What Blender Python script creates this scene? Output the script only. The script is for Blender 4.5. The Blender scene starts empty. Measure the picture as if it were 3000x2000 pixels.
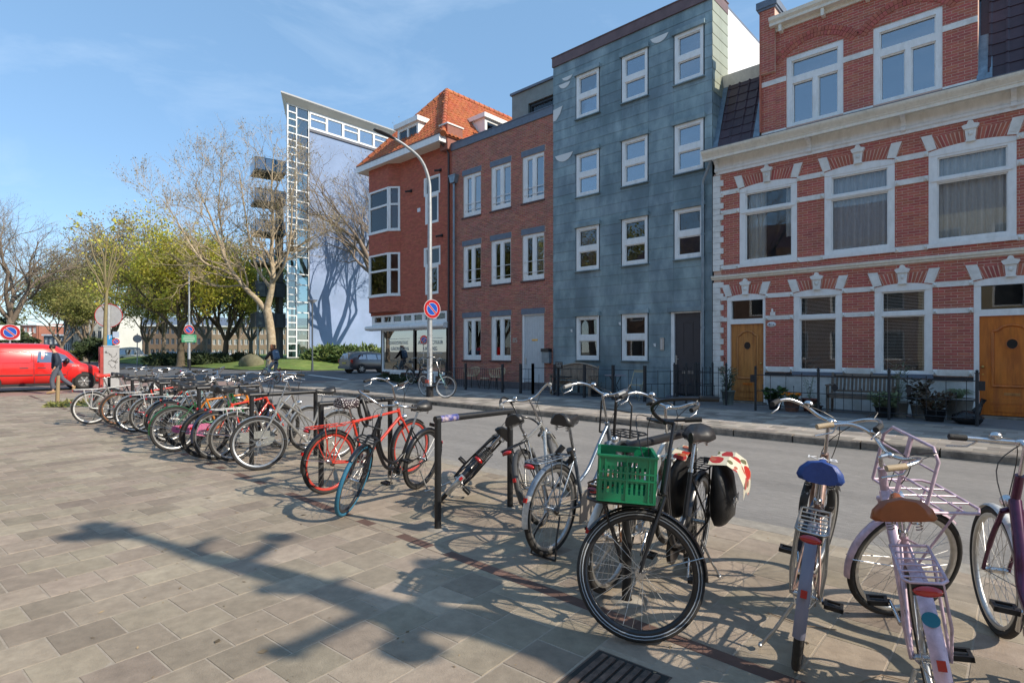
import bpy, math, random
from mathutils import Vector, Matrix, noise as mnoise
R = math.radians
# ------------------------------------------------------------------ camera, sky, sun, exposure
sc = bpy.context.scene
CAMH = 1.55
cam = bpy.data.objects.new('camera', bpy.data.cameras.new('camera'))
sc.collection.objects.link(cam); sc.camera = cam
cam.location = (0, 0, CAMH); cam.rotation_euler = (R(90), 0, R(42.98))
cam.data.sensor_width = 36; cam.data.lens = 1640 / 3000 * 36
cam.data.shift_y = 28 / 3000; cam.data.clip_end = 2000; cam.data.clip_start = .05
SUN_AZ, SUN_EL = 18.5, 36.0      # direction to the sun, from +X towards +Y
sund = Vector((math.cos(R(SUN_AZ)) * math.cos(R(SUN_EL)), math.sin(R(SUN_AZ)) * math.cos(R(SUN_EL)), math.sin(R(SUN_EL))))
sun = bpy.data.objects.new('sun', bpy.data.lights.new('sun', 'SUN'))
sun.data.energy = 2.5; sun.data.angle = R(.53); sun.data.color = (1, .89, .74)
sun.rotation_euler = sund.to_track_quat('Z', 'Y').to_euler(); sc.collection.objects.link(sun)
w = bpy.data.worlds.new('World'); sc.world = w; w.use_nodes = True
nt = w.node_tree; nt.nodes.clear()
sky = nt.nodes.new('ShaderNodeTexSky'); sky.sky_type = 'NISHITA'; sky.sun_disc = False
sky.sun_elevation = R(SUN_EL); sky.sun_rotation = R(90 - SUN_AZ)
sky.air_density = 1.0; sky.dust_density = .15; sky.ozone_density = 3.0; sky.altitude = 0
bg = nt.nodes.new('ShaderNodeBackground'); bg.inputs[1].default_value = .13
wo = nt.nodes.new('ShaderNodeOutputWorld')
tc = nt.nodes.new('ShaderNodeTexCoord'); mp = nt.nodes.new('ShaderNodeMapping')
mp.inputs['Scale'].default_value = (1.0, 2.2, 5.0); mp.inputs['Rotation'].default_value = (0, .25, .5)
nz = nt.nodes.new('ShaderNodeTexNoise'); nz.inputs['Scale'].default_value = 1.6; nz.inputs['Detail'].default_value = 7; nz.inputs['Roughness'].default_value = .6
nz.inputs['Distortion'].default_value = .6
mr = nt.nodes.new('ShaderNodeMapRange'); mr.inputs[1].default_value = .50; mr.inputs[2].default_value = .80; mr.inputs[4].default_value = .30
mx = nt.nodes.new('ShaderNodeMix'); mx.data_type = 'RGBA'; mx.inputs['B'].default_value = (3.0, 3.6, 4.3, 1)
L = nt.links.new
L(tc.outputs['Generated'], mp.inputs[0]); L(mp.outputs[0], nz.inputs['Vector']); L(nz.outputs[0], mr.inputs[0])
m0 = nt.nodes.new('ShaderNodeMix'); m0.data_type = 'RGBA'; m0.inputs['Factor'].default_value = .65; m0.inputs['B'].default_value = (.78, 1.46, 2.28, 1)
L(sky.outputs[0], m0.inputs['A'])
L(mr.outputs[0], mx.inputs['Factor']); L(m0.outputs['Result'], mx.inputs['A']); L(mx.outputs['Result'], bg.inputs[0]); L(bg.outputs[0], wo.inputs[0])
sc.view_settings.view_transform = 'Standard'; sc.view_settings.look = 'None'
sc.view_settings.exposure = 1.2; sc.view_settings.gamma = 1; sc.view_settings.use_curve_mapping = False
sc.render.resolution_x = 1024; sc.render.resolution_y = 682
# ------------------------------------------------------------------ photo pixel -> place (3000 px wide photo)
FPX, HYP = 1640., 1028.
RX, RY, FX, FY = .7316, .6817, -.6817, .7316
def G(px, py, z=0):
    t = (CAMH - z) * FPX / (py - HYP); l = (px - 1500) / FPX * t
    return Vector((l * RX + t * FX, l * RY + t * FY, z))
def AT(px, py, t):
    l = (px - 1500) / FPX * t
    return Vector((l * RX + t * FX, l * RY + t * FY, CAMH + (HYP - py) / FPX * t))
def OY(px, py, Y):
    a = (px - 1500) / FPX; t = Y / (a * RY + FY)
    return Vector((t * (a * RX + FX), Y, CAMH + (HYP - py) / FPX * t))
def OX(px, py, X):
    a = (px - 1500) / FPX; t = X / (a * RX + FX)
    return Vector((X, t * (a * RY + FY), CAMH + (HYP - py) / FPX * t))
# ------------------------------------------------------------------ mesh builder
class MB:
    def __init__(s): s.v = []; s.f = []; s.c = []; s.s = []
    def face(s, pts, c=0., sm=False):
        n = len(s.v); s.v.extend([tuple(p) for p in pts]); s.f.append(tuple(range(n, n + len(pts)))); s.c.append(c); s.s.append(sm)
    def box(s, x0, x1, y0, y1, z0, z1, c=0., X=None):
        n = len(s.v)
        P = [(x0, y0, z0), (x1, y0, z0), (x1, y1, z0), (x0, y1, z0), (x0, y0, z1), (x1, y0, z1), (x1, y1, z1), (x0, y1, z1)]
        if X is not None: P = [tuple(X @ Vector(p)) for p in P]
        s.v.extend(P)
        for q in ((0, 3, 2, 1), (4, 5, 6, 7), (0, 1, 5, 4), (1, 2, 6, 5), (2, 3, 7, 6), (3, 0, 4, 7)):
            s.f.append(tuple(n + i for i in q)); s.c.append(c); s.s.append(False)
        return s
    def slab(s, x0, x1, z0, z1, y0, y1, holes=(), c=0., X=None):
        """plate in the XZ plane between depths y0 (front) and y1, with rectangular holes"""
        xs = sorted({x0, x1} | {min(max(h[i], x0), x1) for h in holes for i in (0, 1)})
        zs = sorted({z0, z1} | {min(max(h[i], z0), z1) for h in holes for i in (2, 3)})
        n = len(s.v)
        def solid(i, j):
            if i < 0 or j < 0 or i >= len(xs) - 1 or j >= len(zs) - 1: return False
            cx, cz = (xs[i] + xs[i + 1]) / 2, (zs[j] + zs[j + 1]) / 2
            return not any(h[0] < cx < h[1] and h[2] < cz < h[3] for h in holes)
        def q(*p):
            if X is not None: p = [X @ Vector(k) for k in p]
            s.face(p, c)
        for i in range(len(xs) - 1):
            for j in range(len(zs) - 1):
                if not solid(i, j): continue
                a, b, d, e = xs[i], xs[i + 1], zs[j], zs[j + 1]
                q((a, y0, d), (b, y0, d), (b, y0, e), (a, y0, e)); q((a, y1, e), (b, y1, e), (b, y1, d), (a, y1, d))
                if not solid(i - 1, j): q((a, y1, d), (a, y0, d), (a, y0, e), (a, y1, e))
                if not solid(i + 1, j): q((b, y0, d), (b, y1, d), (b, y1, e), (b, y0, e))
                if not solid(i, j - 1): q((a, y1, d), (b, y1, d), (b, y0, d), (a, y0, d))
                if not solid(i, j + 1): q((a, y0, e), (b, y0, e), (b, y1, e), (a, y1, e))
        return s
    def tube(s, pts, r, n=6, cap=True, closed=False, c=0., flat=1.0):
        pts = [Vector(p) for p in pts]; k = len(pts)
        rr = r if isinstance(r, (list, tuple)) else [r] * k
        up = None; base = len(s.v)
        for i, p in enumerate(pts):
            if closed: d = pts[(i + 1) % k] - pts[i - 1]
            else: d = pts[min(i + 1, k - 1)] - pts[max(i - 1, 0)]
            if d.length < 1e-9: d = Vector((0, 0, 1))
            d.normalize()
            if up is None:
                up = Vector((0, 0, 1)) if abs(d.z) < .9 else Vector((1, 0, 0))
            a = d.cross(up)
            if a.length < 1e-6: a = d.orthogonal()
            a.normalize(); b = a.cross(d).normalized(); up = b
            for j in range(n):
                t = 2 * math.pi * j / n
                s.v.append(tuple(p + (a * math.cos(t) + b * math.sin(t) * flat) * rr[i]))
        for i in range(k if closed else k - 1):
            i2 = (i + 1) % k
            for j in range(n):
                j2 = (j + 1) % n
                s.f.append((base + i * n + j, base + i * n + j2, base + i2 * n + j2, base + i2 * n + j)); s.c.append(c); s.s.append(n > 4)
        if cap and not closed:
            for e in (0, k - 1):
                if rr[e] > 1e-4:
                    P = s.v[base + e * n: base + e * n + n]
                    s.face(P if e else P[::-1], c)
        return s
    def cyl(s, p0, p1, r, n=8, r1=None, c=0.): return s.tube([p0, p1], [r, r if r1 is None else r1], n, c=c)
    def lathe(s, prof, n=16, o=(0, 0, 0), X=None, sm=True, c=0.):
        b = len(s.v); o = Vector(o)
        for (r, z) in prof:
            for j in range(n):
                t = 2 * math.pi * j / n; p = Vector((r * math.cos(t), r * math.sin(t), z))
                if X is not None: p = X @ p
                s.v.append(tuple(p + o))
        for i in range(len(prof) - 1):
            for j in range(n):
                j2 = (j + 1) % n
                s.f.append((b + i * n + j, b + i * n + j2, b + i * n + n + j2, b + i * n + n + j)); s.c.append(c); s.s.append(sm)
        return s
    def prism(s, poly, y0, y1, X=None, c=0.):
        """polygon of (x,z) extruded from y0 (front) to y1"""
        A = [Vector((p[0], y0, p[1])) for p in poly]; B = [Vector((p[0], y1, p[1])) for p in poly]
        if X is not None: A = [X @ p for p in A]; B = [X @ p for p in B]
        s.face(A, c); s.face(B[::-1], c); k = len(A)
        for i in range(k): s.face((A[i], B[i], B[(i + 1) % k], A[(i + 1) % k]), c)
        return s
    def blob(s, o, rx, ry, rz, n=8, m=6, jit=0., rnd=None, c=0.):
        b = len(s.v)
        for i in range(m + 1):
            ph = math.pi * i / m
            for j in range(n):
                t = 2 * math.pi * j / n; k = 1 + (rnd.uniform(-jit, jit) if rnd else 0)
                s.v.append((o[0] + rx * k * math.sin(ph) * math.cos(t), o[1] + ry * k * math.sin(ph) * math.sin(t), o[2] + rz * k * math.cos(ph)))
        for i in range(m):
            for j in range(n):
                j2 = (j + 1) % n
                s.f.append((b + i * n + j, b + i * n + n + j, b + i * n + n + j2, b + i * n + j2)); s.c.append(c); s.s.append(True)
        return s
    def xf(s, X, a=0):
        s.v[a:] = [tuple(X @ Vector(p)) for p in s.v[a:]]; return s
    def join(s, o, X=None):
        n = len(s.v); s.v.extend(o.v if X is None else [tuple(X @ Vector(p)) for p in o.v])
        s.f.extend([tuple(i + n for i in f) for f in o.f]); s.c.extend(o.c); s.s.extend(o.s); return s
    def mesh(s, name, m):
        me = bpy.data.meshes.new(name); me.from_pydata(s.v, [], s.f)
        if any(s.c):
            at = me.attributes.new('v', 'FLOAT', 'FACE'); at.data.foreach_set('value', s.c)
        if any(s.s): me.polygons.foreach_set('use_smooth', s.s)
        if m: me.materials.append(m)
        return me
COL = sc.collection
WM = {}
def fin(o, parent, world=True):
    COL.objects.link(o)
    if parent is not None:
        o.parent = parent
        if world:
            W = WM.get(parent.name, Matrix()); o.matrix_parent_inverse = W.inverted()
            WM[o.name] = W if False else Matrix()
    return o
def ob(name, mb, m, parent=None, world=True):
    o = bpy.data.objects.new(name, mb.mesh(name, m) if isinstance(mb, MB) else mb)
    COL.objects.link(o)
    if parent is not None:
        o.parent = parent
        if world: o.matrix_parent_inverse = WM.get(parent.name, Matrix()).inverted()
    WM[o.name] = Matrix()
    return o
def tag(o, label=None, cat=None, group=None, kind=None):
    if label: o['label'] = label
    if cat: o['category'] = cat
    if group: o['group'] = group
    if kind: o['kind'] = kind
    return o
def thing(name, loc, label, cat, group=None, M4=None):
    o = bpy.data.objects.new(name, None); COL.objects.link(o); o.empty_display_size = .2
    W = M4 if M4 is not None else Matrix.Translation(Vector(loc))
    o.matrix_world = W; WM[o.name] = W
    return tag(o, label, cat, group)
def struct(name, mb, m): return tag(ob(name, mb, m), kind='structure')
def stuff(name, mb, m, label, cat): return tag(ob(name, mb, m), label, cat, kind='stuff')
# ------------------------------------------------------------------ materials
MATS = {}
def mat(name, col, rough=.6, metal=0., var=0., n=0., ns=6., bump=0., bs=40., col2=None, c2s=2., c2lo=.45, c2hi=.65, spec=.5, coat=0., stretch=None, huev=0.):
    if name in MATS: return MATS[name]
    m = bpy.data.materials.new(name); m.use_nodes = True; t = m.node_tree; N = t.nodes; K = t.links.new
    b = N['Principled BSDF']; b.inputs['Roughness'].default_value = rough; b.inputs['Metallic'].default_value = metal
    b.inputs['Specular IOR Level'].default_value = spec; b.inputs['Coat Weight'].default_value = coat; b.inputs['Coat Roughness'].default_value = .08
    geo = N.new('ShaderNodeNewGeometry'); pos = geo.outputs['Position']
    if stretch:
        mpn = N.new('ShaderNodeMapping'); mpn.inputs['Scale'].default_value = stretch; K(pos, mpn.inputs[0]); pos = mpn.outputs[0]
    def noise(sc_, det=4, ro=.6):
        q = N.new('ShaderNodeTexNoise'); q.inputs['Scale'].default_value = sc_; q.inputs['Detail'].default_value = det; q.inputs['Roughness'].default_value = ro
        K(pos, q.inputs['Vector']); return q.outputs[0]
    def mrange(src, a, b_, lo, hi):
        q = N.new('ShaderNodeMapRange'); K(src, q.inputs[0])
        for i, v in enumerate((a, b_, lo, hi)): q.inputs[i + 1].default_value = v
        return q.outputs[0]
    rgb = N.new('ShaderNodeRGB'); rgb.outputs[0].default_value = (*col, 1); out = rgb.outputs[0]
    if col2:
        q = N.new('ShaderNodeMix'); q.data_type = 'RGBA'; K(mrange(noise(c2s, 6, .65), c2lo, c2hi, 0, 1), q.inputs['Factor']); K(out, q.inputs['A'])
        q.inputs['B'].default_value = (*col2, 1); out = q.outputs['Result']
    mul = None
    if n: mul = mrange(noise(ns, 5, .65), .3, .7, 1 - n, 1 + n)
    if var or huev:
        at = N.new('ShaderNodeAttribute'); at.attribute_name = 'v'; oi = N.new('ShaderNodeObjectInfo')
        ad = N.new('ShaderNodeMath'); ad.operation = 'ADD'; K(at.outputs['Fac'], ad.inputs[0]); K(oi.outputs['Random'], ad.inputs[1])
        fr = N.new('ShaderNodeMath'); fr.operation = 'FRACT'; K(ad.outputs[0], fr.inputs[0])
        vv = mrange(fr.outputs[0], 0, 1, 1 - var, 1 + var)
        if mul is None: mul = vv
        else:
            q = N.new('ShaderNodeMath'); q.operation = 'MULTIPLY'; K(mul, q.inputs[0]); K(vv, q.inputs[1]); mul = q.outputs[0]
        if huev:
            f7 = N.new('ShaderNodeMath'); f7.operation = 'MULTIPLY'; K(fr.outputs[0], f7.inputs[0]); f7.inputs[1].default_value = 7.3
            f8 = N.new('ShaderNodeMath'); f8.operation = 'FRACT'; K(f7.outputs[0], f8.inputs[0])
            hs = N.new('ShaderNodeHueSaturation'); K(mrange(f8.outputs[0], 0, 1, .5 - huev, .5 + huev), hs.inputs['Hue']); K(out, hs.inputs['Color']); out = hs.outputs[0]
    if mul is not None:
        q = N.new('ShaderNodeVectorMath'); q.operation = 'SCALE'; K(out, q.inputs[0]); K(mul, q.inputs['Scale']); out = q.outputs[0]
    K(out, b.inputs['Base Color'])
    if bump:
        q = N.new('ShaderNodeBump'); q.inputs['Strength'].default_value = bump; q.inputs['Distance'].default_value = .01
        K(noise(bs, 5, .7), q.inputs['Height']); K(q.outputs[0], b.inputs['Normal'])
    MATS[name] = m; return m
def glassm(name, tint=(.75, .8, .8), refl=.2, rough=.0, trans=1.0, bump=0.):
    m = bpy.data.materials.new(name); m.use_nodes = True; t = m.node_tree; N = t.nodes; K = t.links.new; N.clear()
    o = N.new('ShaderNodeOutputMaterial'); tr = N.new('ShaderNodeBsdfTransparent'); tr.inputs[0].default_value = (*[c * trans for c in tint], 1)
    gl = N.new('ShaderNodeBsdfGlossy'); gl.inputs['Roughness'].default_value = rough; gl.inputs[0].default_value = (.95, .97, 1, 1)
    fr = N.new('ShaderNodeFresnel'); fr.inputs[0].default_value = 1.5
    mr = N.new('ShaderNodeMapRange'); mr.inputs[3].default_value = refl; K(fr.outputs[0], mr.inputs[0])
    if bump:
        bp = N.new('ShaderNodeBump'); bp.inputs['Strength'].default_value = bump; bp.inputs['Distance'].default_value = .02
        nz = N.new('ShaderNodeTexNoise'); nz.inputs['Scale'].default_value = 1.3; nz.inputs['Detail'].default_value = 1; ge = N.new('ShaderNodeNewGeometry')
        K(ge.outputs['Position'], nz.inputs['Vector']); K(nz.outputs[0], bp.inputs['Height']); K(bp.outputs[0], gl.inputs['Normal'])
    mx = N.new('ShaderNodeMixShader'); K(mr.outputs[0], mx.inputs[0]); K(tr.outputs[0], mx.inputs[1]); K(gl.outputs[0], mx.inputs[2]); K(mx.outputs[0], o.inputs[0])
    return m
GLASS = glassm('window_glass', (.9, .92, .92), .02, .005, bump=.04)
GLASS_U = glassm('boosted_sky_glass', (.55, .6, .64), .27, .005, bump=.04)  # same panes as the lower floors; extra sky reflection is put into this glass
GLASS_T = glassm('tower_glass', (.55, .66, .66), .14, .01)
CARGLASS = glassm('car_glass', (.2, .25, .26), .3, .02)
WHITE = mat('white_paint', (.82, .82, .80), .42, n=.07, ns=5, bump=.08, bs=20, col2=(.66, .65, .61), c2s=1.6, c2lo=.52, c2hi=.8, stretch=(2.2, 2.2, .8))
CREAM = mat('cream_paint', (.80, .75, .64), .55, n=.08, ns=8, bump=.15, bs=25, col2=(.58, .53, .43), c2s=1.6, c2lo=.5, c2hi=.8, stretch=(2, 2, .9))
TRIMW = mat('stone_white_paint', (.78, .77, .73), .65, n=.10, ns=7, bump=.3, bs=30, col2=(.58, .56, .50), c2s=2.2, c2lo=.48, c2hi=.75)
DARK = mat('dark_room', (.025, .024, .022), .9)
ROOM = mat('room_wall', (.10, .09, .08), .9, n=.35, ns=.9)
BLACKM = mat('black_metal', (.015, .016, .018), .38, n=.2, ns=30, bump=.05, bs=80)
IRON = mat('iron_railing', (.018, .022, .028), .45, n=.2, ns=20)
ZINC = mat('zinc', (.25, .30, .34), .45, metal=.6, n=.2, ns=5, bump=.05, bs=15)
LEADG = mat('grey_trim', (.13, .16, .21), .55, n=.15, ns=6)
CHROME = mat('chrome', (.60, .60, .60), .26, metal=1., n=.1, ns=40)
ALU = mat('brushed_alloy', (.48, .48, .47), .38, metal=.9, n=.12, ns=30)
STEELG = mat('galvanised_post', (.42, .44, .45), .5, metal=.45, n=.18, ns=7, bump=.04, bs=30)
RUBBER = mat('tyre_rubber', (.022, .021, .020), .75, n=.25, ns=30, bump=.3, bs=120)
PLASTB = mat('black_plastic', (.018, .018, .019), .42)
REDL = mat('red_lens', (.36, .008, .008), .2, coat=.7)
LENS = mat('clear_lens', (.75, .78, .8), .08, coat=.8)
rnd = random.Random(7)
def cs(): return rnd.random() + .001
# ------------------------------------------------------------------ ground
ASPH = mat('asphalt', (.275, .255, .232), .9, n=.2, ns=22.0, bump=.8, bs=150, col2=(.20, .187, .172), c2s=.9, c2lo=.4, c2hi=.75, stretch=(.35, 1.5, 1))
ASPHD = mat('dark_asphalt', (.095, .095, .10), .88, n=.12, ns=1.5, bump=.4, bs=120, col2=(.12, .12, .12), c2s=.4)
REDP = mat('red_brick_paving', (.29, .19, .155), .9, n=.16, ns=4, bump=.4, bs=60, col2=(.19, .15, .13), c2s=.5)
SAND = mat('joint_sand', (.34, .29, .23), .95, n=.15, ns=30)
PAVE = mat('paving_slab', (.275, .224, .168), .88, var=.19, n=.17, ns=11, bump=.45, bs=95, col2=(.37, .31, .235), c2s=.8, c2lo=.45, c2hi=.72, huev=.012)
PAVEF = mat('far_paving', (.31, .275, .235), .88, var=.36, n=.1, ns=6, bump=.35, bs=80, huev=.012)
KERB = mat('kerb_stone', (.30, .27, .225), .9, n=.2, ns=12, bump=.5, bs=60)
KERBD = mat('old_kerb_stone', (.25, .215, .175), .92, n=.35, ns=9, bump=.8, bs=40, col2=(.14, .12, .10), c2s=3)
CLINK = mat('clinker_brick', (.15, .085, .065), .85, var=.25, n=.15, ns=12, bump=.4, bs=60)
GRASSM = mat('lawn_grass', (.12, .19, .035), .95, n=.3, ns=1.2, bump=.9, bs=30, col2=(.17, .21, .05), c2s=.8)
GRAVEL = mat('park_ground', (.16, .14, .10), .95, n=.25, ns=1)
PAINT = mat('road_paint', (.62, .61, .58), .8, n=.15, ns=14)
def flat(x0, x1, y0, y1, z, X=None):
    b = MB(); b.face([(x0, y0, z), (x1, y0, z), (x1, y1, z), (x0, y1, z)]); return b
struct('ground', flat(-900, 700, -700, 900, -.11), GRAVEL)
b = MB(); b.face([(-26, 5.25, -.004), (60, 5.25, -.004), (60, 10.2, -.004), (-19, 10.2, -.004), (-23.5, 12.2, -.004), (-26, 12.2, -.004)]); struct('road', b, ASPH)
# the crossing: red paved part, dark asphalt beyond
b = MB(); b.face([(-40, -60, -.010), (-25.6, -60, -.010), (-25.6, 60, -.010), (-40, 60, -.010)])
struct('cross_street', b, REDP)
b = MB(); b.face([(-200, 9.4, -.006), (-40, 9.4, -.006), (-32.0, 9.6, -.006), (-29.2, 12.5, -.006), (-26.8, 15.2, -.006), (-26.4, 60, -.006), (-40.3, 60, -.006), (-41, 22, -.006), (-48, 18.2, -.006), (-200, 18.2, -.006)])
struct('asphalt_junction', b, ASPHD)
b = MB(); b.face([(-200, 3, -.012), (-40, 3, -.012), (-40, 9.4, -.012), (-200, 9.4, -.012)]); struct('side_road', b, ASPH)
b = MB(); b.face([(-26.4, 14.5, 0), (-23.5, 12.4, 0), (-22.6, 12.4, 0), (-25.5, 60, 0), (-26.4, 60, 0)]); struct('corner_strip', b, PAVEF)
# painted block markings
def blockmarks(pts, name, lab):
    t = thing(name, pts[0][0], lab, 'road marking')
    for (p, q, wd) in pts:
        p = Vector(p); q = Vector(q); d = (q - p).normalized(); s_ = Vector((-d.y, d.x, 0)) * wd
        m = MB(); m.face([p - s_, q - s_, q + s_, p + s_]); ob('paint_bar', m, PAINT, t)
tri = []
for i in range(7):
    a = G(920 + i * 46, 1141 + i * 4.2 if False else 1142 + i * 4.5, .002); c_ = G(1075 + i * 30, 1149 + i * 3.2, .002)
    pass
blockmarks([(G(880 + i * 42, 1148 + i * 7, .003), G(985 + i * 36, 1143 + i * 6, .003), .055) for i in range(5)], 'hump_marking', 'white painted bars across the street behind the racks')
blockmarks([(G(905, 1097.5, .003), G(1020, 1112, .003), .16)] + [(G(985 + i * 14, 1100 + i * 3.2, .003), G(1030 + i * 10, 1100.5 + i * 3, .003), .05) for i in range(5)], 'hatch_marking', 'white wedge marking on dark asphalt left of the silver estate car')
# --- paving ---
def clip(poly, fn):
    out = []
    for i in range(len(poly)):
        a, b_ = poly[i - 1], poly[i]; fa, fb = fn(a), fn(b_)
        if (fa < 0) != (fb < 0):
            t = fa / (fa - fb); out.append((a[0] + (b_[0] - a[0]) * t, a[1] + (b_[1] - a[1]) * t))
        if fb >= 0: out.append(b_)
    return out
def area(p): return abs(sum(p[i - 1][0] * p[i][1] - p[i][0] * p[i - 1][1] for i in range(len(p)))) / 2
def paving(parent, x0, x1, y0, y1, z, tw, tl, ang, mname, name, nobj, joint=.0065, hv=.0012, tilt=.0, vis=None, bond=.5, rs=3, sb=.004):
    """slabs tw wide (across) and tl long in running bond; nearest ones are objects, the rest one mesh"""
    rr = random.Random(rs); ca, sa = math.cos(ang), math.sin(ang); cx, cy = (x0 + x1) / 2, (y0 + y1) / 2
    D = math.hypot(x1 - x0, y1 - y0) / 2 + 1; tiles = []
    nu = int(2 * D / tw) + 2; nv = int(2 * D / tl) + 2
    for i in range(nu):
        for j in range(nv):
            u = -D + i * tw; v_ = -D + j * tl + (bond * tl if i % 2 else 0)
            c0 = (cx + (u + tw / 2) * ca - (v_ + tl / 2) * sa, cy + (u + tw / 2) * sa + (v_ + tl / 2) * ca)
            if not (x0 - tl < c0[0] < x1 + tl and y0 - tl < c0[1] < y1 + tl): continue
            if vis and not vis(c0): continue
            g = joint / 2
            q = [(u + g, v_ + g), (u + tw - g, v_ + g), (u + tw - g, v_ + tl - g), (u + g, v_ + tl - g)]
            p = [(cx + a * ca - b_ * sa, cy + a * sa + b_ * ca) for a, b_ in q]
            p = clip(p, lambda k: k[0] - x0 - .002); p = clip(p, lambda k: x1 - .002 - k[0]) if p else p
            p = clip(p, lambda k: k[1] - y0 - .002) if p else p; p = clip(p, lambda k: y1 - .002 - k[1]) if p else p
            if len(p) < 3 or area(p) < .002: continue
            tiles.append((math.hypot(*c0), c0, p, len(p) == 4 and area(p) > (tw - joint) * (tl - joint) * .995))
    tiles.sort(key=lambda t: t[0])
    def add(mb, p, c0, zt, loc=False):
        k = len(p); ox, oy = (c0 if loc else (0, 0)); mx_ = sum(a[0] for a in p) / k; my = sum(a[1] for a in p) / k
        tx, ty = rr.gauss(0, tilt), rr.gauss(0, tilt); cc = cs()
        top = []; mid = []; low = []
        for a in p:
            dx, dy = mx_ - a[0], my - a[1]; l = math.hypot(dx, dy) or 1; f = sb / l
            zz = zt + (a[0] - mx_) * tx + (a[1] - my) * ty
            top.append((a[0] + dx * f - ox, a[1] + dy * f - oy, zz)); mid.append((a[0] - ox, a[1] - oy, zz - sb * .8)); low.append((a[0] - ox, a[1] - oy, zt - .03))
        b0 = len(mb.v); mb.v.extend(top + mid + low)
        mb.f.append(tuple(range(b0, b0 + k))); mb.c.append(cc); mb.s.append(False)
        for i in range(k):
            j = (i + 1) % k
            mb.f.append((b0 + k + i, b0 + k + j, b0 + j, b0 + i)); mb.f.append((b0 + 2 * k + i, b0 + 2 * k + j, b0 + k + j, b0 + k + i)); mb.c += [cc, cc]; mb.s += [False, False]
    rest = MB(); sh = None
    for k, (d, c0, p, full) in enumerate(tiles):
        zt = z + rr.uniform(-hv, hv)
        if nobj > 0:
            nobj -= 1
            if full:
                if sh is None:
                    mb = MB(); add(mb, p, c0, 0, True); mb.c = [0] * len(mb.f); sh = mb.mesh(name, mname)
                o = bpy.data.objects.new(name, sh); o.location = (c0[0], c0[1], zt); COL.objects.link(o)
            else:
                mb = MB(); add(mb, p, c0, 0, True); mb.c = [0] * len(mb.f)
                o = bpy.data.objects.new(name, mb.mesh(name, mname)); o.location = (c0[0], c0[1], zt); COL.objects.link(o)
            o.parent = parent; o.rotation_euler = (rr.gauss(0, tilt), rr.gauss(0, tilt), 0)
        else: add(rest, p, c0, zt)
    if rest.f:
        o = ob(name + '_field', rest, mname, parent); o['kind'] = 'stuff'
def inview(c0, pad=.25):
    t = c0[0] * FX + c0[1] * FY; l = c0[0] * RX + c0[1] * RY
    return t > .9 and abs(l) < t * (.915 + pad) + .6
near = struct('pavement', flat(-25.6, 14, -14, 5.25, -.0018), SAND)
paving(near, -25.6, 6, -9, 2.76, 0, .300, .300, R(4.5), PAVE, 'paving_slab', 300, hv=.0007, tilt=.0022, vis=inview, rs=5)
paving(near, -25.6, 6, 2.86, 5.02, 0, .300, .300, R(0.6), PAVE, 'paving_slab', 0, hv=.0008, tilt=.0025, vis=inview, rs=9)
pl = struct('paving_band', flat(-25.6, 6, 2.762, 2.858, -.0008), CLINK)
mbk = MB(); x = -24.0
while x < 2.0:
    l = .205; near_ = x > -3.3
    mbx = MB(); mbx.box(x, x + l - .005, 2.765, 2.855, -.03, rnd.uniform(-.003, .001), cs())
    (ob('clinker', mbx, CLINK if near_ else PAVE, pl)); x += l
# flush kerb of the near pavement
kb = thing('near_kerb', (0, 5.1, 0), 'flush light concrete kerb along the edge of the cycle parking', 'kerb')
x = -25.5
while x < 8:
    m = MB(); m.box(x, x + .992, 5.03, 5.245, -.2, rnd.uniform(-.002, .004), cs()); ob('kerb_stone', m, KERB, kb); x += 1.0
m = MB(); m.box(-25.75, -25.61, -14, 5.2, -.2, .0); tag(ob('side_kerb', m, KERB), 'low kerb between the slabs and the red street on the left', 'kerb')
# far pavement
far = struct('far_pavement', flat(-23.4, 60, 10.36, 13.8, .1178), SAND)
paving(far, -23.4, 3.5, 10.37, 13.62, .12, .30, .30, R(90), PAVEF, 'pavement_tile', 300, hv=.002, tilt=.003, rs=21)
m = MB(); m.box(-23.4, 60, 13.64, 15.9, -.05, .118); struct('front_strip', m, mat('front_strip', (.17, .17, .17), .9, n=.12, ns=5, bump=.3, bs=60))
kf = thing('far_kerb', (-5, 10.25, .1), 'raised weathered stone kerb along the far side of the road', 'kerb')
x = -23.0
while x < 12:
    l = 1.0; m = MB(); h = rnd.uniform(.12, .128); s0 = x + .012; e0 = x + l - .012
    m.face([(s0, 10.205, -.1), (e0, 10.205, -.1), (e0, 10.21, h - .02), (s0, 10.21, h - .02)]); m.face([(s0, 10.21, h - .02), (e0, 10.21, h - .02), (e0, 10.23, h), (s0, 10.23, h)])
    m.face([(s0, 10.23, h), (e0, 10.23, h), (e0, 10.36, h), (s0, 10.36, h)]); m.face([(s0, 10.36, -.1), (s0, 10.205, -.1), (s0, 10.21, h - .02), (s0, 10.23, h), (s0, 10.36, h)]); m.face([(e0, 10.205, -.1), (e0, 10.36, -.1), (e0, 10.36, h), (e0, 10.23, h), (e0, 10.21, h - .02)])
    ob('kerb_stone', m, KERBD, kf); x += l
m = MB(); m.box(12, 60, 10.21, 10.36, -.1, .124); ob('kerb_run', m, KERBD, kf)
# light gutter line along the kerb
m = MB(); m.face([(-22.8, 10.13, 0), (60, 10.13, 0), (60, 10.2, 0), (-22.8, 10.2, 0)]); struct('gutter', m, KERB)
# kerb drain slot
dr = thing('gully', (-12.6, 10.2, .05), 'dark gully slots in the far kerb near the lamp post', 'drain')
m = MB()
for i in range(4): m.box(-12.95 + i * .14, -12.86 + i * .14, 10.196, 10.204, .03, .075)
ob('slot', m, BLACKM, dr)
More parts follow.
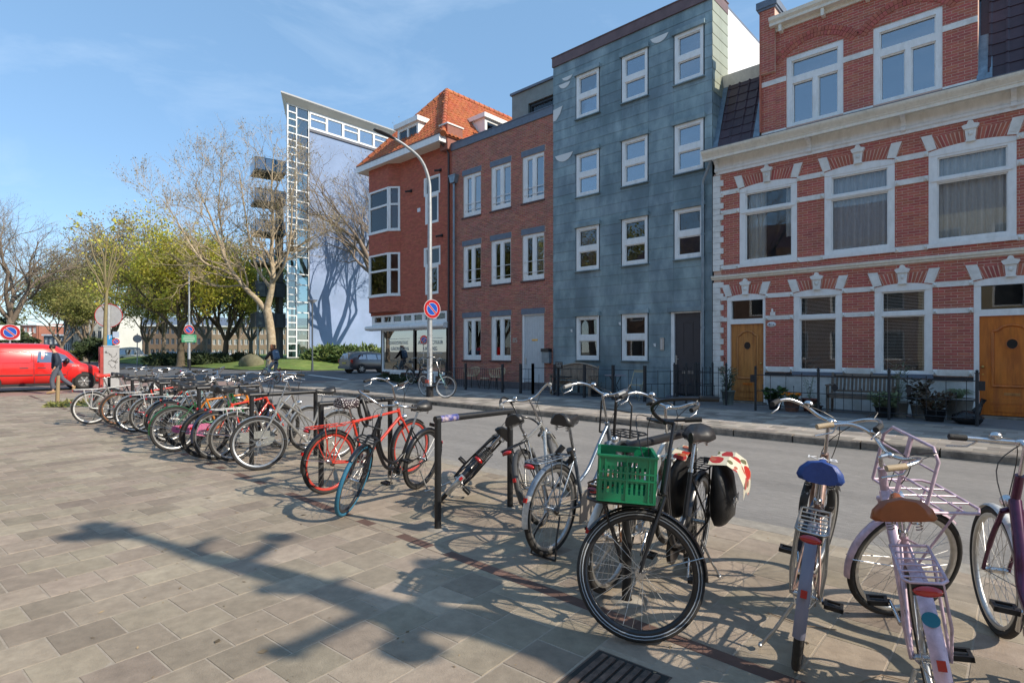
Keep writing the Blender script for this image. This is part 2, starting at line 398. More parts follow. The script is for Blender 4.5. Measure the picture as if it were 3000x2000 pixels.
# bottom drain grate
gx, gy = -1.44, 2.25
gr = thing('drain_grate', (gx, gy, 0), 'rusty cast iron drain grate in the slabs at the bottom edge', 'drain')
RUST = mat('rusty_iron', (.13, .085, .065), .8, n=.4, ns=25, bump=.6, bs=60, col2=(.06, .05, .045), c2s=9)
Xg = Matrix.Translation((gx, gy, .003)) @ Matrix.Rotation(R(4), 4, 'Z')
m = MB(); m.slab(-.2, .2, -.2, .2, -.012, -.0, [(-.165, .165, -.165, .165)], X=Xg @ Matrix.Rotation(R(90), 4, 'X')); ob('grate_frame', m, RUST, gr)
for i in range(7):
    m = MB(); m.box(-.155 + i * .047, -.125 + i * .047, -.163,   .163, .001, .010, X=Xg); ob('bar', m, RUST, gr)
m = MB(); m.box(-.19, .19, -.19, .19, .0004, .0009, X=Xg); ob('pit', m, DARK, gr)

# small litter lying on the slabs
rl_ = random.Random(77); lt = MB()
for k in range(420):
    x = rl_.uniform(-9, 1.5); y = rl_.uniform(.6, 5.0); a = rl_.uniform(0, 6.28); l = rl_.uniform(.004, .014) * (1 + 1.5 * (rl_.random() < .1)); c_ = Vector((x, y, .0025)); d = Vector((math.cos(a), math.sin(a), 0)) * l; e = Vector((-math.sin(a), math.cos(a), 0)) * l * rl_.uniform(.25, .8)
    lt.face([c_ - d, c_ + e + Vector((0, 0, .002)), c_ + d + Vector((0, 0, .003)), c_ - e], rl_.random() + .001)
stuff('litter', lt, mat('dry_litter', (.26, .19, .11), .9, var=.7), 'tiny dry leaf crumbs and grit scattered over the slabs between the bicycles', 'litter')
for k, P in enumerate(([(-.35, 2.9), (-.28, 3.05), (-.1, 3.1), (.05, 3.3)], [(-.9, 3.35), (-.7, 3.32), (-.55, 3.4)], [(.0, 2.75), (.1, 2.85), (.12, 3.05)])):
    m = MB(); m.tube([(p[0] - .25, p[1] + .1, .006 + .004 * (i % 2)) for i, p in enumerate(P)], .003, 4)
    tag(ob('twig', m, mat('dry_twig', (.25, .18, .12), .9)), ['longest dry twig on the slabs near the lilac bicycle', 'short dry twig left of the lilac bicycle wheels', 'small dry twig nearest to the right picture edge'][k], 'twig')
# ------------------------------------------------------------------ houses of the row
YF = 15.7
BR81 = mat('red_brick', (.46, .13, .09), .82, var=.13, n=.15, ns=8, bump=.35, bs=90, huev=.01, col2=(.40, .12, .09), c2s=2)
BR85 = mat('brown_brick', (.40, .135, .09), .85, var=.22, n=.18, ns=10, bump=.45, bs=80, huev=.012, col2=(.31, .135, .10), c2s=1.5)
BRCO = mat('deep_red_brick', (.46, .13, .08), .85, var=.16, n=.15, ns=7, bump=.35, bs=70, huev=.006)
MORT81 = mat('pale_mortar', (.62, .42, .33), .9, n=.15, ns=20); MORT85 = mat('grey_mortar', (.45, .32, .26), .9, n=.15, ns=20); MORTCO = mat('dark_mortar', (.28, .12, .09), .9, n=.15, ns=20)
def bricks(wall, x0, x1, z0, z1, holes, Y, bl, bh, j, m, nobj=300, proud=.005, X=None, name='brick', seed=1, near=(0, 0, 1.5)):
    """running bond bricks on a wall face; the nearest whole ones are objects"""
    rr = random.Random(seed); L_ = []; pitch = bh + j; k = 0; z = z0
    while z + .6 * bh < z1:
        zz = min(z + bh, z1); off = (0, .5, .25, .75)[k % 4] if False else (.5 * (k % 2)); x = x0 - off * (bl + j)
        spans = [(x0, x1)]
        for h in holes:
            if h[2] < (z + zz) / 2 < h[3]:
                ns_ = []
                for a, b_ in spans:
                    if h[1] <= a or h[0] >= b_: ns_.append((a, b_)); continue
                    if h[0] > a: ns_.append((a, h[0]))
                    if h[1] < b_: ns_.append((h[1], b_))
                spans = ns_
        while x < x1:
            w_ = bl if rr.random() > .25 else bl
            for a, b_ in spans:
                s0 = max(x, a); e0 = min(x + w_, b_)
                if e0 - s0 > .02: L_.append((s0, e0, z, zz, e0 - s0 > bl * .99))
            x += w_ + j
        z += pitch; k += 1
    nx, ny, nz_ = near
    full = sorted([t for t in L_ if t[4]], key=lambda t: (t[0] - nx) ** 2 + (t[2] - nz_) ** 2)[:nobj]
    fs = set(full); rest = MB()
    def br(mb, a, b_, c_, d_, p, cc):
        e = .004; n = len(mb.v)
        mb.v += [(a, Y, c_), (b_, Y, c_), (b_, Y, d_), (a, Y, d_), (a + e, Y - p, c_ + e), (b_ - e, Y - p, c_ + e), (b_ - e, Y - p, d_ - e), (a + e, Y - p, d_ - e)]
        for q in ((4, 5, 6, 7), (0, 1, 5, 4), (1, 2, 6, 5), (2, 3, 7, 6), (3, 0, 4, 7)): mb.f.append(tuple(n + i for i in q)); mb.c.append(cc); mb.s.append(False)
    for t in L_:
        if t in fs: continue
        br(rest, t[0], t[1], t[2], t[3], proud + rr.uniform(-.002, .002), rr.random() + .001)
    if X is not None: rest.xf(X)
    if rest.f:
        o = ob(name + '_field', rest, m, wall); o['kind'] = 'stuff'
    if full:
        b_ = MB(); yy = Y; 
        e = .004
        b_.v = [(-bl / 2, 0, -bh / 2), (bl / 2, 0, -bh / 2), (bl / 2, 0, bh / 2), (-bl / 2, 0, bh / 2), (-bl / 2 + e, -proud, -bh / 2 + e), (bl / 2 - e, -proud, -bh / 2 + e), (bl / 2 - e, -proud, bh / 2 - e), (-bl / 2 + e, -proud, bh / 2 - e)]
        for q in ((4, 5, 6, 7), (0, 1, 5, 4), (1, 2, 6, 5), (2, 3, 7, 6), (3, 0, 4, 7)): b_.f.append(q); b_.c.append(0); b_.s.append(False)
        me = b_.mesh(name, m); inv = WM.get(wall.name, Matrix()).inverted()
        for t in full:
            o = bpy.data.objects.new(name, me); o.location = ((t[0] + t[1]) / 2, Y + rr.uniform(-.002, .002), (t[2] + t[3]) / 2); COL.objects.link(o)
            o.parent = wall; o.matrix_parent_inverse = inv
def H(x0, x1, z0, z1): return (x0, x1, z0, z1)
def window(house, x0, x1, z0, z1, Y, panes, m=WHITE, d=.09, sash=None, gl=None, name='window'):
    f = MB(); f.slab(x0, x1, z0, z1, Y, Y + d, panes)
    w_ = ob(name, f, m, house)
    for p in panes:
        g = MB(); yy = Y + d * .7; g.box(p[0] - .005, p[1] + .005, yy, yy + .012, p[2] - .005, p[3] + .005); ob('pane', g, gl or GLASS, w_)
        # inner sash lip
        s_ = MB(); e = .028; s_.slab(p[0] - .001, p[1] + .001, p[2] - .001, p[3] + .001, Y + d * .35, Y + d * .62, [(p[0] + e, p[1] - e, p[2] + e, p[3] - e)]); ob('sash', s_, m, w_)
    return w_
def curtain(w_, x0, x1, z0, z1, Y, col=(.6, .6, .58), waves=14, amp=.035, gather=1.0):
    m = mat('curtain_%d' % int(col[0] * 100 + col[2] * 1000), col, .9, n=.06, ns=12)
    b = MB(); n = waves * 6
    for i in range(n):
        xa = x0 + (x1 - x0) * i / n; xb = x0 + (x1 - x0) * (i + 1) / n
        ya = Y + amp * math.sin(i * math.pi / 3 + .6 * math.sin(i * .7)); yb = Y + amp * math.sin((i + 1) * math.pi / 3 + .6 * math.sin((i + 1) * .7))
        b.face([(xa, ya, z0), (xb, yb, z0), (xb, yb, z1), (xa, ya, z1)], sm=False)
    return ob('curtain', b, m, w_)
def walls(house, name, x0, x1, z0, z1, holes, m, Y=YF, d=.3):
    b = MB(); b.slab(x0, x1, z0, z1, Y, Y + d, holes); return ob(name, b, m, house)
def core(house, x0, x1, z1, y1=26.0, y0=17.2, m=None, name='body'):
    b = MB(); b.box(x0 + .02, x1 - .02, y0, y1, -.1, z1); b.box(x0 + .02, x0 + .06, YF + .3, y0, -.1, z1); b.box(x1 - .06, x1 - .02, YF + .3, y0, -.1, z1); b.box(x0 + .02, x1 - .02, YF + .3, y0, z1 - .2, z1)
    o = ob(name, b, m or ROOM, house)
    b = MB()
    for zf in (3.25, 6.3, 9.3):
        if zf < z1 - .5: b.box(x0 + .07, x1 - .07, YF + .31, y0, zf, zf + .2)
    ob('floor_slab', b, ROOM, house); return o
# ================= the red and white house (right) =================
h81 = thing('brick_house', (-3, YF, 0), 'red brick house with white stone bands, keystones and a big white cornice', 'house')
UW = [(-5.98, -4.50), (-3.86, -2.38), (-1.74, -.26)]
XR = 2.6
UW2 = UW + [(.38, 1.86)]
GWs = [(-6.33, -5.29, .12, 3.05), (-4.58, -3.47, .98, 3.05), (-2.78, -1.67, .98, 3.05), (-.95, .25, .12, 3.05), (1.0, 2.1, .98, 3.05)]
holes81 = [H(a, b_, 3.86, 6.03) for a, b_ in UW2] + [H(*g) for g in GWs]
wl = walls(h81, 'wall', -6.71, XR, -.1, 6.60, holes81, MORT81)
skip = holes81 + [H(-6.71, -6.50, 0, 6.6), H(-6.71, XR, -.1, 1.13), H(-6.71, XR, 3.57, 3.70)]
bricks(wl, -6.71, XR, 1.14, 6.59, skip, YF, .215, .0545, .009, BR81, 300, near=(-.5, 0, 1.5), seed=3)
core(h81, -6.74, 26, 7.5)
# plinth with white plaster, dark strip
pls = MB(); pls.slab(-6.70, XR, .10, .90, YF - .035, YF, [h for h in [(-6.33, -5.29, 0, 1), (-.95, .25, 0, 1)]]); ob('plinth', pls, mat('plinth_plaster', (.55, .56, .54), .7, n=.15, ns=3, bump=.15, bs=15, col2=(.40, .41, .38), c2s=2), h81)
for a, b_ in ((-5.29, -4.58), (-3.47, -2.78), (-1.67, -.95), (.25, 1.0)):
    m = MB(); m.box(a, b_, YF - .06, YF, .90, .98); ob('dark_band', m, IRON, h81)
    for c_, d_ in ((3.855, 3.96), (5.395, 5.52), (5.945, 6.065)): pass
def band(a, b_, z0, z1, d=.035, pyr=True):
    m = MB(); m.box(a, b_, YF - d, YF, z0, z1)
    if pyr and b_ - a > .3:
        zc = (z0 + z1) / 2
        for s in (a + .045, b_ - .045):
            q = .045; P = [(s - q, YF - d, z0), (s + q, YF - d, z0), (s + q, YF - d, z1), (s - q, YF - d, z1)]; ap = (s, YF - d - .05, zc)
            for i in range(4): m.face((P[i], P[(i + 1) % 4], ap))
    return ob('stone_band', m, TRIMW, h81)
for i in range(len(UW2)):
    a = UW2[i - 1][1] if i else -6.51; b_ = UW2[i][0]
    for c_, d_ in ((3.845, 3.965), (5.395, 5.52), (5.945, 6.07)): band(a + .003, b_ - .003, c_, d_)
ge = [(-6.51, -6.33), (-5.29, -4.58), (-3.47, -2.78), (-1.67, -.95), (.25, 1.0)]
for a, b_ in ge:
    for c_, d_ in ((2.38, 2.495), (2.975, 3.09)): band(a + .003, b_ - .003, c_, d_)
    if a > -6: band(a + .003, b_ - .003, 1.0, 1.14)
m = MB(); P = [(0, 3.565), (-.05, 3.575), (-.05, 3.61), (-.085, 3.625), (-.10, 3.675), (-.075, 3.69), (0, 3.70)]
def profile(P, x0, x1, Y, mname, name, house):
    m = MB()
    for i in range(len(P) - 1):
        a, b_ = P[i], P[i + 1]; m.face([(x0, Y + a[0], a[1]), (x1, Y + a[0], a[1]), (x1, Y + b_[0], b_[1]), (x0, Y + b_[0], b_[1])])
    m.face([(x0, Y + p[0], p[1]) for p in P][::-1]); m.face([(x1, Y + p[0], p[1]) for p in P])
    return ob(name, m, mname, house)
profile(P, -6.76, XR, YF, CREAM, 'string_course', h81)
# quoins
z = .30; k = 0
while z < 6.5:
    if not (3.5 < z < 3.72):
        m = MB(); w_ = .30 if k % 2 else .205; m.box(-6.725, -6.725 + w_, YF - .045, YF - .001, z + .004, min(z + .156, 6.56)); ob('quoin', m, TRIMW, h81)
    z += .16; k += 1
def arch_pts(x0, x1, z0, rise, n=14):
    return [(x0 + (x1 - x0) * i / n, z0 + rise * (1 - (2 * i / n - 1) ** 2)) for i in range(n + 1)]
def head(x0, x1, zs, rise, zt, zkb):
    """white arched head piece, keystone, two springers and gauged brick arch above a window"""
    m = MB(); A = arch_pts(x0, x1, zs, rise); m.prism([(x0, zs - .10), (x1, zs - .10)] + A[::-1], YF - .015, YF + .05); ob('arch_head', m, WHITE, h81)
    cx = (x0 + x1) / 2; wd = x1 - x0; n = max(8, int((wd + .1) / .068))
    for i in range(n):
        t0 = i / n; t1 = (i + .86) / n; xa = x0 + wd * t0; xb = x0 + wd * t1
        sl = .16 * (2 * (i + .5) / n - 1); za = zs + rise * (1 - (2 * (i + .5) / n - 1) ** 2)
        q = MB(); q.prism([(xa, za + .005), (xb, za + .005), (xb + sl, zt - .05), (xa + sl, zt - .05)], YF - .014, YF); q.c = [0] * len(q.f)
        ob('arch_brick', q, BR81, wl)
    b_ = MB(); b_.prism([(x0 - .02, zs), (x1 + .02, zs), (x1 + .16, zt - .045), (x0 - .16, zt - .045)], YF - .011, YF - .002); ob('arch_mortar', b_, MORT81, wl)
    for s in (-1, 1):
        e = x0 if s < 0 else x1; o_ = MB()
        P = [(e + s * .02, zs + .02), (e - s * .15, zs + .05), (e - s * .06, zt), (e + s * .14, zt)]
        if s > 0: P = P[::-1]
        o_.prism(P, YF - .05, YF); 
        cxp = sum(p[0] for p in P) / 4; czp = sum(p[1] for p in P) / 4
        o_.prism([(cxp + (p[0] - cxp) * .62, czp + (p[1] - czp) * .72) for p in P], YF - .056, YF - .05); ob('springer_stone', o_, TRIMW, h81)
    # keystone: tapered block with vase top
    o_ = MB(); w0 = .075; w1 = .10; zk = zs + rise + .0
    o_.prism([(cx - w0, zk), (cx + w0, zk), (cx + w1, zt - .05), (cx - w1, zt - .05)], YF - .07, YF)
    o_.prism([(cx - w1 - .015, zt - .05), (cx + w1 + .015, zt - .05), (cx + .15, zt + .02), (cx + .145, zt + .035), (cx + .06, zt + .06), (cx + .04, zt + .115), (cx, zt + .135), (cx - .04, zt + .115), (cx - .06, zt + .06), (cx - .145, zt + .035), (cx - .15, zt + .02)], YF - .10, YF)
    o_.prism([(cx - w0 - .01, zk - .02), (cx + w0 + .01, zk - .02), (cx + w0 + .01, zk + .015), (cx - w0 - .01, zk + .015)], YF - .085, YF)
    o_.blob((cx, YF - .075, (zk + zt) / 2), .045, .02, .05, 8, 5); ob('keystone', o_, TRIMW, h81)
for a, b_ in UW2: head(a, b_, 6.03, .08, 6.41, 0)
for g in GWs: head(g[0], g[1], 3.05, .07, 3.41, 0)
upw = []
for a, b_ in UW2:
    upw.append(window(h81, a, b_, 3.86, 6.03, YF + .0, [H(a + .15, b_ - .13, 4.05, 5.32), H(a + .16, b_ - .14, 5.43, 5.88)], d=.13))
    m = MB(); m.box(a - .02, b_ + .02, YF - .07, YF, 3.86, 3.95); ob('sill', m, WHITE, upw[-1]); m = MB(); m.box(a + .05, b_ - .05, YF - .03, YF, 5.35, 5.40); ob('transom', m, WHITE, upw[-1])
curtain(upw[0], -5.82, -5.35, 4.03, 5.9, YF + .24, (.8, .8, .78), 5); curtain(upw[0], -4.84, -4.6, 4.6, 5.9, YF + .24, (.78, .78, .77), 3)
for k in (1, 2, 3): a, b_ = UW2[k]; curtain(upw[k], a + .1, b_ - .1, 4.0, 5.95, YF + .20, (.88, .87, .85) if k > 1 else (.78, .78, .80), 13)
gw = []
for k in (1, 2, 4):
    a, b_ = GWs[k][:2]
    w_ = window(h81, a, b_, .98, 3.05, YF + .0, [H(a + .14, b_ - .13, 1.07, 2.37), H(a + .14, b_ - .13, 2.46, 2.94)], d=.13); gw.append(w_)
    m = MB(); m.box(a - .02, b_ + .02, YF - .08, YF, .93, 1.02); ob('sill', m, LEADG, w_)
    bl = MB(); z = 1.08
    while z < 2.94: bl.box(a + .13, b_ - .12, YF + .20, YF + .235, z, z + .010, X=Matrix.Translation((0, 0, 0))); z += .0345
    for xx in (a + .22, b_ - .2): bl.box(xx, xx + .012, YF + .198, YF + .2, 1.08, 2.94)
    o = ob('blind_slats', bl, mat('blind', (.72, .72, .70), .6), w_); o['kind'] = 'stuff'
# doors
DOORW = mat('varnished_oak', (.50, .21, .055), .35, n=.18, ns=1.6, stretch=(9, 9, 1.1), coat=.35, col2=(.33, .12, .03), c2s=1.1)
DOORO = mat('orange_varnished_door', (.60, .165, .018), .3, n=.16, ns=1.6, stretch=(9, 9, 1.1), coat=.4, col2=(.42, .10, .012), c2s=1.0)
BRASS = mat('brass', (.55, .36, .12), .3, metal=1., n=.1, ns=40)
def panel_door(x0, x1, z0, z1, m_, lab, hx):
    d = MB(); Y = YF + .07; d.box(x0, x1, Y, Y + .05, z0, z1); o = ob('door', d, m_, h81); tag(o, lab)
    cx = (x0 + x1) / 2; w_ = (x1 - x0) * .30; zt = z0 + 1.78; zb = z0 + .62
    P = [(cx - w_, zb), (cx + w_, zb), (cx + w_, zt), (cx + w_ * .72, zt + .03), (cx + w_ * .45, zt + .11), (cx, zt + .14), (cx - w_ * .45, zt + .11), (cx - w_ * .72, zt + .03), (cx - w_, zt)]
    e = MB(); k = len(P)
    for i in range(k): a, b_ = P[i], P[(i + 1) % k]; e.tube([(a[0], Y - .004, a[1]), (b_[0], Y - .004, b_[1])], .028, 6)
    e.prism([(cx + (p[0] - cx) * .86, zb + .05 + (p[1] - zb) * .93) for p in P], Y - .012, Y); ob('panel', e, m_, o)
    for za, zb_ in ((.08, .2), (.26, .36)):
        e = MB(); e.box(cx - w_ * 1.1, cx + w_ * 1.1, Y - .015, Y, z0 + za, z0 + zb_); ob('panel', e, m_, o)
    e = MB(); e.box(cx - .13, cx + .13, Y - .012, Y, z0 + .43, z0 + .49); e.box(cx - .1, cx + .1, Y - .016, Y - .011, z0 + .445, z0 + .475); ob('letterbox', e, DOORO if m_ is DOORW else DOORW, o)
    T = Matrix.Translation((cx, Y - .013, z0 + 1.52)) @ Matrix.Rotation(R(90), 4, 'X')
    e = MB(); e.lathe([(.0, .001), (.105, .001)], 20, X=T @ Matrix.Diagonal((.85, 1, 1, 1))); ob('oval_pane', e, mat('dark_glass', (.02, .02, .022), .1), o)
    e = MB(); e.tube([(cx + .095 * math.cos(t), Y - .014, z0 + 1.52 + .108 * math.sin(t)) for t in [i * math.pi / 10 for i in range(20)]], .010, 5, closed=True); ob('oval_rim', e, m_, o)
    e = MB(); e.blob((hx, Y - .04, z0 + 1.03), .03, .03, .03, 10, 6); e.cyl((hx, Y, z0 + .87), (hx, Y - .015, z0 + .87), .02, 8); ob('handle', e, BRASS, o)
    return o
for (x0, x1, lab, mm, hx) in ((-6.33, -5.29, 'honey coloured door', DOORW, -5.42), (-.95, .25, 'orange varnished door', DOORO, -.80)):
    f = MB(); f.slab(x0, x1, .14, 3.05, YF, YF + .13, [H(x0 + .09, x1 - .05, .14, 2.30), H(x0 + .12, x1 - .07, 2.44, 2.95)]); fo = ob('door_frame', f, WHITE, h81)
    g = MB(); g.box(x0 + .1, x1 - .05, YF + .08, YF + .09, 2.43, 2.96); ob('fanlight', g, GLASS, fo)
    panel_door(x0 + .09, x1 - .05, .18, 2.30, mm, lab, hx)
    s_ = MB(); s_.box(x0 - .05, x1 + .05, YF - .12, YF + .1, .10, .165); ob('step', s_, KERBD, h81)
# house number plate, wall lamp
PLATE = mat('enamel_white', (.7, .7, .7), .3)
def text(name, s, size, loc, rot, m, parent=None, ext=.002, align='CENTER', world=True):
    cu = bpy.data.curves.new(name, 'FONT'); cu.body = s; cu.size = size; cu.extrude = ext; cu.align_x = align; cu.align_y = 'CENTER'; cu.resolution_u = 3
    o = bpy.data.objects.new(name, cu); bpy.context.scene.collection.objects.link(o)
    dg = bpy.context.evaluated_depsgraph_get(); me = bpy.data.meshes.new_from_object(o.evaluated_get(dg)); bpy.data.objects.remove(o)
    me.materials.clear(); me.materials.append(m); M_ = Matrix.Translation(loc) @ (rot if isinstance(rot, Matrix) else Matrix.Rotation(0, 4, 'X'))
    me.transform(M_); q = bpy.data.objects.new(name, me); COL.objects.link(q)
    if parent is not None:
        q.parent = parent
        if world: q.matrix_parent_inverse = WM.get(parent.name, Matrix()).inverted()
    return q
FRONT = Matrix.Rotation(R(90), 4, 'X')   # readable from -Y
m = MB(); m.lathe([(0, .012), (.105, .012), (.115, 0)], 24, X=Matrix.Translation((-5.13, YF - .012, 2.26)) @ Matrix.Rotation(R(90), 4, 'X') @ Matrix.Diagonal((1, .62, 1, 1))); npl = ob('number_plate', m, PLATE, h81)
text('digits', '81 a', .085, (-5.13, YF - .025, 2.26), FRONT, mat('blue_enamel', (.02, .05, .15), .4), npl)
m = MB(); m.box(-5.155, -5.035, YF - .05, YF, 2.497, 2.59); m.cyl((-5.10, YF - .05, 2.59), (-5.10, YF - .05, 2.68), .03, 8, .022); ob('wall_ornament', m, TRIMW, h81)
m = MB(); m.box(-6.42, -6.39, YF - .03, YF, 1.30, 1.38); ob('door_bell', m, mat('brown_bell', (.12, .03, .02), .5), h81)
# cornice
P = [(0, 6.56), (-.05, 6.56), (-.05, 6.62), (-.085, 6.65), (-.085, 6.70), (-.05, 6.72), (-.05, 6.98), (-.07, 7.0), (-.12, 7.0)]
profile(P, -6.63, XR + 3, YF, WHITE, 'frieze', h81)
P = [(-.02, 7.0), (-.42, 6.90), (-.42, 6.97), (-.44, 6.985), (-.44, 7.0), (-.52, 7.09), (-.54, 7.13), (-.54, 7.165), (0, 7.30)]
profile(P, -6.86, XR + 3, YF, CREAM, 'cornice', h81)
for xx in (-6.60, -4.19, -2.2, -.3, 1.6):
    m = MB(); m.prism([(0, 0), (.42 if False else 0, 0)], 0, 0) if False else None
    pr = [(-.05, 6.60), (-.13, 6.63), (-.13, 6.70), (-.10, 6.74), (-.11, 6.82), (-.20, 6.90), (-.36, 6.93), (-.05, 7.0)]
    A = [(xx - .045, YF + p[0], p[1]) for p in pr]; B = [(xx + .045, YF + p[0], p[1]) for p in pr]
    m.face(A[::-1]); m.face(B)
    for i in range(len(pr)): m.face((A[i], A[(i + 1) % len(pr)], B[(i + 1) % len(pr)], B[i]))
    ob('bracket', m, WHITE, h81)
m = MB(); m.box(-6.88, XR + 3, YF - .56, YF - .02, 7.166, 7.176) ; ob('gutter_lead', MB().box(-6.87, XR + 3, YF - .55, YF - .50, 7.166, 7.18), LEADG, h81)
# upper gabled bay
UB = [(-4.76, -3.44), (-2.81, -1.49)]
hb = [H(a, b_, 7.42, 9.28) for a, b_ in UB]
wl2 = walls(h81, 'bay_wall', -5.41, -.88, 7.30, 10.35, hb, MORT81, Y=YF)
bricks(wl2, -5.02, -.88, 7.42, 10.3, hb, YF, .215, .0545, .009, BR81, 0, seed=8)
for q in ((7.31, 7.42), (8.65, 8.78)):
    for a, b_ in ((-5.38, -4.76), (-3.44, -2.81), (-1.49, -.88)): 
        m = MB(); m.box(a + .003, b_ - .003, YF - .03, YF, *q); ob('stone_band', m, TRIMW, h81)
for a, b_ in UB:
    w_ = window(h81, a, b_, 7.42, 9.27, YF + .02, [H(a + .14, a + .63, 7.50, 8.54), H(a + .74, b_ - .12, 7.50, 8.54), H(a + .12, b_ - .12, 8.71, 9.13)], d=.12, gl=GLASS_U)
    cx = (a + b_) / 2; n = 26
    for ring in (0, 1):
        for i in range(n):
            t = math.pi * (.5 + .29 * (1 - 2 * (i + .5) / n)); r0 = 1.05 + .115 * ring; r1 = r0 + .105; dt = .29 * math.pi / n * .86
            zc = 9.52 - 1.05 + .02
            P = [(cx + r * math.cos(tt), zc + r * math.sin(tt)) for r, tt in ((r0, t + dt), (r0, t - dt), (r1, t - dt), (r1, t + dt))]
            q = MB(); q.prism(P, YF - .022, YF - .006); q.c = [0] * len(q.f); ob('arch_brick', q, BR81, wl2)
# pier with cap
m = MB(); m.box(-5.41, -5.02, YF - .10, YF + .6, 8.98, 10.72); pr_ = ob('pier', m, MORT81, h81)
bricks(pr_, -5.41, -5.02, 8.99, 10.70, [], YF - .10, .19, .054, .0095, BR81, 0, seed=12)
m = MB(); m.box(-5.41, -5.38, YF - .11, YF + .6, 7.44, 10.7); ob('pier_side', m, BR81, h81)
m = MB(); m.box(-5.41, -5.02, YF - .01, YF, 7.44, 8.98); pq = ob('pier_foot', m, MORT81, h81); bricks(pq, -5.41, -5.02, 7.45, 8.97, [H(-5.5, -5, 8.65, 8.78)], YF - .01, .19, .054, .0095, BR81, 0, seed=14)
m = MB(); m.box(-5.48, -4.95, YF - .17, YF + .65, 10.72, 10.90); m.box(-5.45, -4.98, YF - .14, YF + .62, 10.66, 10.72); ob('pier_cap', m, LEADG, h81)
P = [(0, 10.02), (-.04, 10.02), (-.04, 10.10), (-.22, 10.12), (-.22, 10.19), (-.28, 10.24), (-.30, 10.32), (0, 10.42)]
profile(P, -5.12, -.95, YF - .0, CREAM, 'upper_cornice', h81)
for xx in (-4.9, -3.9, -2.95, -2.0, -1.1): ob('bracket', MB().box(xx, xx + .07, YF - .19, YF, 9.93, 10.115), CREAM, h81)
m = MB(); m.face([(-5.02, YF, 10.4), (-.9, YF, 10.4), (-.9, YF + 4, 10.9), (-5.02, YF + 4, 10.9)]); m.box(-5.0, -.9, YF + .3, YF + 6, 7.3, 10.35); ob('bay_body', m, LEADG, h81)
# mansard roof tiles
MANS = mat('dark_glazed_tile', (.06, .035, .045), .42, var=.2, n=.15, ns=8, spec=.4, coat=.05)
def tilemesh(w_, l, amp, thick, name, m, nseg=6, flat=False):
    b = MB(); n = nseg
    for r_, z in ((0, 0), (1, 1)):
        pass
    T = []
    for i in range(n + 1):
        u = i / n
        hgt = (amp * (.5 - .5 * math.cos(2 * math.pi * min(1, u * 1.25))) if not flat else (amp if u < .22 else 0))
        T.append((u * w_, hgt))
    # local: x across, y up-slope, z normal; lower edge thick
    for i in range(n):
        (xa, ha), (xb, hb_) = T[i], T[i + 1]
        b.face([(xa, 0, ha + thick), (xb, 0, hb_ + thick), (xb, l, hb_), (xa, l, ha)], sm=not flat)
        b.face([(xa, 0, ha - .006), (xb, 0, hb_ - .006), (xb, 0, hb_ + thick), (xa, 0, ha + thick)])
    b.face([(0, 0, -.006), (0, 0, T[0][1] + thick), (0, l, T[0][1]), (0, l, -.006)]); b.face([(w_, 0, -.006), (w_, l, -.006), (w_, l, T[-1][1]), (w_, 0, T[-1][1] + thick)])
    return b
def tileroof(house, name, O, U, V, uw, vl, tw, tl, inside, m, nobj, tm, near=Vector((0, 0, 1.5)), seed=2, under=None, tname='roof_tile'):
    """O origin at the eave, U across, V up-slope (unit vectors)"""
    U = U.normalized(); V = V.normalized(); N = U.cross(V); M0 = Matrix(((U.x, V.x, N.x, 0), (U.y, V.y, N.y, 0), (U.z, V.z, N.z, 0), (0, 0, 0, 1)))
    P = []; rr = random.Random(seed)
    for i in range(int(uw / tw) + 1):
        for j in range(int(vl / tl) + 1):
            u, v_ = i * tw, j * tl
            if inside(u + tw / 2, v_ + tl / 2): P.append((O + U * u + V * v_ + N * .02, ))
    P.sort(key=lambda p: (p[0] - near).length); me = tm.mesh(tname, m); rest = MB()
    base = ob(name, under, m, house) if under is not None else house
    inv = WM.get(base.name, Matrix()).inverted()
    for k, (p,) in enumerate(P):
        T = Matrix.Translation(p) @ M0 @ Matrix.Rotation(rr.gauss(0, .006), 4, 'Z') @ Matrix.Rotation(rr.gauss(0, .008), 4, 'X')
        if k < nobj:
            o = bpy.data.objects.new(tname, me); COL.objects.link(o); o.parent = base; o.matrix_parent_inverse = inv; o.matrix_basis = T
        else:
            a = len(rest.c); rest.join(tm, T); cc = rr.random() + .001
            for q in range(a, len(rest.c)): rest.c[q] = cc
    if rest.f: o = ob(tname + '_field', rest, m, base); o['kind'] = 'stuff'
    return base
tm81 = tilemesh(.30, .34, .022, .020, 'roof_tile', MANS, 9, True)
def mans(x0, x1, h):
    und = MB(); und.face([(x0, YF, 7.3), (x1, YF, 7.3), (x1, YF + .85, h), (x0, YF + .85, h)]); und.face([(x0, YF + .85, h), (x1, YF + .85, h), (x1, YF + 8, h + .1), (x0, YF + 8, h + .1)]); und.face([(x0, YF, 7.3), (x0, YF + .85, h), (x0, YF + 8, h), (x0, YF + 8, 7.3)])
    V = Vector((0, .85, h - 7.3)); vl = V.length
    return tileroof(h81, 'mansard_roof', Vector((x0 + .14, YF, 7.33)), Vector((1, 0, 0)), V, x1 - x0 - .2, vl, .285, .29, lambda u, v_: u < x1 - x0 - .15 and v_ < vl - .02, MANS, 150, tm81, under=und, seed=int(x1 * 10 + 99))
mans(-6.72, -5.42, 9.45); mans(-.86, XR + 3, 9.9)
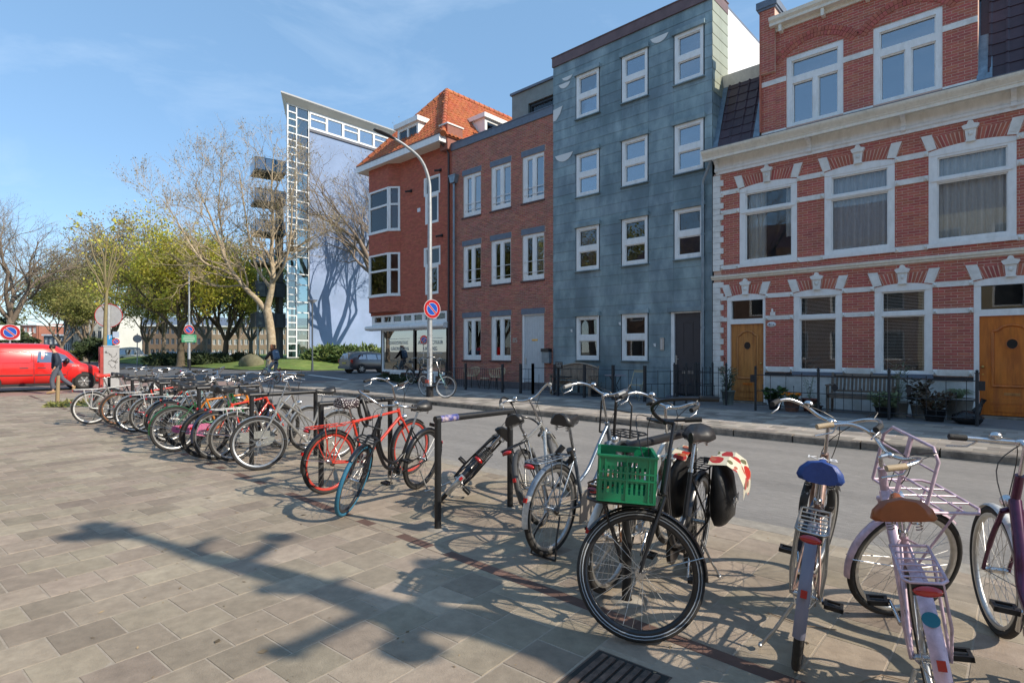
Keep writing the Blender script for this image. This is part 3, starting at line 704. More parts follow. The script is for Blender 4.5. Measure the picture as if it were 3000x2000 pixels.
for x_, y0_, w_ in ((-6.76, YF - .02, .16), (-5.60, YF - .06, .17), (-.90, YF - .06, .26)):
    m = MB(); a = Vector((x_, y0_ - .03, 7.28)); d_ = Vector((0, .85, 2.15)); m.face([a, a + Vector((w_, 0, 0)), a + Vector((w_ * .9, 0, 0)) + d_, a + d_]); m.face([a, a + d_, a + d_ + Vector((0, .12, 0)), a + Vector((0, .12, 0))])
    ob('lead_flashing', m, mat('lead_flashing', (.20, .27, .33), .5, metal=.3, n=.3, ns=6, bump=.5, bs=12), h81)
P = [(0, 9.36), (-.08, 9.36), (-.12, 9.46), (-.16, 9.56), (-.2, 9.66), (.6, 9.78)]
profile(P, -6.74, -5.43, YF + .85, LEADG if False else CREAM, 'mansard_cap', h81)
# drainpipe between blue and red house
m = MB(); m.tube([(-6.66, YF - .36, 6.93), (-6.70, YF - .32, 6.82), (-6.98, YF - .12, 6.45), (-7.0, YF - .10, 6.3), (-7.0, YF - .10, .15)], .045, 10)
for z in (6.1, 4.9, 3.0, 2.2): m.cyl((-7.0, YF - .10, z), (-7.0, YF - .10, z + .06), .056, 10)
ob('drainpipe', m, ZINC, h81)
# neighbours of the row to the right of the frame
hn = thing('row_house', (10, YF, 0), 'plain red brick row houses continuing beyond the right edge', 'house')
m = MB(); m.box(XR, 27, YF, 26, -.1, 9.9); ob('wall', m, BR81, hn)
for i in range(8):
    for zz in (1.0, 4.0, 7.2):
        x_ = 3.6 + i * 2.9; window(hn, x_, x_ + 1.4, zz, zz + 1.9, YF - .03, [H(x_ + .12, x_ + 1.28, zz + .12, zz + 1.78)], d=.05)
# ================= the blue clad house =================
hbl = thing('clad_house', (-9.7, YF, 0), 'tall narrow house clad in weathered blue grey panels with twelve white windows', 'house')
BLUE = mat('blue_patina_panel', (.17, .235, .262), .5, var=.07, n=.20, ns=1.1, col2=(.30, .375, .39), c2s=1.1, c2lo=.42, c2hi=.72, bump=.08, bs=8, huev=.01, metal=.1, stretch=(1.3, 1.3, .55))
BLUE_SUNLIT = mat('sunlit_side_panel', (.30, .33, .26), .5, var=.06, n=.12, ns=1.1, bump=.08, bs=8)  # same blue cladding, with the yellowish sunlight put into its colour
BACKB = mat('panel_backing', (.035, .05, .06), .8)
cols = [(-11.56, -10.64), (-9.74, -8.83), (-7.91, -7.02)]
rows = [(1.25, 2.735), (4.29, 5.78), (6.84, 8.31), (9.53, 11.02)]
hbz = [H(a, b_, z0, z1) for (z0, z1) in rows for (a, b_) in cols if not (z0 < 2 and a > -8)] + [H(-8.03, -7.06, .16, 2.72)]
wb = walls(hbl, 'wall', -12.6, -6.76, -.1, 11.68, hbz, BACKB)
m = MB(); m.box(-12.58, -6.78, 17.2, 27, -.1, 11.9); ob('body', m, ROOM, hbl)
m = MB(); m.box(-6.80, -6.77, YF + .3, 27, -.1, 11.9); ob('side_wall', m, mat('white_render', (.78, .78, .78), .7, n=.04, ns=2), hbl)
m = MB(); m.box(-12.6, -12.56, YF + .3, 27, -.1, 11.9); m.box(-12.6, -6.78, YF + .3, 17.2, 11.6, 11.9); ob('party_wall', m, ROOM, hbl)
cx_ = [-12.6, -11.60, -10.60, -9.78, -8.79, -7.95, -6.98, -6.755]
pitch = .3325; nrow = 35
for j in range(nrow):
    z0 = .05 + j * pitch; z1 = z0 + pitch
    for i in range(7):
        a, b_ = cx_[i], cx_[i + 1]; segs = [(z0, z1)]
        if i in (1, 3, 5):
            for h in hbz:
                if abs((h[0] + h[1]) / 2 - (a + b_) / 2) < .3:
                    ns_ = []
                    for p, q in segs:
                        lo, hi = h[2] - .02, h[3] + .13
                        if hi <= p or lo >= q: ns_.append((p, q)); continue
                        if lo > p + .03: ns_.append((p, lo))
                        if hi < q - .03: ns_.append((hi, q))
                    segs = ns_
        for p, q in segs:
            q = min(q, 11.68)
            if q - p < .03: continue
            m = MB(); e = .0015; yo = YF - .016 - rnd.uniform(0, .003); yi = YF - .008
            m.face([(a + e, yo, p + e), (b_ - e, yo, p + e), (b_ - e, yi, q), (a + e, yi, q)]); m.face([(a + e, YF, p + e), (b_ - e, YF, p + e), (b_ - e, yo, p + e), (a + e, yo, p + e)])
            m.face([(a + e, YF, p + e), (a + e, yo, p + e), (a + e, yi, q), (a + e, YF, q)]); m.face([(b_ - e, yo, p + e), (b_ - e, YF, p + e), (b_ - e, YF, q), (b_ - e, yi, q)])
            ob('panel', m, BLUE, wb)
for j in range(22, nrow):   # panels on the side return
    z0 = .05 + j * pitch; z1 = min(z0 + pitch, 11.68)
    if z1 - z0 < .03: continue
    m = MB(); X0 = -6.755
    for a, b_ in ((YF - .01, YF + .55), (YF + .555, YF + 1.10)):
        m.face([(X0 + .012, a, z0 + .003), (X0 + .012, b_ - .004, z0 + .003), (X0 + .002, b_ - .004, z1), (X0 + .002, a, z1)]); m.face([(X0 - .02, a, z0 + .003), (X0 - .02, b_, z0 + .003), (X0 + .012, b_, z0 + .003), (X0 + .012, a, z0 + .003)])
    ob('side_panel', m, BLUE_SUNLIT if j > 26 else BLUE, wb)
m = MB(); m.box(-12.62, -6.74, YF - .06, YF + 1.1, 11.68, 12.0); m.box(-12.64, -6.72, YF - .08, YF + 1.12, 12.0, 12.03); ob('parapet_band', m, mat('brown_fascia', (.15, .095, .10), .6, n=.25, ns=2.5, var=.1), hbl)
m = MB(); m.box(-12.6, -6.78, YF + 1.12, 27, 11.9, 12.0); ob('roof', m, LEADG, hbl)
for h in hbz[:-1]:
    a, b_, z0, z1 = h; zm = (z0 + z1) / 2
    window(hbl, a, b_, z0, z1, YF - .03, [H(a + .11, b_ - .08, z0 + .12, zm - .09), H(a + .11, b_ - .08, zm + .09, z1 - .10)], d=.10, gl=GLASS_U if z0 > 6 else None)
    m = MB(); m.box(a - .07, b_ + .07, YF - .11, YF - .012, z1 + .002, z1 + .13); ob('lintel_box', m, BLUE, hbl)
    m = MB(); m.box(a - .06, b_ + .06, YF - .10, YF - .012, z0 - .03, z0 - .002); ob('sill', m, BLUE, hbl)
m = MB(); m.slab(-8.03, -7.06, .16, 2.72, YF - .02, YF + .10, [H(-7.93, -7.10, .16, 2.68)]); ob('door_frame', m, WHITE, hbl)
m = MB(); m.box(-8.12, -6.98, YF - .10, YF - .012, 2.725, 2.86); ob('lintel_box', m, BLUE, hbl)
DGREY = mat('grey_brown_door', (.055, .048, .052), .45, n=.1, ns=4)
m = MB(); m.box(-7.93, -7.10, YF + .05, YF + .10, .28, 2.68); dd = ob('door', m, DGREY, hbl)
m = MB(); m.slab(-7.68, -7.36, 1.42, 2.42, YF + .038, YF + .05, [H(-7.655, -7.385, 1.445, 2.395)]); ob('panel_moulding', m, DGREY, dd)
m = MB(); m.box(-7.70, -7.35, YF + .04, YF + .05, .88, .96); ob('letterbox', m, BRASS if False else ALU, dd)
m = MB(); m.box(-7.65, -7.48, YF + .042, YF + .05, 1.02, 1.05); ob('name_plate', m, BLACKM, dd)
m = MB(); m.box(-7.915, -7.87, YF + .035, YF + .05, 1.12, 1.42); m.cyl((-7.89, YF + .0, 1.31), (-7.80, YF + .0, 1.31), .012, 6); ob('handle', m, ALU, dd)
m = MB(); m.box(-8.1, -6.98, YF - .2, YF + .1, .08, .22); ob('step', m, LEADG, hbl)
m = MB(); m.box(-8.42, -8.06, YF - .05, YF - .02, .05, .95); ob('plinth_block', m, BLUE, hbl)
m = MB(); m.box(-8.38, -8.25, YF - .05, YF - .015, 1.58, 1.96)
ip = ob('intercom', m, ALU, hbl)
for i in range(5): ob('call_button', MB().box(-8.36, -8.30, YF - .056, YF - .05, 1.62 + i * .06, 1.65 + i * .06), PLATE, ip)
PAINTP = mat('bare_white_patch', (.70, .70, .68), .7)
def patch(px, py, w_, h_, flip=False):
    p = OY(px, py, YF); n = 8; pts = [(p.x + w_ * (i / n), p.z - h_ * math.sin(math.pi * (i / n)) ** .6) for i in range(n + 1)]
    if flip: pts = [(p.x, p.z), (p.x + w_, p.z + .05), (p.x + w_ * .75, p.z - h_ * .5), (p.x + w_ * .3, p.z - h_), (p.x, p.z - h_)]
    m = MB(); m.prism(pts[::-1] if not flip else pts, YF - .030, YF - .024); ob('bare_patch', m, PAINTP, wb)
for a in ((1648, 232, .46, .13), (1638, 252, .52, .17), (1906, 118, .62, .20), (1627, 460, .80, .26)): patch(*a)
patch(1622, 325, .42, .40, True)
for x_, z_ in ((-11.8, 2.22), (-8.6, 1.7), (-9.85, 2.4)):
    ob('bare_patch', MB().prism([(x_, z_), (x_ + .07, z_ - .02), (x_ + .06, z_ + .09), (x_ - .02, z_ + .08)], YF - .030, YF - .024), PAINTP, wb)
# ================= number 85 =================
h85 = thing('townhouse', (-15.4, YF, 0), 'flat roofed red brown brick house numbered 85 with a white door', 'house')
c85 = [(-17.42, -16.35), (-15.77, -14.69), (-14.10, -13.03)]
r85 = [(1.19, 2.91), (4.18, 5.89), (7.09, 8.82)]
h85h = [H(a, b_, z0, z1) for z0, z1 in r85 for a, b_ in c85 if not (z0 < 2 and a > -14.5)] + [H(-14.12, -13.03, .36, 2.92)]
w85 = walls(h85, 'wall', -18.13, -12.605, -.1, 10.05, h85h, MORT85)
bricks(w85, -18.13, -12.605, .38, 10.04, h85h + [H(a - .05, b_ + .05, z1, z1 + .225) for z0, z1 in r85 for a, b_ in c85], YF, .205, .052, .0105, BR85, 300, near=(-12.6, 0, 1.5), seed=5)
core(h85, -18.13, -12.6, 9.95)
m = MB(); m.box(-18.12, -12.61, YF - .02, YF, .08, .37); ob('plinth', m, mat('plinth_grey', (.12, .11, .115), .85, n=.2, ns=4, bump=.3, bs=50), h85)
m = MB(); m.box(-18.13, -12.6, YF - .05, YF + .3, 10.05, 10.33); m.box(-18.15, -12.59, YF - .07, YF + .35, 10.33, 10.36); ob('coping', m, LEADG, h85)
for z0, z1 in r85:
    for k, (a, b_) in enumerate(c85):
        dr_ = z0 < 2 and k == 2
        m = MB(); m.box(a - .05, b_ + .02, YF - .012, YF + .02, z1 + .012, z1 + .225); ob('lintel', m, LEADG, h85)
        if dr_: continue
        cx = (a + b_) / 2; fr_ = .19
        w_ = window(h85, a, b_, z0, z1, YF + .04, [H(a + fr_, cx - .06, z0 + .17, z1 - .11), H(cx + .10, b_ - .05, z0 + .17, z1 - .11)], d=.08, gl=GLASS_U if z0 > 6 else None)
        if z0 > 2:
            br = MB()
            for zz in (z0 + .28, z0 + .53) if z0 > 6 else (z0 + .30, z0 + .70): br.cyl((a + .07, YF + .015, zz), (b_ - .02, YF + .015, zz), .012, 6)
            ob('safety_bar', br, WHITE, w_)
        m = MB(); m.box(a - .06, b_ + .03, YF - .04, YF + .04, z0 - .07, z0 - .005); ob('sill', m, mat('brown_sill', (.10, .05, .045), .7, n=.2, ns=8), h85)
        if k == 0 or z0 > 2: curtain(w_, a + .1, b_ - .05, z0 + .1, z1 - .05, YF + .5, (.20, .20, .19), 5) if (k == 0 and z0 > 3) else None
WDOOR = mat('white_boarded_door', (.55, .57, .58), .5, n=.06, ns=5)
m = MB(); m.slab(-14.12, -13.03, .36, 2.92, YF + .03, YF + .12, [H(-14.04, -13.05, .36, 2.88)]); ob('door_frame', m, WHITE, h85)
m = MB(); m.box(-14.04, -13.05, YF + .09, YF + .11, .38, 2.88); dd = ob('door', m, WDOOR, h85)
for i in range(8): ob('board', MB().box(-14.035 + i * .123, -13.917 + i * .123, YF + .075, YF + .09, .39, 2.87), WDOOR, dd)
m = MB(); m.box(-13.68, -13.40, YF + .066, YF + .075, 1.93, 1.99); ob('letterbox', m, BRASS, dd)
m = MB(); m.box(-14.0, -13.96, YF + .05, YF + .075, 1.05, 1.3); ob('handle', m, ALU, dd)
m = MB(); m.box(-13.02, -12.68, YF - .16, YF - .002, 1.12, 1.62); mbx = ob('mailbox', m, ZINC, h85); ob('lid', MB().box(-13.03, -12.67, YF - .20, YF - .002, 1.52, 1.64), BLACKM, mbx)
text('house_number', '85', .26, (-14.46, YF - .014, 1.95), FRONT, mat('steel_digits', (.5, .45, .38), .5), h85, .01)
m = MB(); m.tube([(-17.88, YF - .10, 8.62), (-17.88, YF - .10, .2)], .045, 10); m.prism([(-18.08, 8.9), (-18.0, 8.62), (-17.76, 8.62), (-17.68, 8.9)], YF - .22, YF - .01)
for z in (8.0, 6.3, 4.5, 2.4): m.cyl((-17.88, YF - .10, z), (-17.88, YF - .10, z + .06), .056, 10)
m.prism([(-17.74, 1.0)] * 0 + [(-18.1, 8.9), (-17.66, 8.9), (-17.66, 8.95), (-18.1, 8.95)], YF - .24, YF - .01); ob('drainpipe', m, ZINC, h85)
# set back rooftop room
PHX = OY(1500, 353, 18.2).x
m = MB(); zt = OY(1500, 283, 18.2).z; m.slab(PHX, -12.62, 10.0, zt, 18.2, 18.45, [H(PHX + .95, -12.9, 10.6, zt - .62)]); m.box(PHX, -12.62, 19.6, 24, 10.0, zt); m.box(PHX, PHX + .05, 18.45, 19.6, 10, zt); m.box(PHX, -12.62, 18.45, 19.6, zt - .1, zt)
ob('rooftop_room', m, mat('grey_rooftop_cladding', (.22, .25, .24), .7, n=.15, ns=2.5), h85)
m = MB(); m.box(PHX - .06, -12.62, 18.12, 24, zt, zt + .10); ob('rooftop_edge', m, LEADG, h85)
wr = window(h85, PHX + .95, -12.9, 10.6, zt - .62, 18.3, [H(PHX + 1.07, -14.0, 10.7, zt - .74), H(-13.85, -13.0, 10.7, zt - .74)], m=BLACKM, d=.1)
# roof vent
m = MB(); v0 = OY(1375, 400, 17.0); T = (v0.x, 17.0, 10.2); m.lathe([(.22, 0), (.16, .25), (.13, .6), (.17, .62), (.17, .72), (.02, .74)], 12, T); m.lathe([(.10, 0), (.08, .12), (.14, .13), (.14, .18), (.0, .2)], 10, (T[0] + .42, 17, 10.25)); ob('roof_vent', m, BLACKM, h85)
# ================= corner house =================
hc = thing('corner_house', (-21.4, YF, 0), 'corner house of deep red brick with orange pantile roof and a glazed shopfront', 'house')
sw = [(-20.02, -18.90, 8.45, 9.27), (-19.92, -19.01, 7.19, 8.45), (-20.02, -18.88, 5.31, 6.15), (-19.92, -19.01, 4.06, 5.31)]
XL = -24.3
hch = [H(*s) for s in sw] + [H(-23.9, -21.86, 4.1, 6.3), H(-23.9, -21.86, 7.15, 9.45)]
wc = walls(hc, 'wall', XL, -18.15, 3.28, 10.66, hch, MORTCO)
bricks(wc, XL, -18.15, 3.29, 10.64, hch + [H(-24.0, -21.86, 3.4, 10.7)], YF, .20, .042, .0075, BRCO, 300, near=(-18.2, 0, 3), seed=6)
m = MB(); m.box(-24.28, -18.16, 17.2, 26, -.1, 10.6); m.box(XL, XL + .3, YF + .3, 26, 3.28, 10.66); m.box(-24.2, -18.2, YF + .3, 17.2, 9.6, 9.8); m.box(-24.2, -18.2, YF + .3, 17.2, 6.4, 6.6); m.box(-24.2, -18.2, YF + .0, 17.2, 3.3, 3.34); ob('body', m, BRCO, hc)
# bay: front plane and chamfered return, built as a brick strip round the windows
YB = 15.36
def bayface(p0, p1, z0, z1, zz):
    d = (Vector(p1) - Vector(p0)); Ln = d.length; d.normalize(); X = Matrix(((d.x, -d.y, 0, p0[0]), (d.y, d.x, 0, p0[1]), (0, 0, 1, 0), (0, 0, 0, 1)))
    hs = [H(-.1, Ln + .1, a, b_) for a, b_ in zz]
    b = MB(); b.slab(0, Ln, z0, z1, 0, .12, hs, X=X); o = ob('bay_wall', b, MORTCO, hc)
    bricks(o, 0, Ln, z0 + .01, z1, hs, 0, .20, .042, .0075, BRCO, 0, X=X, seed=int(Ln * 100)); return X, Ln
BP = [(XL, YF), (-23.93, YB), (-22.28, YB), (-21.83, YF)]
zz = [(4.16, 6.20), (7.22, 9.30)]
for i in range(3):
    X, Ln = bayface((BP[i][0], BP[i][1], 0), (BP[i + 1][0], BP[i + 1][1], 0), 3.42, 10.40, zz)
    for a, b_ in zz:
        zm = a + (b_ - a) * .60; f = MB(); P = [H(.10, Ln - .10, a + .12, zm - .04), H(.10, Ln - .10, zm + .05, b_ - .08)]
        f.slab(0, Ln, a, b_, -.02, .08, P, X=X); w_ = ob('bay_window', f, WHITE, hc)
        for p in P: g = MB(); g.box(p[0], p[1], .04, .05, p[2], p[3], X=X); ob('pane', g, GLASS, w_)
        g = MB(); g.box(-.03, Ln + .03, -.06, .0, a - .02, a + .06, X=X); ob('sill', g, WHITE, w_)
        if i == 1:
            c_ = MB(); c_.box(.05, .55, .25, .26, a + .05, b_ - .05, X=X); ob('curtain', c_, mat('pale_blind', (.42, .44, .42), .9), w_)
m = MB()
for zc in (3.42, 6.7, 10.4): m.face([(BP[0][0], YF, zc), (BP[1][0], YB, zc), (BP[2][0], YB, zc), (BP[3][0], YF, zc)][::-1])
ob('bay_floor', m, BRCO, hc)
for k, s in enumerate(sw): window(hc, s[0], s[1], s[2], s[3], YF - .02, [H(s[0] + .12, s[1] - .08, s[2] + .09, s[3] - .08)], d=.1)
# eaves and roof
m = MB(); m.box(-24.6, -18.2, 15.06, 15.12, 10.36, 10.64); m.box(-24.6, -24.54, 15.12, 24, 10.36, 10.64); m.box(-18.26, -18.2, 15.12, YF + .2, 10.36, 10.64); ob('fascia', m, WHITE, hc)
for i in range(7): m = MB(); m.box(-24.54, -18.26, 15.125 + i * .088, 15.205 + i * .088, 10.385, 10.40); ob('soffit_board', m, CREAM, hc)
m = MB(); m.box(-24.6, -18.2, 15.04, 15.22, 10.64, 10.68); ob('gutter', m, mat('brown_gutter', (.09, .05, .045), .5), hc)
PANT = mat('orange_pantile', (.42, .125, .045), .65, var=.16, n=.15, ns=9, bump=.2, bs=50, huev=.008, col2=(.40, .10, .03), c2s=2)
tmc = tilemesh(.235, .345, .045, .022, 'pantile', PANT, 7)
XA = -21.35; AP = OX(1308, 268, XA); ZE = 10.62; YE = 15.15; HWd = XA - (-24.55)
ZA = AP.z; YA = AP.y
XRt = -18.05
# front hip
U = Vector((1, 0, 0)); V = Vector((0, YA - YE, ZA - ZE)); vl = V.length; uw = XRt - (-24.6)
def ins_f(u, v_): f = v_ / vl; x_ = -24.6 + u; return v_ < vl - .1 and -24.55 + f * (XA + 24.55) < x_ < XRt - f * (XRt - XA)
und = MB(); und.face([(-24.6, YE, ZE - .02), (XRt, YE, ZE - .02), (XA, YA, ZA - .02)])
tileroof(hc, 'front_roof', Vector((-24.6, YE, ZE)), U, V, uw, vl, .228, .285, ins_f, PANT, 300, tmc, near=Vector((-18, 15, 10)), under=und, seed=4)
# right slope
YE2 = 29.; U2 = Vector((0, 1, 0)); Vb = Vector((XA - XRt, 0, ZA - ZE)); vl2 = Vb.length
def ins_r(u, v_): f = v_ / vl2; return v_ < vl2 - .08 and YE + f * (YA - YE) < YE + u < YE2
und = MB(); und.face([(XRt, YE, ZE - .02), (XRt, YE2, ZE - .02), (XA, YE2, ZA - .02), (XA, YA, ZA - .02)])
tileroof(hc, 'side_roof', Vector((XRt, YE, ZE)), U2, Vb, YE2 - YE, vl2, .228, .285, ins_r, PANT, 300, tmc, near=Vector((-18, 15, 10)), under=und, seed=9)
und = MB(); und.face([(-24.6, YE, ZE - .02), (XA, YA, ZA - .02), (XA, YE2, ZA - .02), (-24.6, YE2, ZE - .02)]); und.face([(XA, YE2, ZA - .02), (XRt, YE2, ZE), (-24.6, YE2, ZE)]); ob('left_roof', und, PANT, hc)
def ridge(a, b_, n, nm):
    a, b_ = Vector(a), Vector(b_)
    for i in range(n):
        p = a.lerp(b_, i / n); q = a.lerp(b_, (i + 1.08) / n); m = MB(); m.tube([p, p.lerp(q, .12), q], [.135, .125, .11], 8); ob('ridge_tile', m, PANT, nm)
ridge((XRt, YE, ZE + .03), (XA, YA, ZA + .03), 15, hc); ridge((-24.6, YE, ZE + .03), (XA, YA, ZA + .03), 15, hc); ridge((XA, YA, ZA + .03), (XA, YE2, ZA + .03), 30, hc)
# parapet wall between corner house and 85
m = MB(); m.box(-18.62, -18.12, 15.45, 16.3, 10.1, 11.15); pw = ob('party_parapet', m, MORTCO, hc); bricks(pw, -18.62, -18.12, 10.4, 11.14, [], 15.45, .20, .042, .0075, BRCO, 0, seed=15)
m = MB(); m.box(-18.66, -18.08, 15.41, 16.35, 11.15, 11.21); ob('parapet_cap', m, TRIMW, hc)
def dormer(px0, px1, py0, py1, Y, depth, lab):
    a = OY(px0, py0, Y); b_ = OY(px1, py1, Y); z1 = a.z; z0 = b_.z; x0, x1 = a.x, b_.x
    d = ob('dormer', MB().box(x0 + .05, x1 - .05, Y + .10, Y + depth, z0, z1 - .18), WHITE, hc)
    m = MB(); cx = (x0 + x1) / 2; m.slab(x0 + .05, x1 - .05, z0, z1 - .18, Y, Y + .1, [H(x0 + .17, cx - .05, z0 + .12, z1 - .32), H(cx + .05, x1 - .17, z0 + .12, z1 - .32)]); ob('dormer_frame', m, WHITE, d)
    ob('dormer_pane', MB().box(x0 + .1, x1 - .1, Y + .05, Y + .06, z0 + .06, z1 - .25), GLASS, d); ob('dormer_back', MB().box(x0 + .1, x1 - .1, Y + .085, Y + .09, z0 + .06, z1 - .25), ROOM, d)
    ob('dormer_roof', MB().box(x0 - .08, x1 + .08, Y - .14, Y + depth, z1 - .18, z1 + .04), WHITE, d)
dormer(1163, 1227, 372, 425, 15.75, 2.4, '')
# second dormer on the right slope faces +X
zt2 = OX(1500, 345, -18.9)
D0 = OX(1420, 355, -19.0); 
def dormer2():
    X0 = -18.55; p0 = OX(1419, 330, X0); p1 = OX(1560, 400, X0); z1 = p0.z - .02; y0, y1 = p0.y, p0.y + 2.6; z0 = 10.4
    d = ob('dormer', MB().box(X0 - 2.4, X0 - .08, y0 + .03, y1 - .03, z0, z1 - .2), WHITE, hc)
    RX_ = Matrix.Translation((X0, y0, 0)) @ Matrix.Rotation(R(90), 4, 'Z')
    m = MB(); m.slab(.03, y1 - y0 - .03, z0, z1 - .2, 0, .08, [H(.18, 1.25, z0 + .1, z1 - .34), H(1.35, y1 - y0 - .18, z0 + .1, z1 - .34)], X=RX_); ob('dormer_frame', m, WHITE, d)
    ob('dormer_pane', MB().box(.1, y1 - y0 - .1, .03, .04, z0 + .05, z1 - .25, X=RX_), GLASS, d); ob('dormer_roof', MB().box(X0 - 2.5, X0 + .12, y0 - .1, y1 + .1, z1 - .2, z1), WHITE, d)
dormer2()
# shopfront
m = MB(); tr = []
for i in range(7): a = -24.02 + i * .80; tr.append(H(a + .07, a + .07 + .60, 2.95, 3.20))
m.slab(-24.18, -18.44, 2.80, 3.28, YF - .02, YF + .08, tr); tw_ = ob('transom_window', m, WHITE, hc); 
for h in tr: ob('pane', MB().box(h[0], h[1], YF + .03, YF + .04, h[2], h[3]), GLASS, tw_)
P = [(0, 2.54), (-.30, 2.56), (-.36, 2.62), (-.36, 2.70), (-.30, 2.76), (0, 2.80)]; profile(P, -24.3, -18.3, YF, WHITE, 'canopy', hc)
m = MB(); m.slab(-23.35, -18.38, .55, 2.56, YF, YF + .10, [H(-23.24, -20.82, .66, 2.50), H(-20.70, -18.50, .66, 2.50)]); sf = ob('shop_frame', m, WHITE, hc)
SG = glassm('shop_glass', (.45, .52, .52), .30, .005)
ob('pane', MB().box(-23.24, -20.82, YF + .05, YF + .06, .66, 2.5), SG, sf); ob('pane', MB().box(-20.70, -18.50, YF + .05, YF + .06, .66, 2.5), SG, sf)
ob('mullion', MB().box(-20.82, -20.70, YF - .01, YF + .11, .6, 2.54), BLACKM, sf)
ob('corner_post', MB().box(-23.40, -23.33, YF - .01, YF + .08, .55, 2.56), BLACKM, sf)
FOIL = mat('frosted_foil', (.16, .19, .19), .8)
ob('frosted_band', MB().box(-23.2, -20.85, YF + .075, YF + .08, 2.12, 2.5), FOIL, sf); ob('frosted_band', MB().box(-20.66, -18.52, YF + .075, YF + .08, 1.35, 2.5), FOIL, sf)
LET = mat('etched_letters', (.46, .50, .50), .7)
text('lettering', 'OSTEOPATHIE', .235, (-22.05, YF + .03, 1.93), FRONT, LET, sf); text('lettering', 'GRONINGEN', .235, (-21.95, YF + .03, 1.65), FRONT, LET, sf)
text('lettering', 'ACUPUNCTUUR', .235, (-19.66, YF + .03, 1.93), FRONT, LET, sf); text('lettering', 'LANSING', .235, (-19.66, YF + .03, 1.65), FRONT, LET, sf)
for a, b_, zz_ in ((-20.5, -18.8, 2.12), (-20.5, -18.8, 1.45), (-22.9, -21.2, 2.12), (-20.5, -18.8, 1.2)): ob('etched_line', MB().box(a, b_, YF + .03, YF + .032, zz_, zz_ + .02), LET, sf)
ob('door_leaf', MB().box(-22.75, -22.05, YF + .5, YF + .55, .5, 2.35), mat('pale_inner_door', (.38, .45, .43), .7), sf)
m = MB(); m.box(-23.38, -18.16, YF + .0, YF + .3, .0, .55); m.box(-23.38, -23.3, YF + .3, 17.2, 0, 2.8); m.box(-18.5, -18.16, YF - .0, YF + .3, .55, 3.28); pb_ = ob('shop_base', m, mat('shop_base_brick', (.12, .05, .04), .85, n=.2, ns=5, bump=.3, bs=40), hc)
for x_ in (-22.6, -19.3):
    ob('cellar_window', MB().slab(x_, x_ + .85, .16, .54, YF - .05, YF, [H(x_ + .1, x_ + .75, .24, .46)]), WHITE, hc); ob('cellar_pane', MB().box(x_ + .1, x_ + .75, YF - .02, YF - .01, .24, .46), GLASS, hc)
m = MB(); m.tube([(-18.42, 15.3, 10.4), (-18.32, 15.58, 10.15), (-18.28, YF - .06, 9.95), (-18.28, YF - .06, 3.3), (-18.24, YF - .08, 3.0), (-18.24, YF - .08, .2)], .045, 8); ob('drainpipe', m, mat('brown_pipe', (.06, .035, .033), .45), hc)
def cctv(x_, z_):
    m = MB(); m.box(x_ - .05, x_ + .05, YF - .06, YF, z_ - .06, z_ + .06); m.cyl((x_, YF - .05, z_), (x_ - .12, YF - .28, z_ - .06), .045, 8); ob('camera_unit', m, PLASTB, hc)
cctv(-20.95, 8.9); cctv(-18.75, 6.55); cctv(-18.85, 9.4)
ob('wall_vent', MB().box(-20.5, -20.28, YF - .02, YF, 7.85, 8.02), PLATE, hc)
# ------------------------------------------------------------------ bicycle racks and bicycles
RACKX = [-1.85, -3.80, -5.84, -7.72, -9.75, -11.72, -13.7, -15.7]
names_r = ['nearest, beside the green crate', 'between the leaning black bike and the silver bikes', 'where the red bike is parked', 'behind the silver ladies bike', 'fifth from the right among the packed bikes', 'sixth from the right among the packed bikes', 'seventh from the right among the packed bikes', 'farthest one, in front of the ticket machine']
for k, x in enumerate(RACKX):
    y0, y1 = (3.03, 3.95) if k == 0 else (3.13, 4.05)
    t = thing('cycle_rack', (x, (y0 + y1) / 2, 0), 'black steel hoop cycle rack, ' + names_r[k], 'bike rack', 'row of hoop cycle racks')
    h = .955
    m = MB(); m.cyl((x, y0, -.02), (x, y0, h), .030, 12); ob('post', m, BLACKM, t)
    m = MB(); m.cyl((x, y1, -.02), (x, y1, h), .030, 12); ob('post', m, BLACKM, t)
    m = MB(); m.cyl((x, y0 - .03, h), (x, y1 + .03, h), .030, 12); ob('crossbar', m, BLACKM, t)
    for yy in (y0, y1): ob('footing', MB().lathe([(.10, 0), (.09, .006), (.035, .012)], 14, (x, yy, 0)), KERB, t)
    if k == 1: m = MB(); m.tube([(x, y0 + .02, h), (x, y0 + .22, h)], .0312, 12, cap=False); ob('sticker', m, mat('blue_sticker', (.06, .07, .25), .4, n=.6, ns=25, col2=(.5, .4, .4), c2s=14), t)
WR = .345
def bmat(nm, col, met=.25, rough=.3, **k): return mat(nm, col, rough, metal=met, n=.28, ns=22, coat=.25, **k)
F_BLACK = bmat('black_frame_paint', (.014, .014, .016)); F_SIL = bmat('silver_frame_paint', (.45, .45, .43), .7, .32); F_WHITE = bmat('white_frame_paint', (.62, .62, .60), .1, .3)
F_RED = bmat('red_frame_paint', (.55, .045, .025), .0, .3); F_GREEN = bmat('green_frame_paint', (.03, .12, .045)); F_ORANGE = bmat('orange_frame_paint', (.62, .20, .02), 0., .3)
F_GREY = bmat('grey_blue_frame_paint', (.17, .21, .26), .6, .28); F_LILAC = bmat('lilac_frame_paint', (.56, .42, .50), .1, .35); F_PURPLE = bmat('purple_frame_paint', (.075, .015, .05), .3, .25)
F_BROWN = bmat('dull_bronze_paint', (.26, .17, .14), .4, .4); F_TEAL = bmat('pale_teal_paint', (.25, .45, .45), .1, .3); F_NAVY = bmat('navy_paint', (.02, .03, .06))
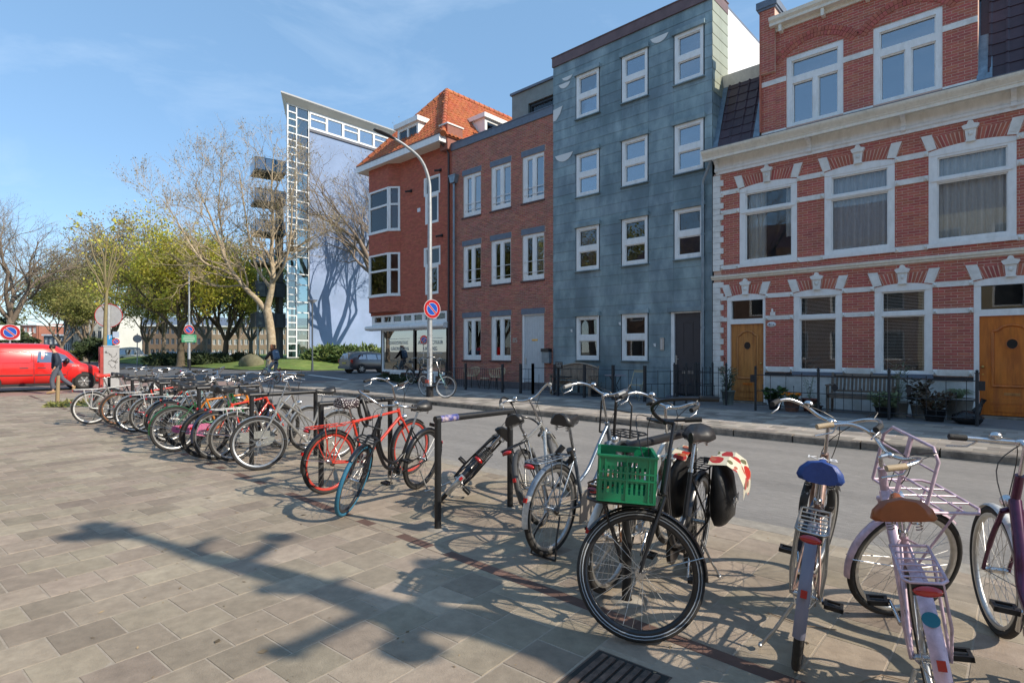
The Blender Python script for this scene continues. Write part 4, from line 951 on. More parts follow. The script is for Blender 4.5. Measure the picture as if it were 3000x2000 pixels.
S_BLACK = mat('black_saddle', (.02, .02, .021), .38, n=.1, ns=20); S_BROWN = mat('brown_leather_saddle', (.28, .075, .02), .38, n=.15, ns=12, coat=.2)
S_BLUE = mat('blue_saddle_cover', (.02, .06, .25), .45, n=.15, ns=20, bump=.5, bs=30); S_RED = mat('red_saddle', (.5, .03, .02), .45); S_GREY = mat('worn_grey_saddle', (.27, .25, .21), .7, n=.3, ns=25, bump=.4, bs=40)
GRIPB = mat('black_grip', (.02, .02, .02), .7, bump=.5, bs=150); GRIPT = mat('tan_grip', (.42, .32, .20), .6, bump=.3, bs=120); GRIPG = mat('grey_grip', (.30, .30, .29), .5)
CHAINM = mat('oily_steel', (.20, .18, .16), .45, metal=.8, n=.3, ns=40); RUSTY = mat('rusty_steel', (.22, .11, .06), .7, metal=.5, n=.4, ns=40)
TYRES = {}
def polka():
    m = bpy.data.materials.new('polka_dot_cover'); m.use_nodes = True; t = m.node_tree; K = t.links.new; b = t.nodes['Principled BSDF']; b.inputs['Roughness'].default_value = .7
    g = t.nodes.new('ShaderNodeTexCoord'); v = t.nodes.new('ShaderNodeTexVoronoi'); v.inputs['Scale'].default_value = 42; v.inputs['Randomness'].default_value = .55
    K(g.outputs['Object'], v.inputs['Vector']); r_ = t.nodes.new('ShaderNodeMath'); r_.operation = 'LESS_THAN'; r_.inputs[1].default_value = .33; K(v.outputs['Distance'], r_.inputs[0])
    x = t.nodes.new('ShaderNodeMix'); x.data_type = 'RGBA'; x.inputs['A'].default_value = (.035, .022, .028, 1); x.inputs['B'].default_value = (.65, .62, .6, 1); K(r_.outputs[0], x.inputs['Factor']); K(x.outputs['Result'], b.inputs['Base Color']); return m
S_POLKA = polka()
def circ(r, n, y=0, z=0): return [(r * math.cos(2 * math.pi * i / n), y, z + r * math.sin(2 * math.pi * i / n)) for i in range(n)]
def arc(c, r, a0, a1, n, y=0): return [Vector((c[0] + r * math.cos(R(a0 + (a1 - a0) * i / n)), y, c[1] + r * math.sin(R(a0 + (a1 - a0) * i / n)))) for i in range(n + 1)]
def smooth(P, k=6):
    """Catmull-Rom through points"""
    P = [Vector(p) for p in P]; out = []
    for i in range(len(P) - 1):
        a, b_, c_, d_ = P[max(i - 1, 0)], P[i], P[i + 1], P[min(i + 2, len(P) - 1)]
        for j in range(k):
            t = j / k; out.append(.5 * ((2 * b_) + (c_ - a) * t + (2 * a - 5 * b_ + 4 * c_ - d_) * t * t + (3 * b_ - a - 3 * c_ + d_) * t ** 3))
    out.append(P[-1]); return out
def wheel(root, hub, X, rim_m, tyre_m, stripe=None, hi=True, sp_m=None, name='wheel', dyn=.016, tw=.020):
    n = 48 if hi else 28; c = Vector((hub[0], 0, hub[1])); T = X @ Matrix.Translation(c)
    m = MB(); rr = WR - tw * 2 - .003
    prof = [(-.014, .004), (-.014, -.014), (-.006, -.021), (.006, -.021), (.014, -.014), (.014, .004)]
    b0 = 0
    for i in range(n):
        t = 2 * math.pi * i / n
        for (yy, dr_) in prof: m.v.append(((rr + dr_) * math.cos(t), yy, (rr + dr_) * math.sin(t)))
    k = len(prof)
    for i in range(n):
        for j in range(k - 1): i2 = (i + 1) % n; m.f.append((i * k + j, i * k + j + 1, i2 * k + j + 1, i2 * k + j)); m.c.append(0); m.s.append(True)
    m.xf(T); w_ = ob(name, m, rim_m, root, False)
    m = MB(); m.tube(circ(WR - tw, n), tw, 10 if hi else 6, closed=True); m.xf(T); ob('tyre', m, tyre_m, w_, False)
    if stripe:
        for s in (-1, 1):
            m = MB(); r0, r1 = WR - tw * 1.85, WR - tw * .95
            for i in range(n):
                a, b_ = 2 * math.pi * i / n, 2 * math.pi * (i + 1) / n; y0, y1 = s * (tw * .70), s * (tw * 1.02)
                m.face([(r0 * math.cos(a), y0, r0 * math.sin(a)), (r0 * math.cos(b_), y0, r0 * math.sin(b_)), (r1 * math.cos(b_), y1, r1 * math.sin(b_)), (r1 * math.cos(a), y1, r1 * math.sin(a))], sm=True)
            m.xf(T); ob('tyre_stripe', m, stripe, w_, False)
    m = MB(); m.cyl((0, -.05, 0), (0, .05, 0), dyn, 10); m.cyl((0, -.033, 0), (0, -.028, 0), .028, 10); m.cyl((0, .028, 0), (0, .033, 0), .028, 10); m.cyl((0, -.068, 0), (0, .068, 0), .007, 6); m.xf(T); ob('hub', m, CHROME, w_, False)
    m = MB(); ns = 36 if hi else 24
    for i in range(ns):
        s = 1 if i % 2 else -1; a = 2 * math.pi * i / ns; off = (.75 if (i // 2) % 2 else -.75); h = a + off
        m.tube([(.026 * math.cos(h), s * .030, .026 * math.sin(h)), ((rr - .02) * math.cos(a), s * .003, (rr - .02) * math.sin(a))], .00125 if hi else .0016, 3, cap=False)
    m.xf(T); o = ob('spokes', m, sp_m or ALU, w_, False); return w_
def fender(root, hub, a0, a1, X, m_, wd=.026, tip=None, name='fender', off=.016):
    r = WR + off; n = 18; b = MB(); q = 6
    for i in range(n + 1):
        t = R(a0 + (a1 - a0) * i / n)
        for j in range(q + 1):
            u = -1 + 2 * j / q; rr = r - .014 * u * u
            b.v.append((hub[0] + rr * math.cos(t), u * wd, hub[1] + rr * math.sin(t)))
    for i in range(n):
        for j in range(q): a = i * (q + 1) + j; b.f.append((a, a + 1, a + q + 2, a + q + 1)); b.c.append(0); b.s.append(True)
    f = ob(name, b.xf(X), m_, root, False)
    if tip:
        b2 = MB(); n2 = 5; da = 38 * (1 if a1 > a0 else -1)
        for i in range(n2 + 1):
            t = R(a1 - da + da * i / n2)
            for j in range(q + 1):
                u = -1 + 2 * j / q; rr = r + .0015 - .014 * u * u; b2.v.append((hub[0] + rr * math.cos(t), u * wd * 1.04, hub[1] + rr * math.sin(t)))
        for i in range(n2):
            for j in range(q): a = i * (q + 1) + j; b2.f.append((a, a + 1, a + q + 2, a + q + 1)); b2.c.append(0); b2.s.append(True)
        ob('fender_tip', b2.xf(X), tip, f, False)
    # stays
    b3 = MB(); te = R(a0 + (a1 - a0) * .86); e = (hub[0] + (r - .01) * math.cos(te), (r - .01) * math.sin(te) + hub[1])
    for s in (-1, 1): b3.tube([(hub[0], s * .055, hub[1]), (e[0], s * wd, e[1])], .003, 4)
    ob('fender_stay', b3.xf(X), CHROME, f, False); return f
def saddle(root, p, X, m_, L_=.27, W_=.10, sprung=True, nose=1, tilt=0., name='saddle', label=None, covered=False):
    b = MB(); S = [(-.5, .72, .0), (-.46, .95, .004), (-.32, 1.0, .0), (-.12, .78, -.004), (.08, .42, -.004), (.28, .26, .0), (.45, .23, .004), (.5, .14, .0)]
    q = 12; T = X @ Matrix.Translation(Vector(p)) @ Matrix.Rotation(-tilt, 4, 'Y')
    n0 = len(b.v)
    for (u, w_, dz) in S:
        hw = W_ * w_
        for j in range(q):
            a = 2 * math.pi * j / q; cy, cz = math.cos(a), math.sin(a)
            z = (cz * (.058 if u < -.1 else .040) if cz > 0 else cz * (.034 if not covered else .055)); sq = hw * (abs(cy) ** .75) * (1 if cy > 0 else -1)
            b.v.append((u * L_, sq, z + dz - .03 * abs(cy) ** 2 * w_ + (.012 if u < -.3 else 0)))
    for i in range(len(S) - 1):
        for j in range(q): j2 = (j + 1) % q; a = n0 + i * q; b.f.append((a + j, a + j2, a + q + j2, a + q + j)); b.c.append(0); b.s.append(True)
    b.face([b.v[n0 + j] for j in range(q)], sm=True); b.face([b.v[n0 + (len(S) - 1) * q + j] for j in range(q)][::-1], sm=True)
    s_ = ob(name, b.xf(T), m_, root, False)
    if label: s_['label'] = label
    r_ = MB()
    for s in (-1, 1):
        r_.tube([(.12, s * .012, -.03), (.03, s * .022, -.045), (-.08, s * .03, -.045), (-.11, s * .045, -.035)], .0035, 5)
        if sprung: r_.tube([(-.095 + .010 * math.cos(k * 1.2), s * .05 + .012 * math.sin(k * 1.2), -.068 + .0022 * k) for k in range(22)], .0028, 4)
    ob('saddle_rails', r_.xf(T), CHROME, s_, False); return s_
def stadium(b, c0, r0, c1, r1, y0, y1, n=12):
    c0 = Vector((c0[0], 0, c0[1])); c1 = Vector((c1[0], 0, c1[1])); d = (c1 - c0); L_ = d.length; a = math.atan2(d.z, d.x); be = math.acos(max(-1, min(1, (r0 - r1) / L_)))
    P = []
    for i in range(n + 1): t = a + be + (2 * math.pi - 2 * be) * i / n; P.append((c0.x + r0 * math.cos(t), c0.z + r0 * math.sin(t)))
    for i in range(n + 1): t = a - be + 2 * be * i / n; P.append((c1.x + r1 * math.cos(t), c1.z + r1 * math.sin(t)))
    b.prism(P, y0, y1); return b
def bike(name, label, X, Y, head, lean=0., steer=0., wb=1.12, frame='step', fm=F_BLACK, rim=ALU, tyre=RUBBER, rtyre=None, stripe=None, fend=None, ftip=None, rack=None, sad=S_BLACK, sadh=.97, bar='omni', barm=CHROME, grip=GRIPB,
         case=None, casew=.05, frack=None, light=True, taill=True, stand='side', hi=True, crank=30., group=None, z=0., fork=None, seatx=0., cat='bicycle', barh=1.08, twoleg=False, rfend=None, sadtilt=0., sadlabel=None, nof=False, wbk=0, sadcov=False, dyn=.016, rackhi=.0, wsad=.095):
    W = Matrix.Translation((X, Y, z)) @ Matrix.Rotation(R(head), 4, 'Z') @ Matrix.Rotation(R(lean), 4, 'X')
    root = thing(name, None, label, cat, group, M4=W); I4 = Matrix(); rtyre = rtyre or tyre; seg = 10 if hi else 6
    rh = (0, WR); fh = (wb, WR); BB = Vector((.455, 0, .285)); u = Vector((-.36, 0, .933)).normalized()
    seatT = Vector((.455, 0, .285)) + Vector((-.34, 0, .94)).normalized() * .50      # top of seat tube
    hb = Vector((wb - .215, 0, .74)); ht = hb + u * (.20 if frame != 'diamond' else .16)
    f = MB(); tr = .0165
    if frame == 'diamond': 
        hb = Vector((wb - .20, 0, .72)); ht = hb + u * .14; seatT = BB + Vector((-.34, 0, .94)).normalized() * .54
        f.cyl(BB, seatT, .016, seg); f.cyl(BB, hb + u * .03, .019, seg); f.cyl(seatT - u * .04, ht - u * .03, .016, seg)
    elif frame == 'step':
        f.cyl(BB, seatT, .016, seg); f.tube(smooth([hb + u * .02, hb + Vector((-.14, 0, -.17)), hb + Vector((-.30, 0, -.345)), BB + Vector((.06, 0, .03)), BB]), .020, seg)
        f.tube(smooth([ht - u * .03, ht + Vector((-.12, 0, -.16)), ht + Vector((-.30, 0, -.36)), BB + (seatT - BB) * .42]), .0155, seg)
    elif frame == 'oma':
        f.cyl(BB, seatT, .016, seg); f.tube(smooth([hb + u * .03, hb + Vector((-.13, 0, -.19)), hb + Vector((-.27, 0, -.36)), BB + Vector((.05, 0, .04)), BB]), .019, seg)
        f.tube(smooth([ht - u * .02, ht + Vector((-.02, 0, -.22)), ht + Vector((-.14, 0, -.43)), ht + Vector((-.32, 0, -.53)), BB + (seatT - BB) * .38]), .0165, seg)
    elif frame == 'mixte':
        f.cyl(BB, seatT, .016, seg); f.cyl(BB, hb + u * .03, .018, seg)
        f.cyl(ht - u * .03, BB + (seatT - BB) * .55, .015, seg)
    elif frame == 'low':   # one thick low tube
        f.cyl(BB, seatT, .018, seg); f.tube(smooth([hb + u * .05, hb + Vector((-.16, 0, -.16)), BB + Vector((.20, 0, .13)), BB + Vector((0, 0, .05))]), .028, seg)
    f.cyl(hb, ht, .021, seg); f.cyl(BB + Vector((0, -.035, 0)), BB + Vector((0, .035, 0)), .022, seg)
    for s in (-1, 1):
        f.tube([BB + Vector((-.04, s * .025, 0)), Vector((.08, s * .055, WR - .01)), Vector((0, s * .058, WR))], .009, 6)
        f.tube([seatT + Vector((.005, s * .014, -.05)), Vector((.05, s * .052, WR + .09)), Vector((0, s * .058, WR))], .007, 6)
    ob('frame', f, fm, root, False)
    # steering transform
    cc = hb; Rm = Matrix.Rotation(R(steer), 4, u); S = Matrix.Translation(cc) @ Rm @ Matrix.Translation(-cc)
    g = MB()
    for s in (-1, 1): g.tube(smooth([hb + Vector((-.0, s * .045, -.02)), Vector((wb - .12, s * .055, WR + .22)), Vector((wb - .035, s * .056, WR + .07)), Vector((wb, s * .056, WR))], 5), [.013] * 8 + [.0095] * 8, seg)
    g.tube([hb + Vector((0, -.05, -.02)), hb + Vector((0, 0, .0)), hb + Vector((0, .05, -.02))], .016, seg); ob('fork', g.xf(S), fork or fm, root, False)
    wheel(root, fh, S, rim, tyre, stripe, hi, name='front_wheel', dyn=dyn); wheel(root, rh, I4, rim, rtyre, stripe, hi, name='rear_wheel')
    if not nof:
        fd = fend or fm
        fender(root, fh, 48, 195, S, fd, name='front_fender'); fender(root, rh, 20, 190, I4, rfend or fd, tip=ftip, name='rear_fender')
    # stem + bars
    st = ht + u * (barh - ht.z) / u.z; b = MB(); b.cyl(ht, st, .011, seg); b.tube([st, st + Vector((.045, 0, .012))], .012, seg); b.blob(st + Vector((.05, 0, .012)), .018, .03, .018, 8, 6)
    c0 = st + Vector((.055, 0, .012)); br = .011
    half = {'omni': [(0, 0, 0), (.012, .08, .012), (.005, .17, .055), (-.06, .245, .075), (-.155, .275, .06), (-.24, .275, .045)],
            'oma': [(0, 0, 0), (.045, .06, .03), (.07, .15, .065), (.03, .24, .075), (-.07, .285, .06), (-.17, .285, .045), (-.26, .27, .03)],
            'flat': [(0, 0, 0), (.0, .1, .004), (-.01, .2, .01), (-.025, .29, .015)],
            'wide': [(0, 0, 0), (.05, .05, .06), (.06, .13, .12), (.01, .23, .13), (-.11, .28, .10), (-.22, .275, .08)]}[bar]
    fullp = [c0 + Vector((p[0], -p[1], p[2])) for p in half[::-1]] + [c0 + Vector(p) for p in half[1:]]
    sm = smooth(fullp, 4); b.tube(sm, br, seg); ho = ob('handlebar', b.xf(S), barm, root, False)
    for s in (0, 1):
        P = sm if s else sm[::-1]; gp = P[-5:] if bar != 'flat' else P[-4:]; g = MB()
        g.tube(gp + [gp[-1] + (gp[-1] - gp[-2]).normalized() * .012], .0165, 8); ob('grip', g.xf(S), grip, ho, False)
        if hi and bar != 'oma' or bar == 'flat':
            lv = MB(); q = P[-6]; dr_ = (P[-1] - P[-4]).normalized(); lv.tube([q + Vector((0, 0, -.012)), q + dr_ * .04 + Vector((.02, 0, -.045)), q + dr_ * .14 + Vector((.01, 0, -.05))], .005, 5); ob('brake_lever', lv.xf(S), CHROME, ho, False)
    if hi:
        cb = MB(); q = sm[len(sm) // 4]; cb.tube(smooth([q, q + Vector((.10, .02, .03)), hb + Vector((.07, .04, .22)), hb + Vector((.02, .03, 0))], 5), .0028, 4); cb.tube(smooth([sm[-len(sm) // 4], c0 + Vector((.10, -.02, -.02)), hb + Vector((.05, 0, .06))], 5), .0028, 4); ob('brake_cable', cb.xf(S), PLASTB, ho, False)
        be = MB(); q = sm[len(sm) * 2 // 3]; be.cyl(q, q + Vector((0, 0, .02)), .008, 6); be.lathe([(.0, .045), (.018, .042), (.027, .03), (.028, .02), (.0, .018)], 12, q); ob('bell', be.xf(S), CHROME if barm is CHROME else PLASTB, ho, False)
    if light:
        lt = MB(); q = hb + Vector((.075, 0, .02)); lt.lathe([(.0, -.06), (.02, -.055), (.033, -.01), (.035, .0)], 12, q, X=Matrix.Rotation(R(90), 4, 'Y')); lt.tube([hb + Vector((.01, 0, -.01)), q + Vector((-.03, 0, -.01))], .005, 5)
        lo = ob('headlight', lt.xf(S), CHROME if hi and fm is not F_BLACK else PLASTB, root, False); ln = MB(); ln.lathe([(.034, .0), (.02, .006), (0, .008)], 12, q, X=Matrix.Rotation(R(90), 4, 'Y')); ob('lens', ln.xf(S), LENS, lo, False)
    # seat
    d_ = Vector((-.34, 0, .94)).normalized(); sp = seatT + d_ * ((sadh - .05 - seatT.z) / d_.z); b = MB(); b.cyl(seatT, sp, .0125, 8); b.cyl(seatT + d_ * -.01, seatT + d_ * .012, .02, 8); ob('seatpost', b, CHROME, root, False)
    saddle(root, sp + Vector((-.015 + seatx, 0, .05)), I4, sad, label=sadlabel, tilt=sadtilt, covered=sadcov, W_=wsad, L_=.27)
    # cranks
    cr = MB(); ca = R(crank); pe = []
    for s in (-1, 1):
        e = BB + Vector((.165 * math.cos(ca) * s, s * .075, .165 * math.sin(ca) * s)); cr.tube([BB + Vector((0, s * .055, 0)), e], [.011, .008], 6); pe.append((e, s))
    cr.lathe([(.09, .0), (.095, .002), (.09, .004), (.075, .004), (.075, 0), (.09, 0)], 24, BB + Vector((0, -.045, 0)), X=Matrix.Rotation(R(90), 4, 'X')); cro = ob('crank', cr, CHROME, root, False)
    for e, s in pe:
        p = MB(); 
        for dx in (-.045, .03): p.box(e.x + dx, e.x + dx + .015, e.y + (.01 if s > 0 else -.10), e.y + (.10 if s > 0 else -.01), e.z - .011, e.z + .011)
        for dy in (.01, .085): p.box(e.x - .045, e.x + .045, e.y + (dy if s > 0 else -dy - .014), e.y + (dy + .014 if s > 0 else -dy), e.z - .010, e.z + .010)
        p.cyl(e, e + Vector((0, s * .095, 0)), .010, 6); ob('pedal', p, PLASTB, cro, False)
    if case: b = MB(); stadium(b, rh, .055, (BB.x, BB.z), .105, -.062, -.035); ob('chain_case', b, case, root, False)
    else:
        b = MB(); b.cyl(BB + Vector((.0, -.045, .088)), Vector((0, -.045, WR + .035)), .004, 4); b.cyl(BB + Vector((.0, -.045, -.088)), Vector((0, -.045, WR - .035)), .004, 4); b.lathe([(.035, 0), (.036, .004), (.0, .004)], 14, (0, -.045, WR), X=Matrix.Rotation(R(90), 4, 'X')); ob('chain', b, CHAINM, root, False)
    if rack:
        b = MB(); zt = WR * 2 + .055 + rackhi; x0, x1 = -.30, .13; wd = .065
        b.tube([(x1, -wd, zt), (x0 + .03, -wd, zt), (x0, -wd + .02, zt), (x0, wd - .02, zt), (x0 + .03, wd, zt), (x1, wd, zt)], .006, 6); b.cyl((x1, -wd, zt), (x1, wd, zt), .006, 6)
        for s in (-1, 1): b.tube([(-.01, s * .065, WR), (-.09, s * .075, WR + .16), (-.13, s * wd, zt)], .006, 6); b.cyl((-.01, s * .065, WR), (.02, s * wd, zt), .006, 6); b.cyl((x1, s * wd * .6, zt), seatT + Vector((0, s * .014, -.03)), .005, 5)
        for yy in (0,): b.cyl((x0, yy, zt - .006), (x1, yy, zt - .006), .004, 5)
        for xx in (-.24, -.18, -.11, -.04, .04): b.cyl((xx, -wd, zt), (xx, wd, zt), .004, 5)
        ro = ob('rear_rack', b, rack, root, False)
    if taill:
        zt = WR * 2 + .02 + rackhi; b = MB(); xx = -.31 if rack else -.12
        b.blob((xx - .004, 0, zt + .011), .020, .046 if rack else .024, .019, 12, 8); to = ob('tail_light', b, REDL, root, False); b = MB(); b.box(xx + .001, xx + .018, -.046, .046, zt - .006, zt + .03); ob('housing', b, PLASTB, to, False)
        b = MB(); ta = R(158); b.box(-.007, .007, -.013, .013, -.017, .017, X=Matrix.Translation((math.cos(ta) * (WR + .03), 0, WR + math.sin(ta) * (WR + .03))) @ Matrix.Rotation(-ta + math.pi, 4, 'Y')); ob('reflector', b, REDL, root, False)
    b = MB()
    if stand == 'side': b.tube([(.10, .05, .25), (.06, .12, .10), (.04, .17, .015)], .009, 6); b.blob((.04, .175, .012), .03, .012, .012, 6, 4)
    elif stand == 'double':
        for s in (-1, 1): b.tube([(.02, s * .06, .30), (-.08, s * .10, .15), (-.10, s * .11, .01)], .007, 6)
        b.cyl((-.10, -.11, .01), (-.10, .11, .01), .007, 6)
    if b.v: ob('kickstand', b, BLACKM if stand == 'double' else ALU, root, False)
    return root, W, S, dict(hb=hb, ht=ht, st=st, BB=BB, seatT=seatT, wb=wb, sad=sp, c0=c0)
def front_rack(root, S, P, m_, kind='flat', L_=.34, wd=.17, zz=.0):
    b = MB(); hb = P['hb']; wb = P['wb']; z = .80 + zz; x0 = hb.x + .06; x1 = x0 + L_
    b.tube([(x0, -wd, z), (x1 - .05, -wd, z), (x1, -wd + .05, z), (x1, wd - .05, z), (x1 - .05, wd, z), (x0, wd, z)], .008, 6); b.cyl((x0, -wd, z), (x0, wd, z), .008, 6)
    for yy in (-.08, 0, .08): b.cyl((x0, yy, z), (x1, yy, z), .006, 5)
    for xx in (.33, .66): b.cyl((x0 + L_ * xx, -wd, z), (x0 + L_ * xx, wd, z), .006, 5)
    for s in (-1, 1): b.tube([(wb, s * .065, WR), (x1 - .08, s * wd * .6, z)], .007, 6)
    if kind == 'high':
        h = .34
        b.tube([(x0, -wd, z), (x0, -wd, z + h - .06), (x0, -wd + .05, z + h), (x0, wd - .05, z + h), (x0, wd, z + h - .06), (x0, wd, z)], .009, 6)
        for q in (.33, .66): b.cyl((x0, -wd, z + h * q), (x0, wd, z + h * q), .006, 5)
        b.box(x0 - .012, x0 + .0, -.012, .012, z, z + h)
    else: b.tube([(x0, -wd, z), (x0 - .01, -wd, z + .10), (x0 - .01, wd, z + .10), (x0, wd, z)], .008, 6)
    return ob('front_rack', b.xf(S), m_, root, False)
# ---- nearest bikes -------------------------------------------------------
STRIPE = mat('reflective_stripe', (.40, .43, .46), .4)
r1, W1, S1, P1 = bike('bicycle', 'black bicycle with a green crate over its front wheel and bags on the back', -1.76, 3.80, -78.5, lean=-3, steer=-70, frame='oma', fm=F_BLACK, rim=F_BLACK, stripe=STRIPE, bar='oma', barm=F_BLACK, rack=BLACKM, sad=S_BLACK, barh=1.13, fend=F_BLACK, ftip=F_WHITE, wb=1.13, crank=-60, sadh=.98, wsad=.115, case=F_BLACK)
YS = Matrix.Translation(P1['hb']) @ Matrix.Rotation(R(-68), 4, 'Z') @ Matrix.Translation(-P1['hb'])
front_rack(r1, YS, P1, F_BLACK, 'flat', .36, .14, -.098)
text('frame_mark', 'Batavus', .05, Vector((.72, -.023, .50)), Matrix.Rotation(R(90), 4, 'X') @ Matrix.Rotation(R(45), 4, 'Z'), mat('frame_letters', (.5, .5, .5), .4), r1, .001, world=False) if False else None
m = MB(); m.box(P1['hb'].x - .03, P1['hb'].x + .02, -.024, -.0225, .80, .84); 
# green crate on the front rack
GR = mat('green_plastic_crate', (.004, .20, .085), .34, n=.08, ns=10, coat=.15)
XC = W1 @ YS @ Matrix.Translation((P1['hb'].x + .215, 0, .715)) @ Matrix.Rotation(R(3), 4, 'X') 
ct = thing('plastic_crate', None, 'bright green slotted plastic crate on the front rack of the black bicycle', 'crate', M4=XC)
def crate_side(L_, h, X, nm, hand=True):
    hs = []
    n = 5
    for half in (-1, 1):
        for row in (0, 1):
            for i in range(n): x = half * (L_ * .235) - .055 + i * .026 - .005; z = .045 + row * .085; hs.append(H(x, x + .012, z, z + .062))
    if hand: hs.append(H(-.055, .055, h - .058, h - .032))
    b = MB(); b.slab(-L_ / 2, L_ / 2, 0, h, -.002, .002, hs, X=X); 
    for z in (.0, .118, h - .095, h - .014): b.box(-L_ / 2, L_ / 2, -.009, -.0025, z, z + .009, X=X)
    for x in (-L_ / 2, -L_ * .40, -.004, L_ * .38, L_ / 2 - .008): b.box(x, x + .008, -.0085, -.003, .0095, h - .0145, X=X)
    b.box(-L_ / 2 - .006, L_ / 2 + .006, -.014, .004, h - .006, h + .004, X=X)
    return ob('crate_side', b, GR, ct, False)
CL, CW, CH = .30, .38, .25
for a, l, d in ((0, CL, CW / 2), (180, CL, CW / 2), (90, CW, CL / 2), (270, CW, CL / 2)):
    crate_side(l, CH, Matrix.Rotation(R(a), 4, 'Z') @ Matrix.Translation((0, -d, 0)), 'crate_side')
ob('crate_floor', MB().box(-CL / 2, CL / 2, -CW / 2, CW / 2, -.002, .004), GR, ct, False)
# panniers with floral flap on the black bicycle
PB = mat('black_pannier_cloth', (.014, .014, .015), .45, n=.3, ns=9, bump=.6, bs=14)
def floral():
    m = mat('floral_oilcloth', (.62, .58, .44), .3, n=.06, ns=10); t = m.node_tree; N = t.nodes; K = t.links.new; b = N['Principled BSDF']; src = b.inputs['Base Color'].links[0].from_socket
    g = N.new('ShaderNodeTexCoord')
    for sc_, th, colr in ((9.5, .30, (.42, .03, .02, 1)), (17, .24, (.40, .12, .06, 1)), (14, .20, (.14, .13, .05, 1))):
        v = N.new('ShaderNodeTexVoronoi'); v.inputs['Scale'].default_value = sc_; mp_ = N.new('ShaderNodeMapping'); mp_.inputs['Location'].default_value = (sc_, 1, 2); K(g.outputs['Object'], mp_.inputs[0]); K(mp_.outputs[0], v.inputs['Vector'])
        nn = N.new('ShaderNodeTexNoise'); nn.inputs['Scale'].default_value = 18; K(g.outputs['Object'], nn.inputs['Vector']); ad = N.new('ShaderNodeMath'); ad.operation = 'MULTIPLY_ADD'; K(nn.outputs[0], ad.inputs[0]); ad.inputs[1].default_value = .25; K(v.outputs['Distance'], ad.inputs[2])
        lt = N.new('ShaderNodeMath'); lt.operation = 'LESS_THAN'; lt.inputs[1].default_value = th + .2; K(ad.outputs[0], lt.inputs[0])
        x = N.new('ShaderNodeMix'); x.data_type = 'RGBA'; K(lt.outputs[0], x.inputs['Factor']); K(src, x.inputs['A']); x.inputs['B'].default_value = colr; src = x.outputs['Result']
    K(src, b.inputs['Base Color']); return m
FLOR = floral()
pn = thing('pannier_bags', None, 'black double pannier with a red flowered flap over the rear wheel of the crate bicycle', 'bag', M4=W1 @ Matrix.Translation((-.04, 0, .76)) @ Matrix.Scale(1.22, 4))
for s in (-1, 1):
    b = MB(); n0 = 0
    rings = []
    for i, (z, hx, hy, yc) in enumerate([(.02, .13, .035, .10), (-.06, .165, .055, .12), (-.18, .165, .07, .13), (-.28, .15, .065, .125), (-.325, .11, .035, .12)]):
        rings.append([(hx * math.cos(t) * (1 + .04 * math.sin(5 * t + i)), s * (yc + hy * math.sin(t) * (1 + .06 * math.cos(3 * t + 2 * i))), z) for t in [2 * math.pi * k / 14 for k in range(14)]])
    for rg in rings: b.v += rg
    for i in range(4):
        for j in range(14): j2 = (j + 1) % 14; b.f.append((i * 14 + j, i * 14 + j2, i * 14 + 14 + j2, i * 14 + 14 + j)); b.c.append(0); b.s.append(True)
    b.face(rings[-1]); b.face(rings[0][::-1]); bg_ = ob('bag', b, PB, pn, False)
    text('lettering', 'Beck', .085, Vector((.05 * s, s * .203, -.17)), Matrix.Rotation(R(90 if s < 0 else -90), 4, 'X') @ (Matrix() if s < 0 else Matrix.Rotation(R(180), 4, 'X') @ Matrix.Rotation(R(180), 4, 'Z') @ Matrix.Rotation(R(180), 4, 'Y') @ Matrix.Rotation(R(0), 4, 'Z')), mat('grey_letters', (.35, .35, .35), .5), bg_, .001, world=False)
    f = MB(); n = 8
    pts = [(.0, .06 * s, .035), (.0, .15 * s, .045), (.0, .20 * s, .01), (.0, .222 * s, -.06), (.0, .215 * s, -.14)]
    for i in range(len(pts) - 1):
        a, b_ = pts[i], pts[i + 1]; w0 = .145 - .008 * i; w1 = .145 - .008 * (i + 1); dz = .03 if s > 0 else 0
        for k in range(6):
            u0, u1 = -1 + k / 3, -1 + (k + 1) / 3
            f.face([(u0 * w0, a[1] + dz * .3 * i, a[2] + .02 * math.sin(4 * u0)), (u1 * w0, a[1] + dz * .3 * i, a[2] + .02 * math.sin(4 * u1)), (u1 * w1, b_[1] + dz * .3 * (i + 1), b_[2] + .02 * math.sin(4 * u1)), (u0 * w1, b_[1] + dz * .3 * (i + 1), b_[2] + .02 * math.sin(4 * u0))], sm=True)
    ob('flap', f, FLOR, pn, False)
# grey blue ladies bike
r2, W2, S2, P2 = bike('bicycle', 'grey blue step through bicycle with a tall black front carrier and double stand', -2.70, 3.33, 95, lean=2, steer=-6, frame='step', fm=F_GREY, rim=ALU, fend=F_GREY, ftip=F_WHITE, rack=F_GREY, stand='double', grip=GRIPG, sadh=1.0, barh=1.16, crank=70)
front_rack(r2, S2, P2, BLACKM, 'high', .34, .16)
lk = MB(); lk.tube([(.18, .03, .80), (.14, .06, .74), (.2, .07, .66), (.27, .05, .64), (.24, -.02, .70), (.19, -.02, .78)], .026, 8); ob('wrapped_lock', lk, S_BLACK, r2, False)
cg = MB(); cg.prism([(.28, .18), (.62, .22), (.66, .34), (.50, .46), (.30, .42)], -.085, -.075); ob('skirt_guard', cg, mat('grey_skirt_guard', (.22, .20, .18), .35), r2, False)
# silver hybrid, knobbly tyre
bike('bicycle', 'silver hybrid bicycle tilting left behind the rack, with red tail lamp', -3.20, 3.86, 114, lean=-20, steer=10, frame='diamond', fm=F_SIL, rim=ALU, rack=BLACKM, grip=GRIPG, bar='omni', fend=mat('dark_grey_fender', (.06, .06, .06), .5), sad=S_BLACK, crank=10, sadh=.95, barh=1.10)
